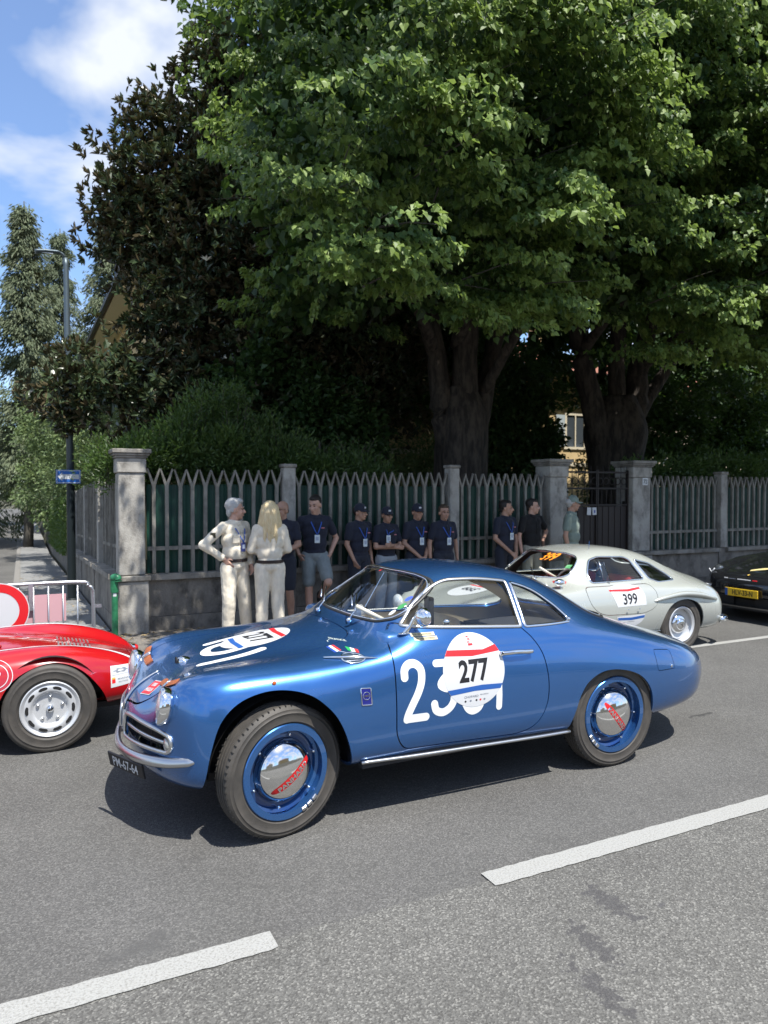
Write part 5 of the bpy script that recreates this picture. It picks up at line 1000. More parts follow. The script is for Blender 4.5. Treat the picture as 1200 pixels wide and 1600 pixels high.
        l = MB().lathe([(.0, -.040), (.03, -.038), (.06, -.031), (.086, -.018)], 36, 'X').build('headlamp_lens', LENS, t, smooth=True); l.location = o.location; l.scale = o.scale; l.rotation_euler = o.rotation_euler
    # chrome nose strip on the centre line
    Q, N = on_surf(s, [(x, 0.0) for x in np.linspace(-.715, -.52, 14)], 'xw', lambda P, N: (N[..., 0] < .3) & (P[..., 0] < 0) & (P[..., 2] > .46), .006, False)
    MB().tube(Q, [.014-.0007*i for i in range(14)], 8, flat=.6, up=N).build('nose_strip', ALU, t, smooth=True)
    # scoop / handle on bonnet
    sp = MB(); sp.lathe([(.0, -.03), (.03, -.024), (.042, 0), (.036, .03), (.018, .055), (0, .06)], 18, 'X'); o = sp.build('bonnet_scoop', CHROME, t, smooth=True); o.location = (-.39, 0, .812); o.scale = (1, 1, .75)
    MB().cyl(.028, -.036, -.0315, 16, 'X').build('scoop_mouth', BLACK, t).location = (-.39, 0, .814)
    # leather bonnet straps with buckle
    LEA = mk('tan_leather', (.33, .10, .035), .6, col2=(.24, .07, .025), scale=30, bump=.3, bscale=150)
    for sg in (-1, 1):
        pts = [(-.575, sg*.335), (-.52, sg*.345), (-.46, sg*.355), (-.42, sg*.365), (-.37, sg*.39), (-.34, sg*.425), (-.325, sg*.46)]
        pts = [(x, w+.0*sg) for x, w in pts]; pts = bez([(-.535, .24), (-.535, .31), (-.53, .37), (-.52, .42), (-.505, .47)], 5, False)
        Q, N = on_surf(s, pts, 'xw', top_cond, .006, sg < 0); st = MB().tube(Q, .024, 6, flat=.22, up=N).build('bonnet_strap', LEA, t, smooth=50)
        bk = MB(); c = Q[len(Q)//2]; n = N[len(Q)//2]; d = (Q[len(Q)//2+1]-Q[len(Q)//2-1]).normalized(); e = n.cross(d)
        cs = [c+n*.008+d*a+e*b for a, b in ((-.014, -.031), (.014, -.031), (.014, .031), (-.014, .031))]; bk.tube(cs, .0035, 5, closed=True, up=tuple(n)); bk.tube([c+n*.009-e*.031, c+n*.009+e*.031], .003, 5, up=tuple(n)); bk.build('buckle', CHROME, st, smooth=True)
    # door furniture
    def at(x, z, off=0, near=True): Q, N = on_surf(s, [(x, z)], 'xz', side_cond, off, near); return Q[0], N[0]
    h0, n0 = at(1.318, .842, .022); h1, _ = at(1.545, .833, .022); hm, _ = at(1.43, .840, .034)
    MB().tube(bez([h0, hm.lerp(h0, .5)+Vector((0, -.004, 0)), hm, hm.lerp(h1, .5)+Vector((0, -.004, 0)), h1], 4, False), .0125, 10, flat=.62, up=(0, -1, .2)).ball(at(1.325, .842, .01)[0], .017, 12).ball(at(1.535, .833, .01)[0], .013, 10).build('door_handle', CHROME, door_o, smooth=True)
    MB().ball(at(1.32, .842, .027)[0], .007, 8).build('lock_barrel', DARKM, door_o, smooth=True)
    b, _ = at(.735, .990, .004); MB().ball(b, .03, 14, 1.35, .6, .25).tube(bez([b, b+Vector((.03, -.02, .045)), b+Vector((.05, -.035, .09)), b+Vector((.075, -.06, .11))], 5, False), [.013]*5+[.010]*11, 8).lathe([(0, -.035), (.03, -.03), (.052, -.01), (.058, .012), (.054, .016)], 28, 'X', T=Matrix.Translation(b+Vector((.085, -.065, .095))) @ rotm(rz=.25)).build('wing_mirror', CHROME, t, smooth=True)
    MB().cyl(.053, .0145, .0165, 28, 'X', T=Matrix.Translation(b+Vector((.085, -.065, .095))) @ rotm(rz=.25)).build('mirror_glass', mk('mirror', (.9, .9, .92), .02, 1), t, smooth=40)
    # quarter window catch
    MB().ball(at(1.94, .975, .012)[0], .014, 10).build('window_catch', CHROME, t, smooth=True)
    # vent moulding on the wing
    v0, _ = at(.248, .893, .008); v1, _ = at(.533, .883, .008); vm, nv_ = at(.40, .889, .01)
    MB().tube([v0, v0.lerp(vm, .5)+Vector((0, -.003, 0)), vm, vm.lerp(v1, .4), v1], [.004, .007, .011, .007, .002], 8, flat=.7, up=(0, -1, .3)).build('wing_moulding', CHROME, t, smooth=True)
    ov = [(.40+.062*math.cos(TAU*k/28), .888+.0195*math.sin(TAU*k/28)) for k in range(28)]
    trim(s, 'vent_ring', ov, 'xz', side_cond, .0045, CHROME, t, True, .9, .004); decal(s, 'vent_grille', *fill2d(ov), mk('vent_dark', (.05, .08, .12), .3, .5), t)
    for dz in (-.009, .009): Q, N = on_surf(s, [(.40+a, .888+dz) for a in np.linspace(-.052, .052, 8)], 'xz', side_cond, .004); MB().tube(Q, .0028, 5, up=N).build('vent_bar', CHROME, t, smooth=True)
    # wing badge
    bd = rnd([(.402, .745), (.460, .742), (.462, .655), (.404, .658)], .004, 2); trim(s, 'badge_frame', bd, 'xz', side_cond, .0035, CHROME, t, True, .7, .003)
    decal(s, 'wing_badge', *fill2d(bd), mk('navy_enamel', (.01, .015, .16), .2, coat=1), t, off=.003)
    cx, cz = .432, .704; 
    for rr in (.020,): Q = [(cx+rr*math.cos(TAU*k/20), cz+rr*math.sin(TAU*k/20)) for k in range(20)]; trim(s, 'badge_emblem', Q, 'xz', side_cond, .0016, CHROME, t, True, .6, .005)
    V, F = text2d('1000', .012, .02); decal(s, 'badge_lettering', [(x+cx, z+cz) for x, z in V], F, CHROME, t, off=.0052)
    # side repeater and flap lock
    MB().ball(at(-.065, .815, .004)[0], .012, 12, 1, .5, 1).build('side_repeater', mk('amber_lens', (.5, .12, .03), .2), t, smooth=True)
    MB().ball(at(2.765, .612, .003)[0], .010, 10, 1, .5, 1.2).build('flap_lock', CHROME, t, smooth=True)
    # wipers
    for y0, bx in ((-.30, .545), (.16, .525)):
        MB().tube([(bx, y0, 1.035), (bx+.035, y0-.01, 1.085), (bx+.11, y0+.13, 1.165)], .0045, 6).tube([(bx+.02, y0+.0, 1.115), (bx+.13, y0+.24, 1.185)], .005, 5).ball((bx, y0, 1.03), .016, 10).build('wiper', CHROME, t, smooth=True)
    # ---- door artwork
    def dart(name, V, F, mat, off=.0015, mx=.025): return decal(s, name, V, F, mat, t, off=off, mx=mx)
    ox, oz, e = 1.125, .767, (.212, .207)
    circ = [(ox+e[0]*math.cos(a), oz+e[1]*math.sin(a)) for a in np.linspace(0, TAU, 72, endpoint=False)]
    r0 = .0225
    two = bez([(.668, .775), (.672, .815), (.70, .842), (.74, .842), (.772, .81), (.772, .75), (.75, .69), (.712, .625), (.685, .575), (.675, .545)], 5, False)
    dart('painted_number', *stroke2d(two, r0), mk('cream_white_paint', (.72, .73, .72), .5, coat=.4), .0012)
    PW = MATS['cream_white_paint']; dart('painted_number', *stroke2d([(.677, .547), (.74, .546), (.795, .545)], r0), PW, .0013)
    dart('painted_number', *stroke2d([(.872, .832), (.95, .83), (.97, .828)], r0*.9), PW, .0012)
    dart('painted_number', *stroke2d(bez([(.975, .775), (.93, .755), (.893, .715), (.925, .69), (.965, .685)], 5, False), r0*.95), PW, .0012)
    dart('painted_number', *stroke2d(bez([(.850, .610), (.862, .572), (.905, .556), (.95, .575), (.975, .61), (.98, .65)], 5, False), r0), PW, .0012)
    dart('painted_number', *stroke2d(bez([(1.05, .60), (1.075, .555), (1.11, .538), (1.15, .555), (1.17, .60)], 5, False), r0), PW, .0012)
    dart('painted_number', *stroke2d([(1.292, .68), (1.292, .6), (1.290, .54)], r0*.92), PW, .0012)
    dart('race_roundel', *fill2d(circ), WHITE, .0022)
    hw = lambda z: e[0]*math.sqrt(max(0, 1-((z-oz)/e[1])**2))
    band = [(ox-hw(.893), .893), (1.20, .878), (ox+hw(.895), .899), (ox+hw(.862), .862), (1.12, .848), (ox-hw(.862), .862)]
    dart('roundel_band', *fill2d(band), RED_V, .0030)
    band = [(ox-hw(.672), .672), (1.17, .682), (ox+hw(.675), .675), (ox+hw(.648)+.002, .648), (1.12, .652), (ox-hw(.645)+.004, .642)]
    dart('roundel_band', *fill2d(band), BLUE_V, .0030)
    V, F = text2d('277', .130, .032, .80); dart('race_number', [(x+1.122, z+.768) for x, z in V], F, INK, .0030)
    V, F = text2d('CHOPARD', .013, .012, 1.15); dart('sponsor_lettering', [(x+1.095, z+.622) for x, z in V], F, GREYINK, .0030)
    V, F = text2d('MILLE MIGLIA', .007, .01, 1); dart('sponsor_lettering', [(x+1.185, z+.627) for x, z in V], F, GREYINK, .0030)
    for k, (xx, mm) in enumerate(((1.055, INK), (1.09, GREYINK), (1.13, INK), (1.157, RED_V), (1.185, GREYINK))):
        V, F = fill2d([(xx+.007*math.cos(TAU*j/8), .598+.006*math.sin(TAU*j/8)) for j in range(8)]); dart('sponsor_mark', V, F, mm, .0030)
    for k, (dx, dz) in enumerate(((0, 0), (.006, -.014), (-.002, -.028), (.008, -.042))):
        V, F = text2d(['M', 'M', '25', '-'][k], .012, .03, 1.3); dart('event_mark', [(x+1.115+dx, z+.953+dz) for x, z in V], F, RED_V, .0030)
    # name plates by the mirror
    TP = mk('beige_plate', (.55, .48, .30), .5)
    for k, (x, z, tx) in enumerate(((.835, .985, 'H.M. DE SAINTMARIE'), (.845, .964, 'TH. VAN DE STERREN'))):
        dart('name_strip', *fill2d([(x-.07, z-.0085), (x+.075, z-.009), (x+.075, z+.0085), (x-.07, z+.008)]), TP, .0022)
        V, F = text2d(tx, .009, .0, .95); dart('name_lettering', [(a+x, b+z) for a, b in V], F, INK, .0030)
    # crossed flags over the vent
    V, F = text2d('ITAL-FRANCE', .009, .0, 1.3); dart('script_lettering', [(a+.40, b*.5+.944+.01*a) for a, b in V], F, mk('pale_script', (.6, .66, .55), .5), .002)
    for cx_, sg, cols in ((.350, -1, ((.02, .06, .3), (.75, .75, .75), (.6, .03, .03))), (.432, 1, ((.02, .3, .08), (.75, .75, .75), (.6, .03, .03)))):
        an = .30*-sg; c, s_ = math.cos(an), math.sin(an)
        for k in range(3):
            q = [((k-1.5)*.016, -.011), ((k-.5)*.016, -.011), ((k-.5)*.016, .011), ((k-1.5)*.016, .011)]; dart('flag_stripe', [(cx_+a*c-b*s_, .918+(a*s_+b*c)*.55) for a, b in q], [(0, 1, 2, 3)], mk('flag_%d_%d' % (sg, k), cols[k], .5), .002)
        Q, N = on_surf(s, [(cx_+.0*sg, .914), (.39-sg*.03, .904)], 'xz', side_cond, .002); MB().tube(Q, .0015, 4, up=N).build('flag_pole', WHITE, t)
    # ---- bonnet artwork
    def bart(name, V, F, mat, off): return decal(s, name, V, F, mat, t, 'xw', top_cond, off, mx=.03)
    bx, by = .02, 0.0
    el = lambda cx, cy, a, b, n=60: [(cx+a*math.cos(q), cy+b*math.sin(q)) for q in np.linspace(0, TAU, n, endpoint=False)]
    bart('bonnet_roundel', *fill2d(el(.06, .03, .215, .19)), WHITE, .003)
    bart('bonnet_number', *stroke2d(bez([(-.03,-.11),(-.16,-.12),(-.245,-.06),(-.25,.02),(-.2,.08),(-.1,.09)], 6, False), .03), PW, .0022)
    bart('bonnet_number', *stroke2d(bez([(.02,-.235),(-.05,-.255),(-.15,-.265),(-.27,-.255),(-.33,-.235)], 5, False), .028), PW, .0022)
    bart('bonnet_number', *stroke2d(bez([(-.2,.19),(-.1,.2),(.05,.21),(.14,.20)], 5, False), .028), PW, .0022)
    for cx, mm in ((.20, RED_V), (-.065, BLUE_V)):
        ww = .19*math.sqrt(max(0, 1-((cx-.06)/.215)**2)); bart('roundel_band', *fill2d([(cx-.02, .03-ww), (cx+.012, .03-ww*.95), (cx+.005, .05), (cx+.022, .03+ww*.95), (cx-.01, .03+ww), (cx-.025, .05)]), mm, .0038)
    V, F = text2d('277', .14, .03, .85); bart('race_number', [(y*-1*-1+.075, -x*-1*-1+.03) for x, y in V], [f[::-1] for f in F], INK, .0038)
    # red event tag on the nose
    q = [(-.615, -.155), (-.53, -.19), (-.535, -.285), (-.59, -.31), (-.635, -.24)]
    q = [(-.645, .145), (-.56, .135), (-.535, .255), (-.615, .262)]
    Q, N = on_surf(s, q, 'xw', top_cond, .004, True); c = sum(Q, Vector())/4
    raw('event_tag', Q, [(0, 3, 2, 1)], WHITE, t); raw('event_tag_field', [c+(p-c)*.9+N[0]*.002 for p in Q], [(0, 3, 2, 1)], RED_V, t)
    ex = ((Q[1]+Q[2])/2-(Q[0]+Q[3])/2).normalized(); ey = ((Q[0]+Q[1])/2-(Q[2]+Q[3])/2).normalized(); nn = N[0]
    for k, (tx, dd) in enumerate((('1000', .021), ('MIGLIA', -.017))):
        V, F = text2d(tx, .026, .035, .9); ax = -ey; raw('tag_lettering', [c+nn*.0035+ax*x+ex*(y+dd) for x, y in V], F, WHITE, t)
    # stickers inside the windscreen corner
    for (w, z, r, mm, nm) in ((.475, 1.165, .014, mk('sticker_blue', (.05, .1, .5), .4), 'screen_sticker'), (.488, 1.125, .017, mk('sticker_green', (.05, .25, .08), .4), 'screen_sticker'), (.475, 1.090, .015, WHITE, 'screen_sticker'), (.08, 1.29, .013, RED_V, 'screen_sticker')):
        Q, N = on_surf(s, [(w+r*math.cos(TAU*k/18), z+r*math.sin(TAU*k/18)) for k in range(18)], 'wz', wc, -.004, w > .1); raw(nm, Q, [list(range(18))], mm, t)
    return t, s
blue, SB = build_blue()
# ------------------------------------------------------------------ the other cars
def arch_poly(pts, dx=0): return bez([(x+dx, z) for x, z in pts], 5, False)
def wheel_std(parent, x, y, r, w, rimr, rim_fn, rz=0):
    mb = MB(); mb.lathe([(rimr-.03, .015), (rimr-.005, .0), (rimr+.002, .004), (rimr-.008, .02), (rimr-.02, .05), (rimr-.03, .06), (rimr-.035, .075), (rimr*.55, .08)], 48, 'Y')
    wh = mb.build('wheel', rim_fn('mat'), parent, smooth=40); wh.location = (x, y, r); wh.rotation_euler = (0, random.uniform(0, 3), rz)
    tyre_mesh(r, w, rimr, MB(), 56).build('tyre', RUBBER, wh, smooth=50).location = (0, w/2-.004, 0); rim_fn(wh); return wh
WPAINT = mk('wheel_silver', (.58, .59, .60), .35, .4)
def rim_slots(a):
    if a == 'mat': return WPAINT
    MB().lathe([(.178, .02), (.166, .012), (.135, .004), (.118, .01), (.105, .03), (.0, .034)], 48, 'Y').build('wheel_disc', WPAINT, a, smooth=40)
    for k in range(10):
        c = Matrix.Rotation(TAU*k/10, 4, 'Y'); pl = [(.146+.013*math.sin(q), .030*math.cos(q)) for q in np.linspace(0, TAU, 12, endpoint=False)]
        MB().prism(pl, -.002, .006, 'Y', T=c @ Matrix.Translation((0, .0065, 0))).build('slot', BLACK, a)
    for k in range(5):
        t = TAU*k/5+.3; MB().ball((.083*math.cos(t), .026, .083*math.sin(t)), .013, 8).build('wheel_nut', ALU, a, smooth=True)
    MB().lathe([(.0, .0), (.014, .002), (.024, .012), (.026, .034)], 18, 'Y').build('hub_emblem', CHROME, a, smooth=True)
    V, F = text2d('VW', .02, .03); raw('emblem_lettering', [(x, -.0015, z) for x, z in V], F, INK, a)
def rim_star(a):
    if a == 'mat': return WPAINT
    MB().lathe([(.19, .07), (.165, .05), (.15, .06), (.0, .06)], 40, 'Y').build('wheel_disc', WPAINT, a, smooth=40)
    MB().lathe([(.0, .0), (.04, .002), (.06, .01), (.064, .022), (.085, .026), (.105, .04), (.112, .06)], 40, 'Y').build('hubcap', CHROME, a, smooth=50)
    st = MB()
    for k in range(3): st.add([(0, -.006, 0), (.008*math.cos(TAU*k/3+PI/2+.5), -.003, .008*math.sin(TAU*k/3+PI/2+.5)), (.036*math.cos(TAU*k/3+PI/2), -.004, .036*math.sin(TAU*k/3+PI/2)), (.008*math.cos(TAU*k/3+PI/2-.5), -.003, .008*math.sin(TAU*k/3+PI/2-.5))], [(0, 1, 2), (0, 2, 3)])
    st.build('star_emblem', DARKM, a)
def rim_black(a):
    if a == 'mat': return DARKM
    MB().lathe([(.0, .02), (.06, .02), (.07, .05), (.22, .06)], 32, 'Y').build('wheel_disc', DARKM, a, smooth=40)
    for k in range(5): MB().box(-.025, .025, .0, .03, .04, .225, T=Matrix.Rotation(TAU*k/5, 4, 'Y')).build('spoke', DARKM, a)
def rear_lc(P, N): return (N[..., 0] > .1)
def build_red():
    W10 = [0,.2,.34,.43,.52,.66,.725,.71,.66,.4,0]
    net = [row([-2.95,-2.93,-2.87,-2.8,-2.73,-2.68,-2.67,-2.68,-2.75,-2.85,-2.9],[0,.22,.36,.46,.54,.58,.59,.58,.5,.3,0],[.36]*11),
     row([-2.86,-2.84,-2.78,-2.7,-2.62,-2.55,-2.53,-2.54,-2.6,-2.7,-2.7],[0,.22,.36,.46,.57,.65,.67,.65,.58,.3,0],[.47,.47,.475,.52,.54,.49,.38,.29,.24,.22,.22]),
     row(-2.4,[0,.22,.36,.46,.56,.68,.72,.70,.64,.4,0],[.56,.56,.56,.63,.67,.61,.44,.31,.23,.21,.21]), row(-2.1,[0,.22,.36,.46,.55,.68,.725,.71,.65,.4,0],[.61,.61,.60,.66,.695,.63,.45,.32,.24,.21,.21]),
     row(-1.7,[0,.22,.38,.48,.57,.68,.725,.71,.66,.4,0],[.66,.66,.65,.65,.65,.60,.45,.32,.24,.21,.21]), row(-1.2,[0,.22,.38,.48,.57,.68,.725,.71,.66,.4,0],[.69,.69,.68,.675,.66,.60,.45,.32,.23,.21,.21]),
     row(-.7,[0,.22,.36,.46,.55,.67,.725,.71,.66,.4,0],[.74,.73,.70,.685,.675,.61,.45,.32,.23,.21,.21]), row(-.35,W10,[.72,.70,.665,.69,.71,.64,.46,.32,.24,.22,.22]), row(0,W10,[.67,.655,.64,.695,.735,.66,.47,.33,.25,.22,.22]),
     row(.28,[0,.2,.33,.42,.51,.64,.70,.69,.64,.4,0],[.615,.605,.59,.65,.695,.625,.46,.34,.26,.23,.23]), row([.52,.52,.51,.51,.5,.49,.49,.49,.49,.49,.49],[0,.2,.32,.40,.48,.59,.645,.64,.60,.35,0],[.55,.54,.53,.58,.625,.56,.43,.34,.27,.25,.25]),
     row([.72,.71,.70,.69,.67,.63,.61,.61,.62,.64,.65],[0,.19,.31,.38,.45,.53,.57,.56,.53,.3,0],[.47,.465,.46,.49,.525,.48,.40,.34,.29,.28,.28]), row([.80,.79,.77,.75,.72,.69,.67,.68,.70,.73,.75],[0,.18,.29,.35,.41,.46,.48,.47,.44,.25,0],[.38]*11)]
    s = Surf(net); ap = [(-.36,.0),(-.35,.2),(-.32,.38),(-.21,.54),(0,.615),(.17,.57),(.29,.46),(.37,.32),(.40,.12),(.40,.0)]
    cock = rnd([(-1.85,-.5),(-1.85,.40),(-.85,.40),(-.85,-.5)], .1, 4)
    RED = mk('red_enamel_paint', (.36, .007, .010), .16, coat=1, bump=.02, bscale=6); RP = RED
    regs = [dict(m='xz', p=arch_poly(ap), c=lambda P, N: P[..., 1] > .40, g=0), dict(m='xz', p=arch_poly(ap, -2.1), c=lambda P, N: P[..., 1] > .40, g=0), dict(m='xw', p=cock, c=lambda P, N: P[..., 2] > .5, g=.002),
            dict(m='xw', p=rnd([(-.62,-.3),(-.62,.33),(.60,.30),(.60,-.3)], .04, 3), c=lambda P, N: (P[..., 2] > .4) & (N[..., 2] > .2), g=.006)]
    s.cut(9, [6,6,6,7,7,7,7,6,4,4], regs); t = thing('red_sports_car', 'low red open sports car with white stripes along its wings, at the left edge', 'car', (.17, 6.25, 0))
    raw('body', *both(*s.piece(0, .014)), RED, t, smooth=45); raw('rear_deck', *both(*s.piece(4, .010)), RED, t, smooth=45)
    MB().box(-2.5, .6, -.42, .42, .2, .24).box(-1.9, -.8, -.45, .45, .22, .26).box(-.84, -.8, -.5, .5, .24, .66).build('floor_pan', INT_D, t)
    RS = mk('red_leather', (.3, .02, .02), .5); seat(t, -1.25, -.24, RS, .34, s=.75); seat(t, -1.25, .24, RS, .34, s=.75); steering(t, -1.6, -.24, .66, BLACK, .17)
    MB().tube(bez([(-1.75, -.46, .69), (-1.88, -.3, .80), (-1.93, 0, .82), (-1.88, .3, .80), (-1.75, .46, .69)], 5, False), .008, 6).build('screen_frame', CHROME, t, smooth=True)
    for x in (0, -2.1):
        for sg in (-1, 1):
            w = wheel_std(t, x, sg*.70, .303, .140, .192, rim_slots, 0 if sg < 0 else PI); liner(t, x, sg*.67, sg*.42, .35, .31)
    for sg in (-1, 1):
        st = [(x, .50-.02*x*x-(.03*(x-.3) if x > .3 else 0)) for x in np.linspace(-.55, .72, 30)]; P = [(x, sg*(w-.014)) for x, w in st]+[(x, sg*(w+.014)) for x, w in st[::-1]]
        decal(s, 'wing_stripe', *fill2d(P), WHITE, t, 'xw', lambda P, N: (N[..., 2] > .05) & (P[..., 2] > .38), .002, mx=.04)
        o = MB().lathe([(0, .045), (.02, .042), (.032, .02), (.034, -.02)], 16, 'X').build('tail_lamp', mk('red_lens', (.5, .01, .01), .12, coat=1), t, smooth=True); o.location = (.70, sg*.47, .445)
        MB().lathe([(.036, -.02), (.037, .01), (.033, .015)], 16, 'X').build('lamp_rim', CHROME, t, smooth=True).location = (.70, sg*.47, .445)
    for sg in (-1, 1):
        for k in range(9):
            Q, N = on_surf(s, [(.08+.028*k, .06), (.08+.028*k, .19)], 'xw', top_cond, .003, sg < 0); MB().tube(Q, .007, 5, flat=.6, up=N).build('deck_louvre', mk('mesh_grey', (.22, .2, .19), .5, .4), t)
    for (x, w) in ((-.38, .26), (-.1, .28)): Q, N = on_surf(s, [(x, w)], 'xw', top_cond, 0, True); MB().ball((0, 0, 0), .05, 12, 1.6, .7, .35).build('deck_hinge', RED, t, smooth=True).location = Q[0]
    # white sponsor panel and round emblem on the flank
    def d(n, V, F, m, off=.0015): return decal(s, n, V, F, m, t, off=off)
    x0, z0 = .472, .462
    d('sponsor_panel', *fill2d([(.40,.395),(.545,.405),(.545,.535),(.40,.545)]), WHITE)
    d('knot_emblem', *fill2d([(x0+.045*math.cos(a)*(1+.25*math.cos(6*a)), .507+.014*math.sin(a)*(1+.25*math.cos(6*a))) for a in np.linspace(0, TAU, 48, endpoint=False)]), GREYINK, .0025); d('knot_eye', *fill2d([(x0+.022*math.cos(a), .507+.006*math.sin(a)) for a in np.linspace(0, TAU, 16, endpoint=False)]), WHITE, .0032)
    d('panel_rule', *fill2d([(.41,.478),(.535,.481),(.535,.483),(.41,.480)]), GREYINK, .0025)
    for tx, z, h in (('MARINA', .450, .013), ('MILITARE', .429, .010)): V, F = text2d(tx, h, .01, 1.15); d('panel_lettering', [(x+.488, y+z) for x, y in V], F, GREYINK, .0025)
    d('panel_crest', *fill2d([(.408,.424),(.432,.425),(.432,.458),(.408,.458)]), RED_V, .0025); d('crest_gold', *fill2d([(.409,.452),(.431,.452),(.431,.464),(.409,.464)]), mk('gold_ink', (.6, .4, .08), .4), .003)
    cx, cz = -.335, .56
    for r1, r2 in ((.105, .100), (.078, .074)):
        for k in range(36):
            a, b = TAU*k/36, TAU*(k+1)/36; d('ring_emblem', [(cx+r1*math.cos(a), cz+r1*math.sin(a)*.95), (cx+r1*math.cos(b), cz+r1*math.sin(b)*.95), (cx+r2*math.cos(b), cz+r2*math.sin(b)*.95), (cx+r2*math.cos(a), cz+r2*math.sin(a)*.95)], [(0, 1, 2, 3)], WHITE) if k % 36 == -1 else None
        P = [(cx+r1*math.cos(a), cz+r1*math.sin(a)*.95) for a in np.linspace(0, TAU, 40, endpoint=False)]; trim(s, 'ring_emblem', P, 'xz', side_cond, .0028, WHITE, t, True, .3, .001)
    trim(s, 'ring_emblem_scroll', bez([(cx-.03, cz+.02), (cx, cz+.04), (cx+.03, cz+.02), (cx+.01, cz-.01), (cx-.03, cz)], 4), 'xz', side_cond, .003, WHITE, t, True, .3, .001)
    return t
def build_silver():
    lo = [.20,.18,.18]
    def rr(x, w, z): return row(x, w, z)
    net = [rr([-3.12,-3.1,-3.05,-2.98,-2.93,-2.9,-2.9,-2.91,-2.95,-3.0,-3.05],[0,.25,.4,.52,.6,.64,.65,.64,.55,.3,0],[.40]*11),
     rr([-3.1,-3.09,-3.04,-2.98,-2.9,-2.84,-2.82,-2.84,-2.86,-2.9,-2.95],[0,.25,.42,.55,.65,.71,.73,.71,.66,.3,0],[.55,.55,.56,.60,.60,.55,.42,.32,.24,.22,.22]),
     rr(-2.75,[0,.25,.42,.54,.66,.76,.79,.77,.72,.4,0],[.67,.67,.67,.72,.74,.67,.45,.3]+lo), rr(-2.4,[0,.25,.42,.55,.68,.78,.81,.79,.74,.4,0],[.75,.75,.735,.765,.78,.71,.5,.32]+lo),
     rr(-1.98,[0,.25,.42,.55,.68,.785,.82,.79,.74,.4,0],[.80,.80,.785,.79,.79,.725,.5,.32]+lo), rr([-1.74,-1.73,-1.68,-1.6,-1.55,-1.55,-1.55,-1.55,-1.55,-1.55,-1.55],[0,.24,.44,.57,.68,.785,.82,.79,.74,.4,0],[.84,.84,.83,.815,.80,.735,.5,.32]+lo),
     rr([-1.68,-1.67,-1.6,-1.48,-1.4,-1.4,-1.4,-1.4,-1.4,-1.4,-1.4],[0,.24,.45,.585,.69,.785,.82,.79,.74,.4,0],[.865,.865,.86,.87,.81,.74,.5,.32]+lo), rr([-1.57,-1.56,-1.48,-1.35,-1.28,-1.28,-1.28,-1.28,-1.28,-1.28,-1.28],[0,.24,.44,.555,.69,.785,.82,.79,.74,.4,0],[.98,.98,.975,.99,.81,.74,.5,.32]+lo),
     rr([-1.42,-1.41,-1.33,-1.2,-1.1,-1.1,-1.1,-1.1,-1.1,-1.1,-1.1],[0,.22,.41,.515,.69,.785,.82,.79,.74,.4,0],[1.13,1.13,1.115,1.06,.81,.74,.5,.32]+lo), rr(-1.0,[0,.21,.39,.50,.69,.785,.82,.79,.74,.4,0],[1.205,1.203,1.18,1.10,.805,.735,.5,.32]+lo),
     rr(-.6,[0,.21,.38,.48,.68,.785,.82,.79,.74,.4,0],[1.19,1.188,1.16,1.07,.79,.725,.5,.32]+lo), rr(-.25,[0,.21,.37,.47,.66,.785,.825,.79,.74,.4,0],[1.14,1.135,1.10,1.0,.785,.725,.5,.32]+lo), rr(.08,[0,.2,.36,.46,.64,.785,.83,.79,.74,.4,0],[1.04,1.03,.99,.90,.78,.72,.5,.32]+lo),
     rr(.36,[0,.2,.36,.48,.64,.77,.82,.78,.73,.4,0],[.885,.88,.855,.815,.765,.70,.49,.32]+lo), rr(.62,[0,.2,.36,.48,.63,.74,.79,.76,.71,.4,0],[.82,.815,.80,.765,.715,.64,.46,.32]+lo),
     rr([.86,.86,.85,.83,.80,.76,.74,.75,.76,.8,.8],[0,.22,.38,.5,.61,.69,.72,.70,.66,.4,0],[.70,.70,.69,.66,.61,.54,.42,.32,.24,.22,.22]), rr([.97,.96,.94,.92,.88,.84,.83,.84,.86,.9,.92],[0,.2,.35,.46,.54,.59,.61,.59,.55,.3,0],[.48]*11)]
    s = Surf(net); ap = [(-.345,.0),(-.34,.2),(-.31,.40),(-.19,.55),(.03,.60),(.23,.54),(.33,.38),(.35,.18),(.35,.0)]
    wsh = [(-.2,.885),(.3,.885),(.5,.89),(.545,.92),(.525,.98),(.475,1.06),(.42,1.105),(.3,1.13),(-.2,1.14)]; wsh = rnd([(-w, z) for w, z in wsh[::-1] if w > .25]+wsh, .03, 3)
    dwin = rnd([(-1.25,.835),(-1.24,.93),(-1.14,1.06),(-1.0,1.092),(-.60,1.075),(-.52,1.04),(-.45,.835)], .04, 4); qwin = rnd([(-.44,1.04),(-.2,.985),(-.03,.87),(.03,.80),(-.26,.795),(-.37,.835)], .03, 4)
    door = rnd([(-1.38,.80),(-1.37,.66),(-1.28,.545),(-1.15,.50),(-.6,.485),(-.43,.54),(-.38,.66),(-.42,.79)], .07, 4)
    rwin = rnd([(-.3,1.09),(0,1.10),(.28,1.08),(.36,1.03),(.40,.93),(.38,.91),(.2,.90),(-.3,.90)], .03, 3)
    sc = lambda P, N: P[..., 1] > .42
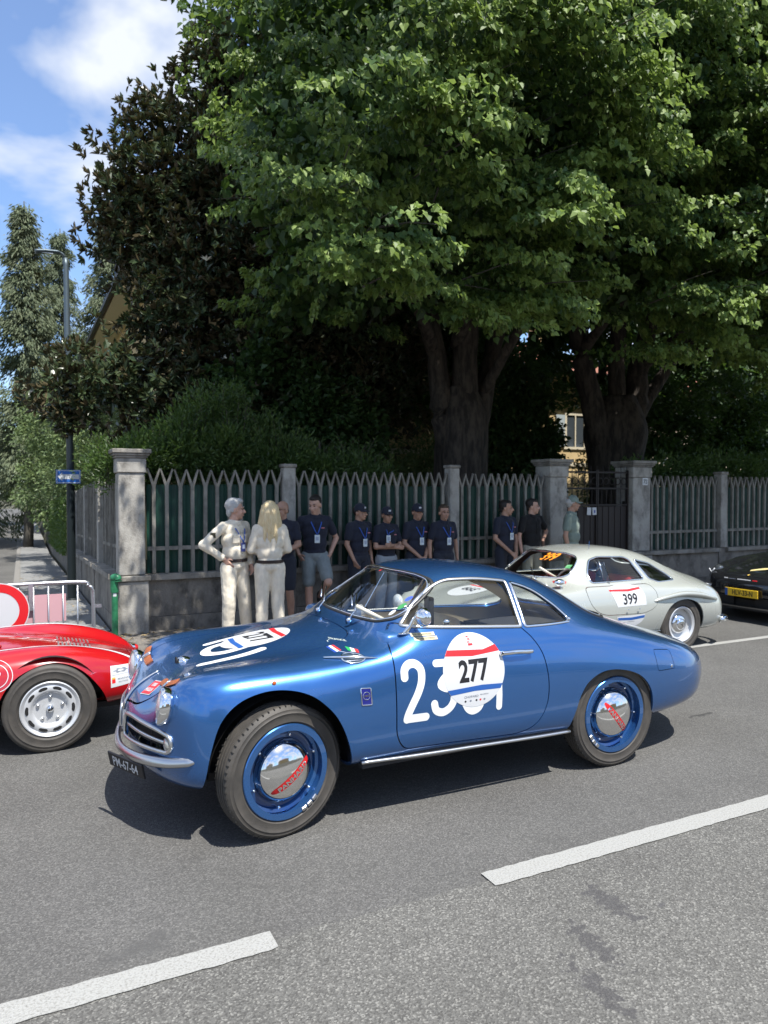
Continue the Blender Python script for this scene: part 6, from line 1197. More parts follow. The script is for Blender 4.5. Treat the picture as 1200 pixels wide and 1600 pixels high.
    regs = [dict(m='xz', p=arch_poly(ap), c=sc, g=0), dict(m='xz', p=arch_poly(ap, -2.2), c=sc, g=0), dict(m='xz', p=door, c=side_c, g=.006), dict(m='xz', p=dwin, c=side_c, g=.002), dict(m='xz', p=qwin, c=side_c, g=.002),
            dict(m='wz', p=wsh, c=lambda P, N: (P[..., 0] < -1.0) & (P[..., 0] > -1.9), g=.002), dict(m='wz', p=rwin, c=lambda P, N: (P[..., 0] > -.3) & (P[..., 0] < .5) & (N[..., 0] > .1), g=.002),
            dict(m='xw', p=rnd([(-3.0,-.3),(-3.0,.4),(-2.6,.46),(-1.95,.48),(-1.88,.40),(-1.86,-.3)], .05, 3), c=lambda P, N: (P[..., 2] > .5) & (N[..., 2] > .2), g=.005)]
    s.cut(9, [6,6,6,7,7,7,6,5,4,4], regs)
    SIL = metallic('silver_green_paint', (.43, .445, .41), (.36, .38, .35), rough=.26, metal=.25)
    t = thing('gullwing_coupe', 'pale silver classic coupe with race number 399 and red interior, behind the blue coupe', 'car', (6.70, 6.72, 0)); RI = mk('red_interior', (.36, .02, .025), .55)
    raw('body', *both(*s.piece(0, .014)), SIL, t, smooth=45); raw('bonnet', *both(*s.piece(8, .010)), SIL, t, smooth=45); raw('windscreen', *both(*s.piece(6, 0, .006)), GLASS, t, smooth=True); raw('rear_window', *both(*s.piece(7, 0, .006)), GLASS, t, smooth=True)
    for near in (1, 0):
        for L, nm, mt, fl, ins in ((3, 'door', SIL, .012, 0), (4, 'door_window', GLASS, 0, .01), (5, 'quarter_window', glass('blue_glass', (.55, .65, .85)), 0, .01)):
            V, F = s.piece(L, fl, ins); raw(nm, flip(V) if near else V, rev(F) if near else F, mt, t, smooth=45)
        for poly, nm in ((dwin, 'window_frame'), (qwin, 'quarter_window_frame')): trim(s, nm, poly, 'xz', side_cond, .010, CHROME, t, near, .6, .003)
        V, F = s.piece(3, 0, .03); raw('door_lining', flip(V) if near else V, rev(F) if near else F, RI, t, smooth=True)
    V, F = s.piece(0, 0, .02, mask=lambda P: (P[..., 0] > -1.4) & (P[..., 0] < .4) & (P[..., 2] > .3)); raw('cabin_lining', *both(V, F), mk('charcoal_trim', (.05, .045, .042), .8), t, smooth=True)
    def wc2(P, N): return (P[..., 0] < -1.0) & (P[..., 0] > -1.9) & (N[..., 0] < -.05)
    P = dens(wsh, .02); k0 = next(i for i in range(len(P)) if P[i-1][0] < 0 <= P[i][0]); P = P[k0:]+P[:k0]; P = [p for p in P if p[0] >= 0]
    Q, N = on_surf(s, P, 'wz', wc2, .004, False); Q2 = [Vector((q.x, -q.y, q.z)) for q in Q][::-1]; N2 = [Vector((q.x, -q.y, q.z)) for q in N][::-1]; MB().tube(Q+Q2, .010, 6, closed=True, flat=.6, up=N+N2).build('windscreen_trim', CHROME, t, smooth=True)
    MB().box(-2.9, .8, -.45, .45, .18, .22).box(-1.7, .3, -.68, .68, .2, .24).box(.28, .32, -.6, .6, .2, .74).box(-1.78, -1.72, -.6, .6, .2, .78).build('floor_pan', INT_D, t)
    seat(t, -.80, -.32, RI, .44, s=.85); seat(t, -.80, .32, RI, .44, s=.85); MB().rbox(-1.62, -1.45, -.6, .6, .72, .86, .04, 3).build('dashboard', RI, t, smooth=True); steering(t, -1.30, -.32, .80, mk('cream_rim', (.6, .56, .46), .35), .17)
    for x in (0, -2.2):
        for sg in (-1, 1):
            wheel_std(t, x, sg*.78, .31, .15, .20, rim_star, 0 if sg < 0 else PI); liner(t, x, sg*.74, sg*.45, .33, .30)
            bw = MB(); pts = [(x+a, sg*(.795+b), z) for a, b, z in ((-.46, -.0, .60), (-.3, .02, .635), (-.05, .035, .665), (.2, .03, .645), (.42, .01, .60), (.58, -.03, .555))]; bw.tube(bez(pts, 5, False), [.006]+[.012+.016*math.sin(PI*i/25) for i in range(1, 25)]+[.004], 8, flat=1.1, up=(0, 0, 1)); bw.build('wheel_brow', SIL, t, smooth=True)
    for sg in (-1, 1):
        MB().tube([(-1.75, sg*.775, .285), (-1, sg*.785, .275), (-.35, sg*.785, .27)], .012, 6).build('sill_strip', CHROME, t, smooth=True)
        MB().tube(bez([(.90, sg*.2, .30), (.95, sg*.45, .30), (.86, sg*.66, .30), (.66, sg*.76, .31)], 5, False), .032, 10, flat=1.2).build('rear_bumper', CHROME, t, smooth=True); MB().tube([(.93, sg*.42, .27), (.96, sg*.42, .36), (.93, sg*.42, .45)], .022, 8).build('overrider', CHROME, t, smooth=True)
        MB().tube(bez([(-3.12, sg*.2, .32), (-3.08, sg*.45, .32), (-2.95, sg*.62, .32), (-2.8, sg*.70, .32)], 5, False), .032, 10, flat=1.2).build('front_bumper', CHROME, t, smooth=True)
        MB().ball((.80, sg*.56, .55), .05, 14, .7, .8, 1.3).build('tail_lamp', mk('red_lens', (.5, .01, .01), .12, coat=1), t, smooth=True); MB().ball((-2.93, sg*.56, .58), .09, 18, .6, 1, 1).build('headlamp', LENS, t, smooth=True)
    # quarter light and mirror by the screen pillar
    MB().tube([(-1.0, -.60, .845), (-1.03, -.55, 1.06)], .008, 6).tube([(-1.16, -.62, .83), (-1.0, -.70, .84), (-1.02, -.62, 1.04), (-1.1, -.60, .95)], .007, 5).build('quarter_light_frame', CHROME, t, smooth=True)
    raw('quarter_light', [(-1.14, -.62, .845), (-1.0, -.70, .845), (-1.02, -.62, 1.05), (-1.08, -.58, 1.03)], [(0, 1, 2, 3)], GLASS, t)
    MB().ball((-1.66, -.66, .86), .05, 14, 1.3, .8, .8).tube([(-1.66, -.66, .86), (-1.64, -.68, .78)], .012, 6).build('wing_mirror', CHROME, t, smooth=True)
    for y in (-.35, .1): MB().tube([(-1.72, y, .86), (-1.68, y+.1, .90), (-1.6, y+.25, .97)], .006, 5).build('wiper', CHROME, t, smooth=True)
    MB().tube([(-1.0, -.36, 1.17), (-1.0, -.37, 1.26)], .003, 4).build('aerial', CHROME, t)
    def d(n, V, F, m, off=.0015, c=side_cond): return decal(s, n, V, F, m, t, off=off, cond=c)
    sx = lambda x, z: (x, z)
    P1 = bez([(-1.06,.775),(-.97,.795),(-.82,.80),(-.66,.785),(-.60,.755)], 5, False)+[np.array(p) for p in ((-.575,.68),(-.575,.575),(-.99,.575),(-1.03,.68))]
    d('race_roundel', *fill2d(P1), WHITE); d('roundel_band', *fill2d([(-1.065,.762),(-.80,.752),(-.615,.765),(-.608,.745),(-.80,.728),(-1.06,.742)]), RED_V, .0025)
    V, F = text2d('399', .115, .02, .92); d('race_number', [(x-.80, z+.652) for x, z in V], F, INK, .0028)
    P2 = [(-1.0,.475),(-.60,.480)]+[( -.80+.20*math.cos(a), .475-.125*math.sin(a)) for a in np.linspace(.1, PI-.1, 16)]; d('roundel_lower', *fill2d(P2), WHITE)
    d('roundel_band', *fill2d([(-.99,.462),(-.8,.455),(-.605,.468),(-.61,.440),(-.8,.425),(-.985,.436)]), BLUE_V, .0025); V, F = text2d('CHOPARD', .012, 0, 1.2); d('sponsor_lettering', [(x-.8, z+.41) for x, z in V], F, GREYINK, .0025)
    for tx, z in (('Rosti Jacobs III', .705), ('H. LUDEJAMMER', .672)): V, F = text2d(tx, .018, .0, 1); d('name_lettering', [(x-1.70, y+z) for x, y in V], F, INK, .002)
    for xx in (-.86, -.70): MB().ball((xx, -.83, .545), .011, 8, 1.4, .6, .6).build('door_latch', CHROME, t, smooth=True)
    # number on the screen, sticker
    OR = mk('orange_vinyl', (.85, .28, .02), .5); V, F = text2d('399', .075, .02, 1.25, .12); 
    Q, N = on_surf(s, [(.20+x, 1.085+y) for x, y in V], 'wz', wc2, .004, True); raw('screen_number', Q, F, OR, t)
    Q, N = on_surf(s, [(.49,1.02),(.455,1.02),(.46,.99),(.50,.985)], 'wz', wc2, -.004, True); raw('screen_sticker', Q, [(0, 1, 2, 3)], mk('sticker_green', (.05, .25, .08), .4), t)
    # roundel on the bonnet (seen through the blue car's windows)
    el = [(-2.35+.24*math.cos(a), .22*math.sin(a)) for a in np.linspace(0, TAU, 48, endpoint=False)]; decal(s, 'bonnet_roundel', *fill2d(el), WHITE, t, 'xw', top_cond, .002, mx=.05)
    V, F = text2d('399', .13, .02, .9); decal(s, 'race_number', [(-2.33-y, x) for x, y in V], [f[::-1] for f in F], INK, t, 'xw', top_cond, .003); decal(s, 'roundel_band', *fill2d([(-2.22,-.19),(-2.19,-.18),(-2.19,.18),(-2.22,.19)]), RED_V, t, 'xw', top_cond, .003)
    return t
def build_black():
    lo = [.17,.14,.14]
    net = [row([0,.02,.06,.12,.2,.28,.32,.3,.26,.2,.15],[0,.3,.5,.62,.72,.78,.80,.78,.7,.4,0],[.36]*11),
     row([-.02,.0,.04,.11,.22,.34,.40,.38,.3,.2,.15],[0,.3,.5,.64,.76,.84,.86,.84,.78,.4,0],[.56,.56,.56,.59,.60,.54,.40,.28,.18,.15,.15]), row([.2,.2,.24,.3,.42,.55,.6,.6,.6,.6,.6],[0,.3,.5,.66,.78,.87,.9,.88,.84,.4,0],[.67,.67,.665,.72,.74,.65,.45,.3]+lo),
     row(.8,[0,.3,.5,.66,.78,.87,.9,.88,.84,.4,0],[.77,.77,.76,.81,.83,.72,.5,.3]+lo), row(1.2,[0,.3,.5,.66,.78,.87,.9,.88,.84,.4,0],[.84,.84,.83,.85,.86,.76,.5,.3]+lo), row(1.45,[0,.3,.5,.66,.78,.87,.9,.88,.84,.4,0],[.90,.90,.89,.88,.87,.78,.5,.3]+lo),
     row(1.6,[0,.3,.5,.66,.76,.87,.9,.88,.84,.4,0],[1.0,1.0,.98,.95,.89,.8,.5,.3]+lo), row(1.95,[0,.28,.46,.58,.75,.87,.9,.88,.84,.4,0],[1.18,1.18,1.15,1.08,.90,.8,.5,.3]+lo), row(2.3,[0,.27,.45,.56,.75,.87,.9,.88,.84,.4,0],[1.27,1.27,1.24,1.15,.91,.8,.5,.3]+lo),
     row(2.8,[0,.27,.45,.56,.75,.88,.92,.9,.86,.4,0],[1.26,1.26,1.22,1.13,.91,.8,.5,.3]+lo), row(3.3,[0,.27,.45,.57,.75,.89,.94,.92,.87,.4,0],[1.15,1.14,1.11,1.02,.90,.8,.5,.3]+lo), row(3.8,[0,.3,.48,.6,.75,.88,.93,.9,.85,.4,0],[.99,.99,.97,.94,.88,.77,.5,.3]+lo),
     row(4.2,[0,.3,.48,.6,.73,.83,.87,.85,.8,.4,0],[.84,.84,.83,.81,.78,.68,.5,.3,.22,.2,.2]), row([4.45,4.44,4.42,4.4,4.35,4.3,4.28,4.3,4.3,4.3,4.3],[0,.3,.46,.56,.66,.72,.74,.72,.65,.4,0],[.52]*11)]
    s = Surf(net); ap = [(-.38,.0),(-.375,.2),(-.34,.42),(-.2,.62),(.0,.69),(.2,.62),(.34,.42),(.375,.2),(.38,.0)]; sc = lambda P, N: P[..., 1] > .5
    side = rnd([(1.75,.93),(2.05,1.11),(2.4,1.17),(2.9,1.14),(3.35,1.0),(3.45,.93)], .08, 4); wsh = rnd([(-.68,.95),(-.55,1.19),(.55,1.19),(.68,.95)], .05, 4)
    s.cut(7, [6,6,6,6,6,6,5,4,3,3], [dict(m='xz', p=arch_poly(ap, .95), c=sc, g=0), dict(m='xz', p=arch_poly(ap, 3.35), c=sc, g=0), dict(m='xz', p=side, c=side_c, g=.002), dict(m='wz', p=wsh, c=lambda P, N: (P[..., 0] > 1.4) & (P[..., 0] < 2.2), g=.002),
        dict(m='xw', p=rnd([(.12,-.3),(.12,.40),(.6,.56),(1.42,.60),(1.42,-.3)], .05, 3), c=lambda P, N: (P[..., 2] > .5) & (N[..., 2] > .2) & (P[..., 0] < 1.5), g=.005)])
    BK = mk('black_gloss', (.012, .013, .015), .08, coat=1); t = thing('black_sports_car', 'modern black sports car with a yellow front plate at the right edge', 'car', (9.05, 7.0, 0))
    raw('body', *both(*s.piece(0, .012)), BK, t, smooth=45); raw('front_lid', *both(*s.piece(5, .008)), BK, t, smooth=45); DG = glass('dark_glass', (.15, .16, .17)); raw('windscreen', *both(*s.piece(4, 0, .004)), DG, t, smooth=True)
    for near in (1, 0): V, F = s.piece(3, 0, .004); raw('side_window', flip(V) if near else V, rev(F) if near else F, DG, t, smooth=True)
    MB().box(.1, 4.2, -.5, .5, .16, .3).box(.45, 1.5, -.55, .55, .2, .6).build('floor_pan', BLACK, t); seat(t, 2.4, -.36, BLACK, .45); seat(t, 2.4, .36, BLACK, .45)
    for x in (.95, 3.35):
        for sg in (-1, 1): wheel_std(t, x, sg*.86, .335, .22, .25, rim_black, 0 if sg < 0 else PI); liner(t, x, sg*.80, sg*.5, .38, .33)
    def fb(P, N): return (N[..., 0] < -.1) & (P[..., 0] < 1)
    for sg in (-1, 1):
        Q, N = on_surf(s, [(.66, .66)], 'wz', fb, 0, sg < 0); o = MB().ball((0, 0, 0), .10, 20, .8, .8, 1.0).build('headlamp', mk('dark_lens', (.04, .045, .05), .05, coat=1), t, smooth=True); o.location = Q[0]+Vector((.06, -sg*.03, -.03))
        c = Q[0]+Vector((-.05, 0, -.01)); MB().tube([c+Vector((0, sg*-.05, .03)), c+Vector((-.008, 0, -.03)), c+Vector((0.0, sg*.045, .02))], .008, 6).build('lamp_strip', mk('lamp_white', (.7, .72, .75), .2), t, smooth=True)
        MB().box(-.0, .05, -.25, .25, -.07, .07).build('air_intake', BLACK, t).location = (.06, sg*.42, .27)
        MB().rbox(0, .03, -.13, .13, -.012, .012, .005, 1).build('position_lamp', mk('lamp_white', (.7, .72, .75), .2), t).location = (.10, sg*.60, .44)
    MB().rbox(-.06, .06, -.62, .62, .17, .21, .01, 1).build('front_lip', BLACK, t).location = (.02, 0, 0)
    p = MB().rbox(-.008, .004, -.26, .26, -.055, .055, .004, 1).build('number_plate', mk('plate_yellow', (.75, .48, .03), .4), t); p.location = (-.03, -.02, .40)
    MB().box(-.0095, -.0085, .215, .258, -.052, .052).build('plate_band', BLUE_V, p); T = Matrix(((0, 0, -1, -.010), (-1, 0, 0, -.02), (0, 1, 0, 0), (0, 0, 0, 1))); flat_text('plate_lettering', 'HLV-33-N', .072, INK, p, T, .02, .80)
    GD = mk('gold_ink', (.6, .4, .08), .4); 
    Q, N = on_surf(s, [(.16+.02*math.cos(a), .028*math.sin(a)) for a in np.linspace(0, TAU, 14, endpoint=False)], 'xw', top_cond, .004, False); raw('nose_badge', [Vector((q.x, math.copysign(q.y, math.sin(a)), q.z)) for q, a in zip(Q, np.linspace(0, TAU, 14, endpoint=False))], [list(range(14))], GD, t)
    for P in ([(.30,.10),(.42,-.05),(.60,-.20),(.64,-.16),(.48,.02),(.36,.12)], [(.50,-.06),(.66,-.30),(.70,-.26),(.56,-.04)], [(.60,-.10),(.80,-.36),(.84,-.32),(.66,-.07)]): decal(s, 'gold_graphic', *fill2d(P), mk('pale_gold', (.65, .55, .25), .4), t, 'xw', top_cond, .003)
    for a, b, m in ((.34, .27, WHITE), (.25, .14, GREYINK), (.11, -.10, WHITE), (-.13, -.20, RED_V)): 
        Q, N = on_surf(s, [(abs(a), .575), (abs(b), .575)], 'wz', fb, .003, False); pts = [Vector((Q[0].x, a, .575)), Vector((Q[1].x, b, .575))]; MB().tube(pts, .009 if m != GREYINK else .004, 4, flat=.3, up=(-1, 0, .3)).build('sponsor_strip', m, t)
    return t
red = build_red(); silver = build_silver(); black = build_black()
set_tag(raw('edge_line', [(5.2, 6.02, .004), (30, 6.02, .004), (30, 6.12, .004), (5.2, 6.12, .004)], [(0, 1, 2, 3)], PAINT), 'thin white edge line on the road behind the silver coupe', 'road marking')
# ------------------------------------------------------------------ people
SKIN = [mk('skin_%s' % n, c, .5, col2=tuple(x*.82 for x in c), scale=14, bump=.1, bscale=180) for n, c in (('fair', (.56, .33, .24)), ('warm', (.44, .25, .17)), ('tanned', (.34, .19, .13)))]
def cloth(name, c, rough=.85): return mk(name, c, rough, col2=tuple(x*.84 for x in c), scale=18, bump=1.0, bscale=13, sheen=.1, stretch=(1, 1, .55))
NAVY = cloth('navy_cotton', (.014, .017, .032)); BLK = cloth('black_cotton', (.008, .008, .009)); CREAM = cloth('cream_cotton', (.78, .70, .56)); SAGE = cloth('sage_cotton', (.20, .25, .21)); GREYS = cloth('grey_cotton', (.22, .25, .25)); KHAKI = cloth('khaki_cotton', (.36, .33, .26)); NAVYT = cloth('navy_trouser', (.022, .026, .04)); STONE = cloth('stone_denim', (.30, .33, .36))
SHOE = mk('dark_shoe', (.02, .018, .016), .5); LAN = mk('blue_lanyard', (.03, .10, .42), .6); BADG = mk('badge_white', (.6, .66, .68), .4); BELT = mk('dark_belt', (.03, .018, .014), .5)
def remesh(name, mb, mat, parent, vox, smooth_it=4, disp=0):
    o = mb.build(name+'_src', mat, None, fix=False); m = o.modifiers.new('r', 'REMESH'); m.mode = 'VOXEL'; m.voxel_size = vox; s = o.modifiers.new('s', 'SMOOTH'); s.factor = .6; s.iterations = smooth_it
    if disp:
        tx = bpy.data.textures.new('folds', 'CLOUDS'); tx.noise_scale = .10; d = o.modifiers.new('d', 'DISPLACE'); d.texture = tx; d.strength = disp; d.mid_level = .5; d.texture_coords = 'LOCAL'
    dg = bpy.context.evaluated_depsgraph_get(); dg.update(); me = bpy.data.meshes.new_from_object(o.evaluated_get(dg)); me.name = name; bpy.data.objects.remove(o); me.materials.clear()
    for mm in (mat if isinstance(mat, list) else [mat]): me.materials.append(mm)
    me.shade_smooth(); r = bpy.data.objects.new(name, me); return link(r, parent)
def cap_(mb, a, b, ra, rb, sx=1, n=12):
    a, b = Vector(a), Vector(b); mb.tube([a, a.lerp(b, .33), a.lerp(b, .66), b], [ra, ra*.67+rb*.33, ra*.33+rb*.67, rb], n, up=(0, 1, .01)); mb.ball(tuple(a), ra, n); mb.ball(tuple(b), rb, n)
def ell(mb, c, rx, ry, rz, rot=0, n=18): mb.ball((0, 0, 0), 1, n, T=Matrix.Translation(c) @ Matrix.Rotation(rot, 4, 'Z') @ Matrix.Diagonal((rx, ry, rz, 1)))
def hand(mb, w, d, palm_n, curl=.5, sz=1, flipt=1):
    """five fingered hand; w wrist, d direction of the fingers, palm_n palm normal"""
    w, d, pn = Vector(w), Vector(d).normalized(), Vector(palm_n); pn = (pn-d*pn.dot(d)).normalized(); sd = d.cross(pn)*flipt
    c = w+d*.045*sz
    for k in (-1, 0, 1): cap_(mb, w+sd*.012*k*sz, w+d*.085*sz+sd*.024*k*sz, .016*sz, .0135*sz, n=8)
    for k, ln in enumerate((.068, .078, .072, .056)):
        b = w+d*.088*sz+sd*(.030-.020*k)*sz; m = b+(d*math.cos(curl*.6)+pn*math.sin(curl*.6))*ln*.5*sz; e = m+(d*math.cos(curl*1.7)+pn*math.sin(curl*1.7))*ln*.5*sz; cap_(mb, b-d*.02, m, .0092*sz, .0085*sz, n=7); cap_(mb, m, e, .0085*sz, .007*sz, n=7)
    b = w+d*.03*sz+sd*.028*sz; m = b+(d*.6+sd*.75+pn*.25).normalized()*.04*sz; e = m+(d*.9+sd*.25+pn*.35).normalized()*.032*sz; cap_(mb, b, m, .0125*sz, .0105*sz, n=7); cap_(mb, m, e, .0105*sz, .0085*sz, n=7)
def person(loc, yaw, label, group=None, h=1.78, skin=0, top='polo', topm=None, bot='trousers', botm=None, hair=None, hairm=None, cap=None, face=0, tilt=0, arms=None, legs=None, lan=True, lean=0, belt=False, glasses=False, fat=1, hands=('relax', 'relax'), twist=0, badge=None, bottle=False):
    """local frame: the person faces -Y, right hand side is -X... joints in metres for a 1.78 m figure"""
    t = thing('person', label, 'person', loc, yaw, group); S = h/1.78; sk = SKIN[skin]
    P = lambda p: Vector((p[0]*S, p[1]*S, p[2]*S))
    A = dict(rs=(-.185, 0, 1.44), ls=(.185, 0, 1.44), re=(-.25, .03, 1.15), le=(.25, .03, 1.15), rw=(-.25, -.08, .90), lw=(.25, -.08, .90)); A.update(arms or {})
    G = dict(rh=(-.095, 0, .93), lh=(.095, 0, .93), rk=(-.11, -.02, .50), lk=(.11, -.02, .50), ra=(-.115, .03, .08), la=(.115, .03, .08), rt=(-.14, -.13, .03), lt=(.14, -.13, .03)); G.update(legs or {})
    def hp(p): return P(p)
    # ---- body (skin), one continuous surface
    mb = MB()
    for s_ in 'rl':
        cap_(mb, P(A[s_+'s']), P(A[s_+'e']), .043*S, .039*S); cap_(mb, P(A[s_+'e']), P(A[s_+'w']), .041*S*(.85 if top == 'long' else 1), .027*S); 
        lf = .76 if bot == 'trousers' else 1; cap_(mb, P(G[s_+'h']), P(G[s_+'k']), .082*S*lf, .057*S*lf); cap_(mb, P(G[s_+'k']), P(G[s_+'k']).lerp(P(G[s_+'a']), .35)+P((0, .02*lf, 0)), .056*S*lf, .056*S*lf); cap_(mb, P(G[s_+'k']).lerp(P(G[s_+'a']), .35)+P((0, .02*lf, 0)), P(G[s_+'a']), .056*S*lf, .036*S); cap_(mb, P(G[s_+'a']), P(G[s_+'t']), .04*S, .028*S)
    for c, rx, ry, rz in (((0, 0, 1.36), .155, .09, .13), ((0, -.005, 1.20), .14*fat, .095*fat, .16), ((0, 0, 1.02), .13, .09, .12)): ell(mb, P(c), rx*S, ry*S, rz*S)
    cap_(mb, P((0, .005, 1.42)), P((0, -.015, 1.56)), .062*S, .056*S)
    HM = Matrix.Translation(P((0, -.025, 1.645))) @ Matrix.Rotation(face, 4, 'Z') @ Matrix.Rotation(tilt, 4, 'X') @ Matrix.Scale(S*1.07, 4); mb0 = mb.T; mb.T = HM
    ell(mb, (0, .012, .035), .074, .094, .092); ell(mb, (0, -.030, -.035), .056, .062, .075); ell(mb, (0, -.062, -.088), .026, .022, .02); cap_(mb, (0, .02, -.03), (0, .02, -.13), .05, .055)
    cap_(mb, (0, -.088, .012), (0, -.112, -.026), .010, .014, n=8); ell(mb, (0, -.095, -.032), .019, .012, .010)
    for q in (-1, 1): ell(mb, (q*.075, .015, -.005), .010, .019, .032); ell(mb, (q*.030, -.080, .030), .022, .014, .009); ell(mb, (q*.038, -.070, -.02), .02, .018, .02)
    ell(mb, (0, -.090, -.060), .024, .010, .007); mb.T = mb0
    for s_, hd in zip('rl', hands):
        w = P(A[s_+'w']); e = P(A[s_+'e']); d = (w-e).normalized(); q = -1 if s_ == 'r' else 1; flipt = 1 if s_ == 'r' else -1
        if hd == 'relax': hand(mb, w, d+Vector((0, -.15, -.1)), Vector((-q, .1, 0)), .55, S, -flipt)
        elif hd == 'hip': hand(mb, w, Vector((-q*.35, -.55, -.75)), Vector((-q, .3, 0)), .35, S, flipt)
        elif hd == 'fold': hand(mb, w, d, Vector((0, 1, 0)), .7, S, flipt)
        elif hd == 'grip': hand(mb, w, d, Vector((-q, -.2, 0)), 1.3, S, -flipt)
        elif hd == 'ledge': hand(mb, w, Vector((q*.3, .2, -.9)), Vector((0, .8, -.5)), .5, S, flipt)
    body = remesh('body', mb, sk, t, .0078, 2)
    # ---- face details
    def hd_obj(m, name, mat, sm=True): m2 = m.build(name, mat, t, smooth=sm); m2.matrix_local = HM; return m2
    EYE = mk('eye_dark', (.02, .015, .012), .3); LIP = mk('lip', (.38, .16, .13), .5)
    m = MB(); [m.ball((q*.030, -.086, .012), .0085, 8, 1.3, .5, .7) for q in (-1, 1)]; hd_obj(m, 'eyes', EYE)
    m = MB(); m.ball((0, -.1005, -.0600), .012, 8, 1.6, .25, .35); hd_obj(m, 'mouth', LIP)
    hm = hairm or mk('hair_brown', (.035, .022, .014), .7, bump=.6, bscale=60)
    m = MB(); [m.tube([(q*.018, -.095, .034), (q*.032, -.096, .040), (q*.047, -.084, .035)], .0035, 5) for q in (-1, 1)]; hd_obj(m, 'eyebrows', hm)
    if hair == 'short' or (hair and cap):
        m = MB(); ell(m, (0, .030, .052 if not cap else .03), .079, .092, .088 if not cap else .07); ell(m, (0, -.02, .095 if not cap else .03), .062, .06, .035 if not cap else .02); 
        for q in (-1, 1): ell(m, (q*.066, .02, .015), .013, .03, .04)
        ell(m, (0, .07, -.01) if not cap else (0, .058, -.012), .06, .035 if not cap else .03, .06 if not cap else .045); o = remesh('hair', m, hm, t, .009, 3, .010); o.matrix_local = HM
    elif hair == 'thick':
        m = MB(); ell(m, (0, .032, .058), .084, .096, .092); ell(m, (0, -.035, .105), .066, .055, .035); ell(m, (0, .075, -.02), .065, .035, .065)
        for q in (-1, 1): ell(m, (q*.068, .04, .008), .013, .030, .038)
        for k in range(26): a = RNG.uniform(0, TAU); cap_(m, (.06*math.cos(a), .03+.07*math.sin(a), .10), (.082*math.cos(a+.2), .035+.092*math.sin(a+.2), .04+.04*RNG.random()), .012, .008, n=6)
        o = remesh('hair', m, hm, t, .008, 2, .008); o.matrix_local = HM
    elif hair == 'long':
        m = MB(); ell(m, (0, .030, .050), .090, .104, .095); rg = random.Random(4)
        for k in range(90):
            a = rg.uniform(-.25, PI+.25); r = rg.uniform(.075, .105); x, y = r*math.cos(a), .03+r*1.05*math.sin(a); e = rg.uniform(-.27, -.38)
            m.tube([(x*.8, y*.8, .09), (x*1.05, y*1.05, .0), (x*1.15+rg.uniform(-.02, .02), y*1.0+.01, -.13), (x*.95+rg.uniform(-.04, .03), y*.8+.035, e)], [.014, .013, .012, .003], 6)
        o = remesh('hair', m, hm, t, .0065, 1, .006); o.matrix_local = HM
    elif hair == 'fringe':
        m = MB(); [ell(m, (q*.068, .035, -.005), .012, .035, .028) for q in (-1, 1)]; ell(m, (0, .085, -.015), .05, .022, .03); o = remesh('hair', m, hm, t, .009, 3); o.matrix_local = HM
    if cap:
        m = MB(); m.lathe([(.0, .142), (.03, .138), (.06, .122), (.082, .09), (.090, .05), (.091, .035)], 26); m.T = m.T; b = MB(); V = [((.078*math.sin(a))*1.0, -.075*math.cos(a)-(.0), .043) for a in np.linspace(-1.2, 1.2, 12)]
        W2 = [(.072*math.sin(a), -.075*math.cos(a)-.085*max(0, math.cos(a*1.1))**.6, .030-.012*abs(math.sin(a))) for a in np.linspace(-1.2, 1.2, 12)]
        m.T = Matrix.Translation((0, .012, .0)) @ Matrix.Diagonal((1, 1.10, 1, 1)); vv = V+W2; nn = len(vv); m.add(vv+[(x, y, z-.006) for x, y, z in vv], [(i, i+1, 12+i+1, 12+i) for i in range(11)]+[(nn+i, nn+12+i, nn+12+i+1, nn+i+1) for i in range(11)]+[(12+i, 12+i+1, nn+12+i+1, nn+12+i) for i in range(11)])
        o = hd_obj(m, 'cap', cap); bd = MB(); bd.box(-.02, .02, -.089, -.082, .062, .088); b_ = hd_obj(bd, 'cap_badge', WHITE if cap is NAVY else cap, False)
        m = MB(); m.ball((0, .012, .142), .006, 8); hd_obj(m, 'cap_button', cap)
    if glasses:
        m = MB(); [m.tube([(q*.030+.019*math.cos(a), -.098, .012+.014*math.sin(a)) for a in np.linspace(0, TAU, 12, endpoint=False)], .0022, 5, closed=True) for q in (-1, 1)]; m.tube([(-.011, -.1, .014), (.011, -.1, .014)], .002, 5); [m.tube([(q*.049, -.096, .014), (q*.076, .0, .012)], .002, 5) for q in (-1, 1)]; hd_obj(m, 'glasses', DARKM)
    # ---- shirt
    tm = topm or NAVY; mb = MB(); f = fat
    for c, rx, ry, rz in (((0, .0, 1.385), .195, .118, .12), ((0, -.005, 1.27), .188*f, .128*f, .16), ((0, -.01, 1.12), .176*f, .130*f, .15), ((0, 0, 1.0), .172*(f*.5+.5), .125, .075)): ell(mb, P(c), rx*S, ry*S, rz*S)
    for s_ in 'rl':
        a, b = P(A[s_+'s']), P(A[s_+'e']); w = P(A[s_+'w'])
        cap_(mb, P((a.x/S*.28, .0, 1.475)), a+P((0, 0, .005)), .052*S, .050*S)
        if top == 'long': cap_(mb, a, b, .064*S, .058*S); cap_(mb, b, b.lerp(w, .88), .060*S, .043*S)
        else: cap_(mb, a, a.lerp(b, .64), .062*S, .062*S)
    shirt = remesh('shirt', mb, tm, t, .011, 3, .016 if top == 'long' else .010)
    m = MB(); m.lathe([(.060*S, .050), (.072*S, .046), (.088*S, .012), (.094*S, -.008), (.086*S, -.008), (.070*S, .02)], 24, T=Matrix.Translation(P((0, -.010, 1.482))) @ Matrix.Rotation(.34, 4, 'X')); m.build('collar', tm, t, smooth=True)
    fy = -.128*f*S
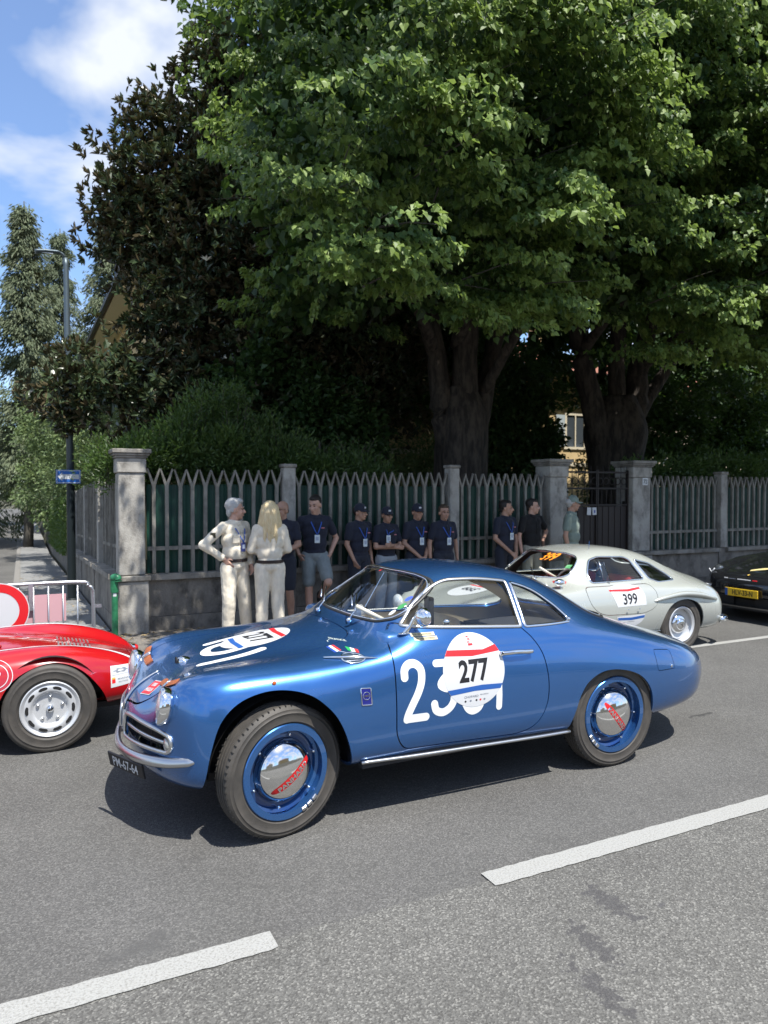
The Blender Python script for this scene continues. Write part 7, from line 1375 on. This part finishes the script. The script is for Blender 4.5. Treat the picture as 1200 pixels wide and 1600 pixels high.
    m = MB(); m.tube([P((.0, -.092, 1.455)), P((.0, -.119*f, 1.40)), P((.0, -.130*f-.004, 1.30)), P((.0, -.130*f-.005, 1.20 if top != 'long' else 1.06))], .011*S, 5, flat=.25, up=(0, -1, .1)); m.build('placket', tm, t, smooth=True)
    if top == 'long':
        for q in (-1, 1): MB().rbox(-.045, .045, -.004, .006, -.05, .045, .003, 1, T=Matrix.Translation(P((q*.085, -.121*f, 1.29))) @ Matrix.Rotation(q*.30, 4, 'Z')).rbox(-.047, .047, -.008, .0, .02, .05, .003, 1, T=Matrix.Translation(P((q*.085, -.121*f, 1.29))) @ Matrix.Rotation(q*.30, 4, 'Z')).build('chest_pocket', tm, t)
        for k in range(4): MB().ball(P((0, -.137*f, 1.36-.085*k)), .006*S, 6, 1, .5, 1).build('button', BELT, t)
        m = MB(); m.box(-.03, .03, -.003, .0, -.03, .03, T=Matrix.Translation(P(A['rs']).lerp(P(A['re']), .45)+Vector((-.048, -.035, 0))) @ Matrix.Rotation(-.9, 4, 'Z')); m.build('arm_patch', mk('patch_dark', (.05, .045, .02), .6), t)
        for s_ in 'rl': w_ = P(A[s_+'w']); e_ = P(A[s_+'e']); MB().tube([e_.lerp(w_, .80), e_.lerp(w_, .92)], [.050*S, .049*S], 12).build('cuff', tm, t, smooth=40)
    # ---- trousers or shorts
    bm_ = botm or NAVYT; mb = MB(); ell(mb, P((0, .0, .955)), .172*S*(f*.5+.5), .128*S, .10*S)
    for s_ in 'rl':
        hpt, k, a = P(G[s_+'h']), P(G[s_+'k']), P(G[s_+'a'])
        if bot == 'trousers': cap_(mb, hpt, k, .108*S, .086*S); cap_(mb, k, a+P((0, .0, .02)), .086*S, .074*S); cap_(mb, a+P((0, -.0, .03)), a+P((0, -.015, -.035)), .068*S, .072*S)
        else: cap_(mb, hpt, hpt.lerp(k, .80), .108*S, .092*S)
    remesh('trousers' if bot == 'trousers' else 'shorts', mb, bm_, t, .0115, 2, .014)
    if belt: MB().lathe([(1.03, -.02), (1.06, -.018), (1.06, .018), (1.03, .02)], 28, T=Matrix.Translation(P((0, -.002, 1.015))) @ Matrix.Diagonal((.168*S*(f*.5+.5), .128*S, 1, 1))).build('belt', BELT, t, smooth=40); MB().rbox(-.022, .022, -.006, .006, -.02, .02, .003, 1, T=Matrix.Translation(P((0, -.142, 1.015)))).build('buckle', CHROME, t)
    for s_ in 'rl':
        a, tt = P(G[s_+'a']), P(G[s_+'t']); m = MB(); cap_(m, a+P((0, .03, -.045)), a+P((0, -.02, -.03)), .042*S, .046*S); cap_(m, a+P((0, -.02, -.04)), tt+P((0, -.03, .005)), .044*S, .036*S); cap_(m, a+P((0, .01, -.01)), a+P((0, .01, .05)), .045*S, .042*S) if bot != 'trousers' and tm is not SAGE else None
        remesh('shoe', m, SHOE, t, .011, 3)
    # ---- lanyard with badge
    if lan:
        bx = badge or (0.0, -.145*f-.012, 1.185); m = MB()
        for q in (-1, 1): m.tube([P((q*.062, .035, 1.485)), P((q*.078, -.06, 1.46)), P((q*.070, -.118, 1.40)), P((bx[0]+q*.022, bx[1]+.004, bx[2]+.10)), P((bx[0], bx[1]-.003, bx[2]+.055))], .0085*S, 5, flat=.3, up=(0, -1, .1))
        m.build('lanyard', LAN, t, smooth=True); MB().rbox(-.036, .036, -.004, .004, -.055, .055, .003, 1, T=Matrix.Translation(P(bx))).build('badge', BADG if tm is not CREAM else mk('badge_navy', (.03, .04, .16), .4), t)
        MB().box(-.02, .02, -.006, -.0045, -.02, .03, T=Matrix.Translation(P(bx))).build('badge_print', mk('badge_print', (.35, .4, .5), .5), t)
    if tm is NAVY: MB().box(-.022, .022, -.002, 0, -.006, .006, T=Matrix.Translation(P((.085, -.128*f-.012, 1.335)))).build('chest_logo', mk('logo_pale', (.55, .2, .22), .6), t)
    if bottle: o = MB().lathe([(0, 0), (.032, .002), (.034, .14), (.014, .17), (.013, .19), (0, .192)], 14).build('water_bottle', mk('bottle_blue', (.25, .4, .6), .1, trans=.5)); o.location = t.matrix_basis @ (P(A['rw'])+Vector((-.01, -.03, -.14))); o.rotation_euler = (.9, .3, 0); set_tag(o, 'small plastic water bottle held by the man in the black shirt', 'bottle')
    return t
GRPN = 'team members in navy polo shirts along the fence'
GREYH = mk('hair_grey', (.42, .41, .39), .7, bump=.6, bscale=60); BLOND = mk('hair_blond', (.62, .47, .25), .5, bump=.8, bscale=40, col2=(.74, .60, .36), scale=22, stretch=(4, 4, .6)); DKH = mk('hair_dark', (.018, .013, .010), .6, bump=.6, bscale=60); BRH = mk('hair_mid', (.06, .04, .025), .7, bump=.6, bscale=60); GRB = mk('hair_silver_brown', (.16, .13, .10), .7, bump=.6, bscale=60)
ZP = .02
person((2.31, 8.75, ZP), R(28), 'grey-haired man in a cream shirt and trousers with a blue lanyard, hand on hip', h=1.70, skin=0, top='long', topm=CREAM, botm=CREAM, hair='thick', hairm=GREYH, face=R(52), arms=dict(re=(-.42, .10, 1.22), rw=(-.19, -.02, 1.04), le=(.24, .0, 1.15), lw=(.19, -.10, .95)), legs=dict(rk=(-.12, -.03, .5), ra=(-.10, .02, .08), rt=(-.15, -.12, .03), lk=(.13, -.04, .5), la=(.19, -.02, .08), lt=(.24, -.17, .03)), belt=True, hands=('hip', 'relax'), fat=1.05)
person((2.70, 8.58, ZP), R(172), 'blonde long-haired woman in cream shirt and trousers seen from behind', h=1.67, skin=0, top='long', topm=CREAM, botm=CREAM, hair='long', hairm=BLOND, face=0, arms=dict(rs=(-.165, 0, 1.43), ls=(.165, 0, 1.43), re=(-.24, -.02, 1.17), rw=(-.11, -.20, 1.10), le=(.24, -.02, 1.17), lw=(.12, -.20, 1.12)), legs=dict(rk=(-.10, -.01, .5), ra=(-.12, .02, .08), rt=(-.13, -.12, .03), lk=(.10, -.01, .5), la=(.115, .02, .08), lt=(.13, -.12, .03)), lan=False, belt=True, fat=.97, hands=('fold', 'fold'))
person((3.12, 9.35, ZP), R(-40), 'bald man in navy polo shirt and shorts with dark socks, behind the woman', GRPN, 1.67, 1, hair='fringe', hairm=GRB, face=R(-20), bot='shorts', arms=dict(re=(-.23, .0, 1.17), rw=(-.10, -.18, 1.12), le=(.25, -.02, 1.17), lw=(.12, -.20, 1.08)), lan=False, glasses=True, hands=('fold', 'fold'), fat=1.05)
person((3.60, 9.42, ZP), R(-8), 'tall dark-haired man in grey shorts leaning on the wall with one knee raised', GRPN, 1.74, 0, hair='short', hairm=DKH, face=R(-38), tilt=R(14), bot='shorts', botm=GREYS, arms=dict(re=(-.30, .10, 1.18), rw=(-.22, .0, .96), le=(.33, .08, 1.18), lw=(.21, -.02, .95)), legs=dict(lk=(.12, -.30, .60), la=(.10, .12, .34), lt=(.11, .05, .24), rk=(-.10, -.07, .5), ra=(-.09, -.10, .08), rt=(-.12, -.25, .03)), hands=('hip', 'hip'))
person((4.30, 9.50, ZP), R(14), 'bearded man in a dark cap and navy polo leaning, first of three caps', GRPN, 1.62, 1, hair='short', hairm=DKH, cap=NAVY, face=R(25), arms=dict(re=(-.24, .0, 1.16), rw=(-.19, -.12, .92), le=(.24, .04, 1.15), lw=(.22, -.04, .90)))
person((4.74, 9.52, ZP), R(10), 'man in a dark cap and glasses with folded arms, middle of the three caps', GRPN, 1.57, 1, hair='short', hairm=GRB, cap=NAVY, face=R(-8), botm=STONE, glasses=True, arms=dict(re=(-.25, -.05, 1.14), rw=(.06, -.20, 1.13), le=(.25, -.05, 1.14), lw=(-.06, -.23, 1.17)), badge=(-.07, -.16, 1.27), hands=('fold', 'fold'))
person((5.24, 9.52, ZP), R(6), 'man in a dark cap and navy polo with hands joined low, rightmost cap', GRPN, 1.61, 1, hair='short', hairm=BRH, cap=NAVY, face=R(-5), arms=dict(re=(-.24, .0, 1.15), rw=(-.05, -.18, .93), le=(.24, .0, 1.15), lw=(.05, -.18, .92)), hands=('fold', 'fold'))
person((5.64, 9.42, ZP), R(4), 'bareheaded stocky man in navy polo standing by the concrete post', GRPN, 1.60, 1, hair='short', hairm=BRH, face=R(-12), fat=1.1, arms=dict(re=(-.26, .02, 1.15), rw=(-.27, -.02, .88), le=(.26, .02, 1.15), lw=(.27, -.02, .88)))
person((6.80, 9.48, ZP), R(10), 'man in navy polo looking right with clasped hands and a wristwatch', GRPN, 1.66, 1, hair='short', hairm=DKH, face=R(40), arms=dict(re=(-.25, -.02, 1.15), rw=(-.06, -.20, .92), le=(.25, .0, 1.15), lw=(.06, -.20, .90)), hands=('fold', 'fold'))
person((7.33, 9.50, ZP), R(6), 'man in a plain black shirt with hand on hip holding a water bottle', h=1.68, skin=0, topm=BLK, botm=KHAKI, hair='short', hairm=DKH, face=R(42), lan=False, arms=dict(re=(-.27, .02, 1.15), rw=(-.28, -.06, .90), le=(.40, .06, 1.22), lw=(.22, -.04, 1.06)), hands=('grip', 'hip'), bottle=True)
person((7.83, 9.15, ZP), R(40), 'man in a sage green polo and green cap looking right by the gate pillar', h=1.73, skin=1, topm=SAGE, botm=KHAKI, hair='short', hairm=GREYH, cap=SAGE, face=R(28), lan=False, fat=1.08, arms=dict(re=(-.26, .04, 1.15), rw=(-.25, -.02, .88), le=(.26, .02, 1.15), lw=(.22, -.06, .90)))
for nm in ('badge',): pass
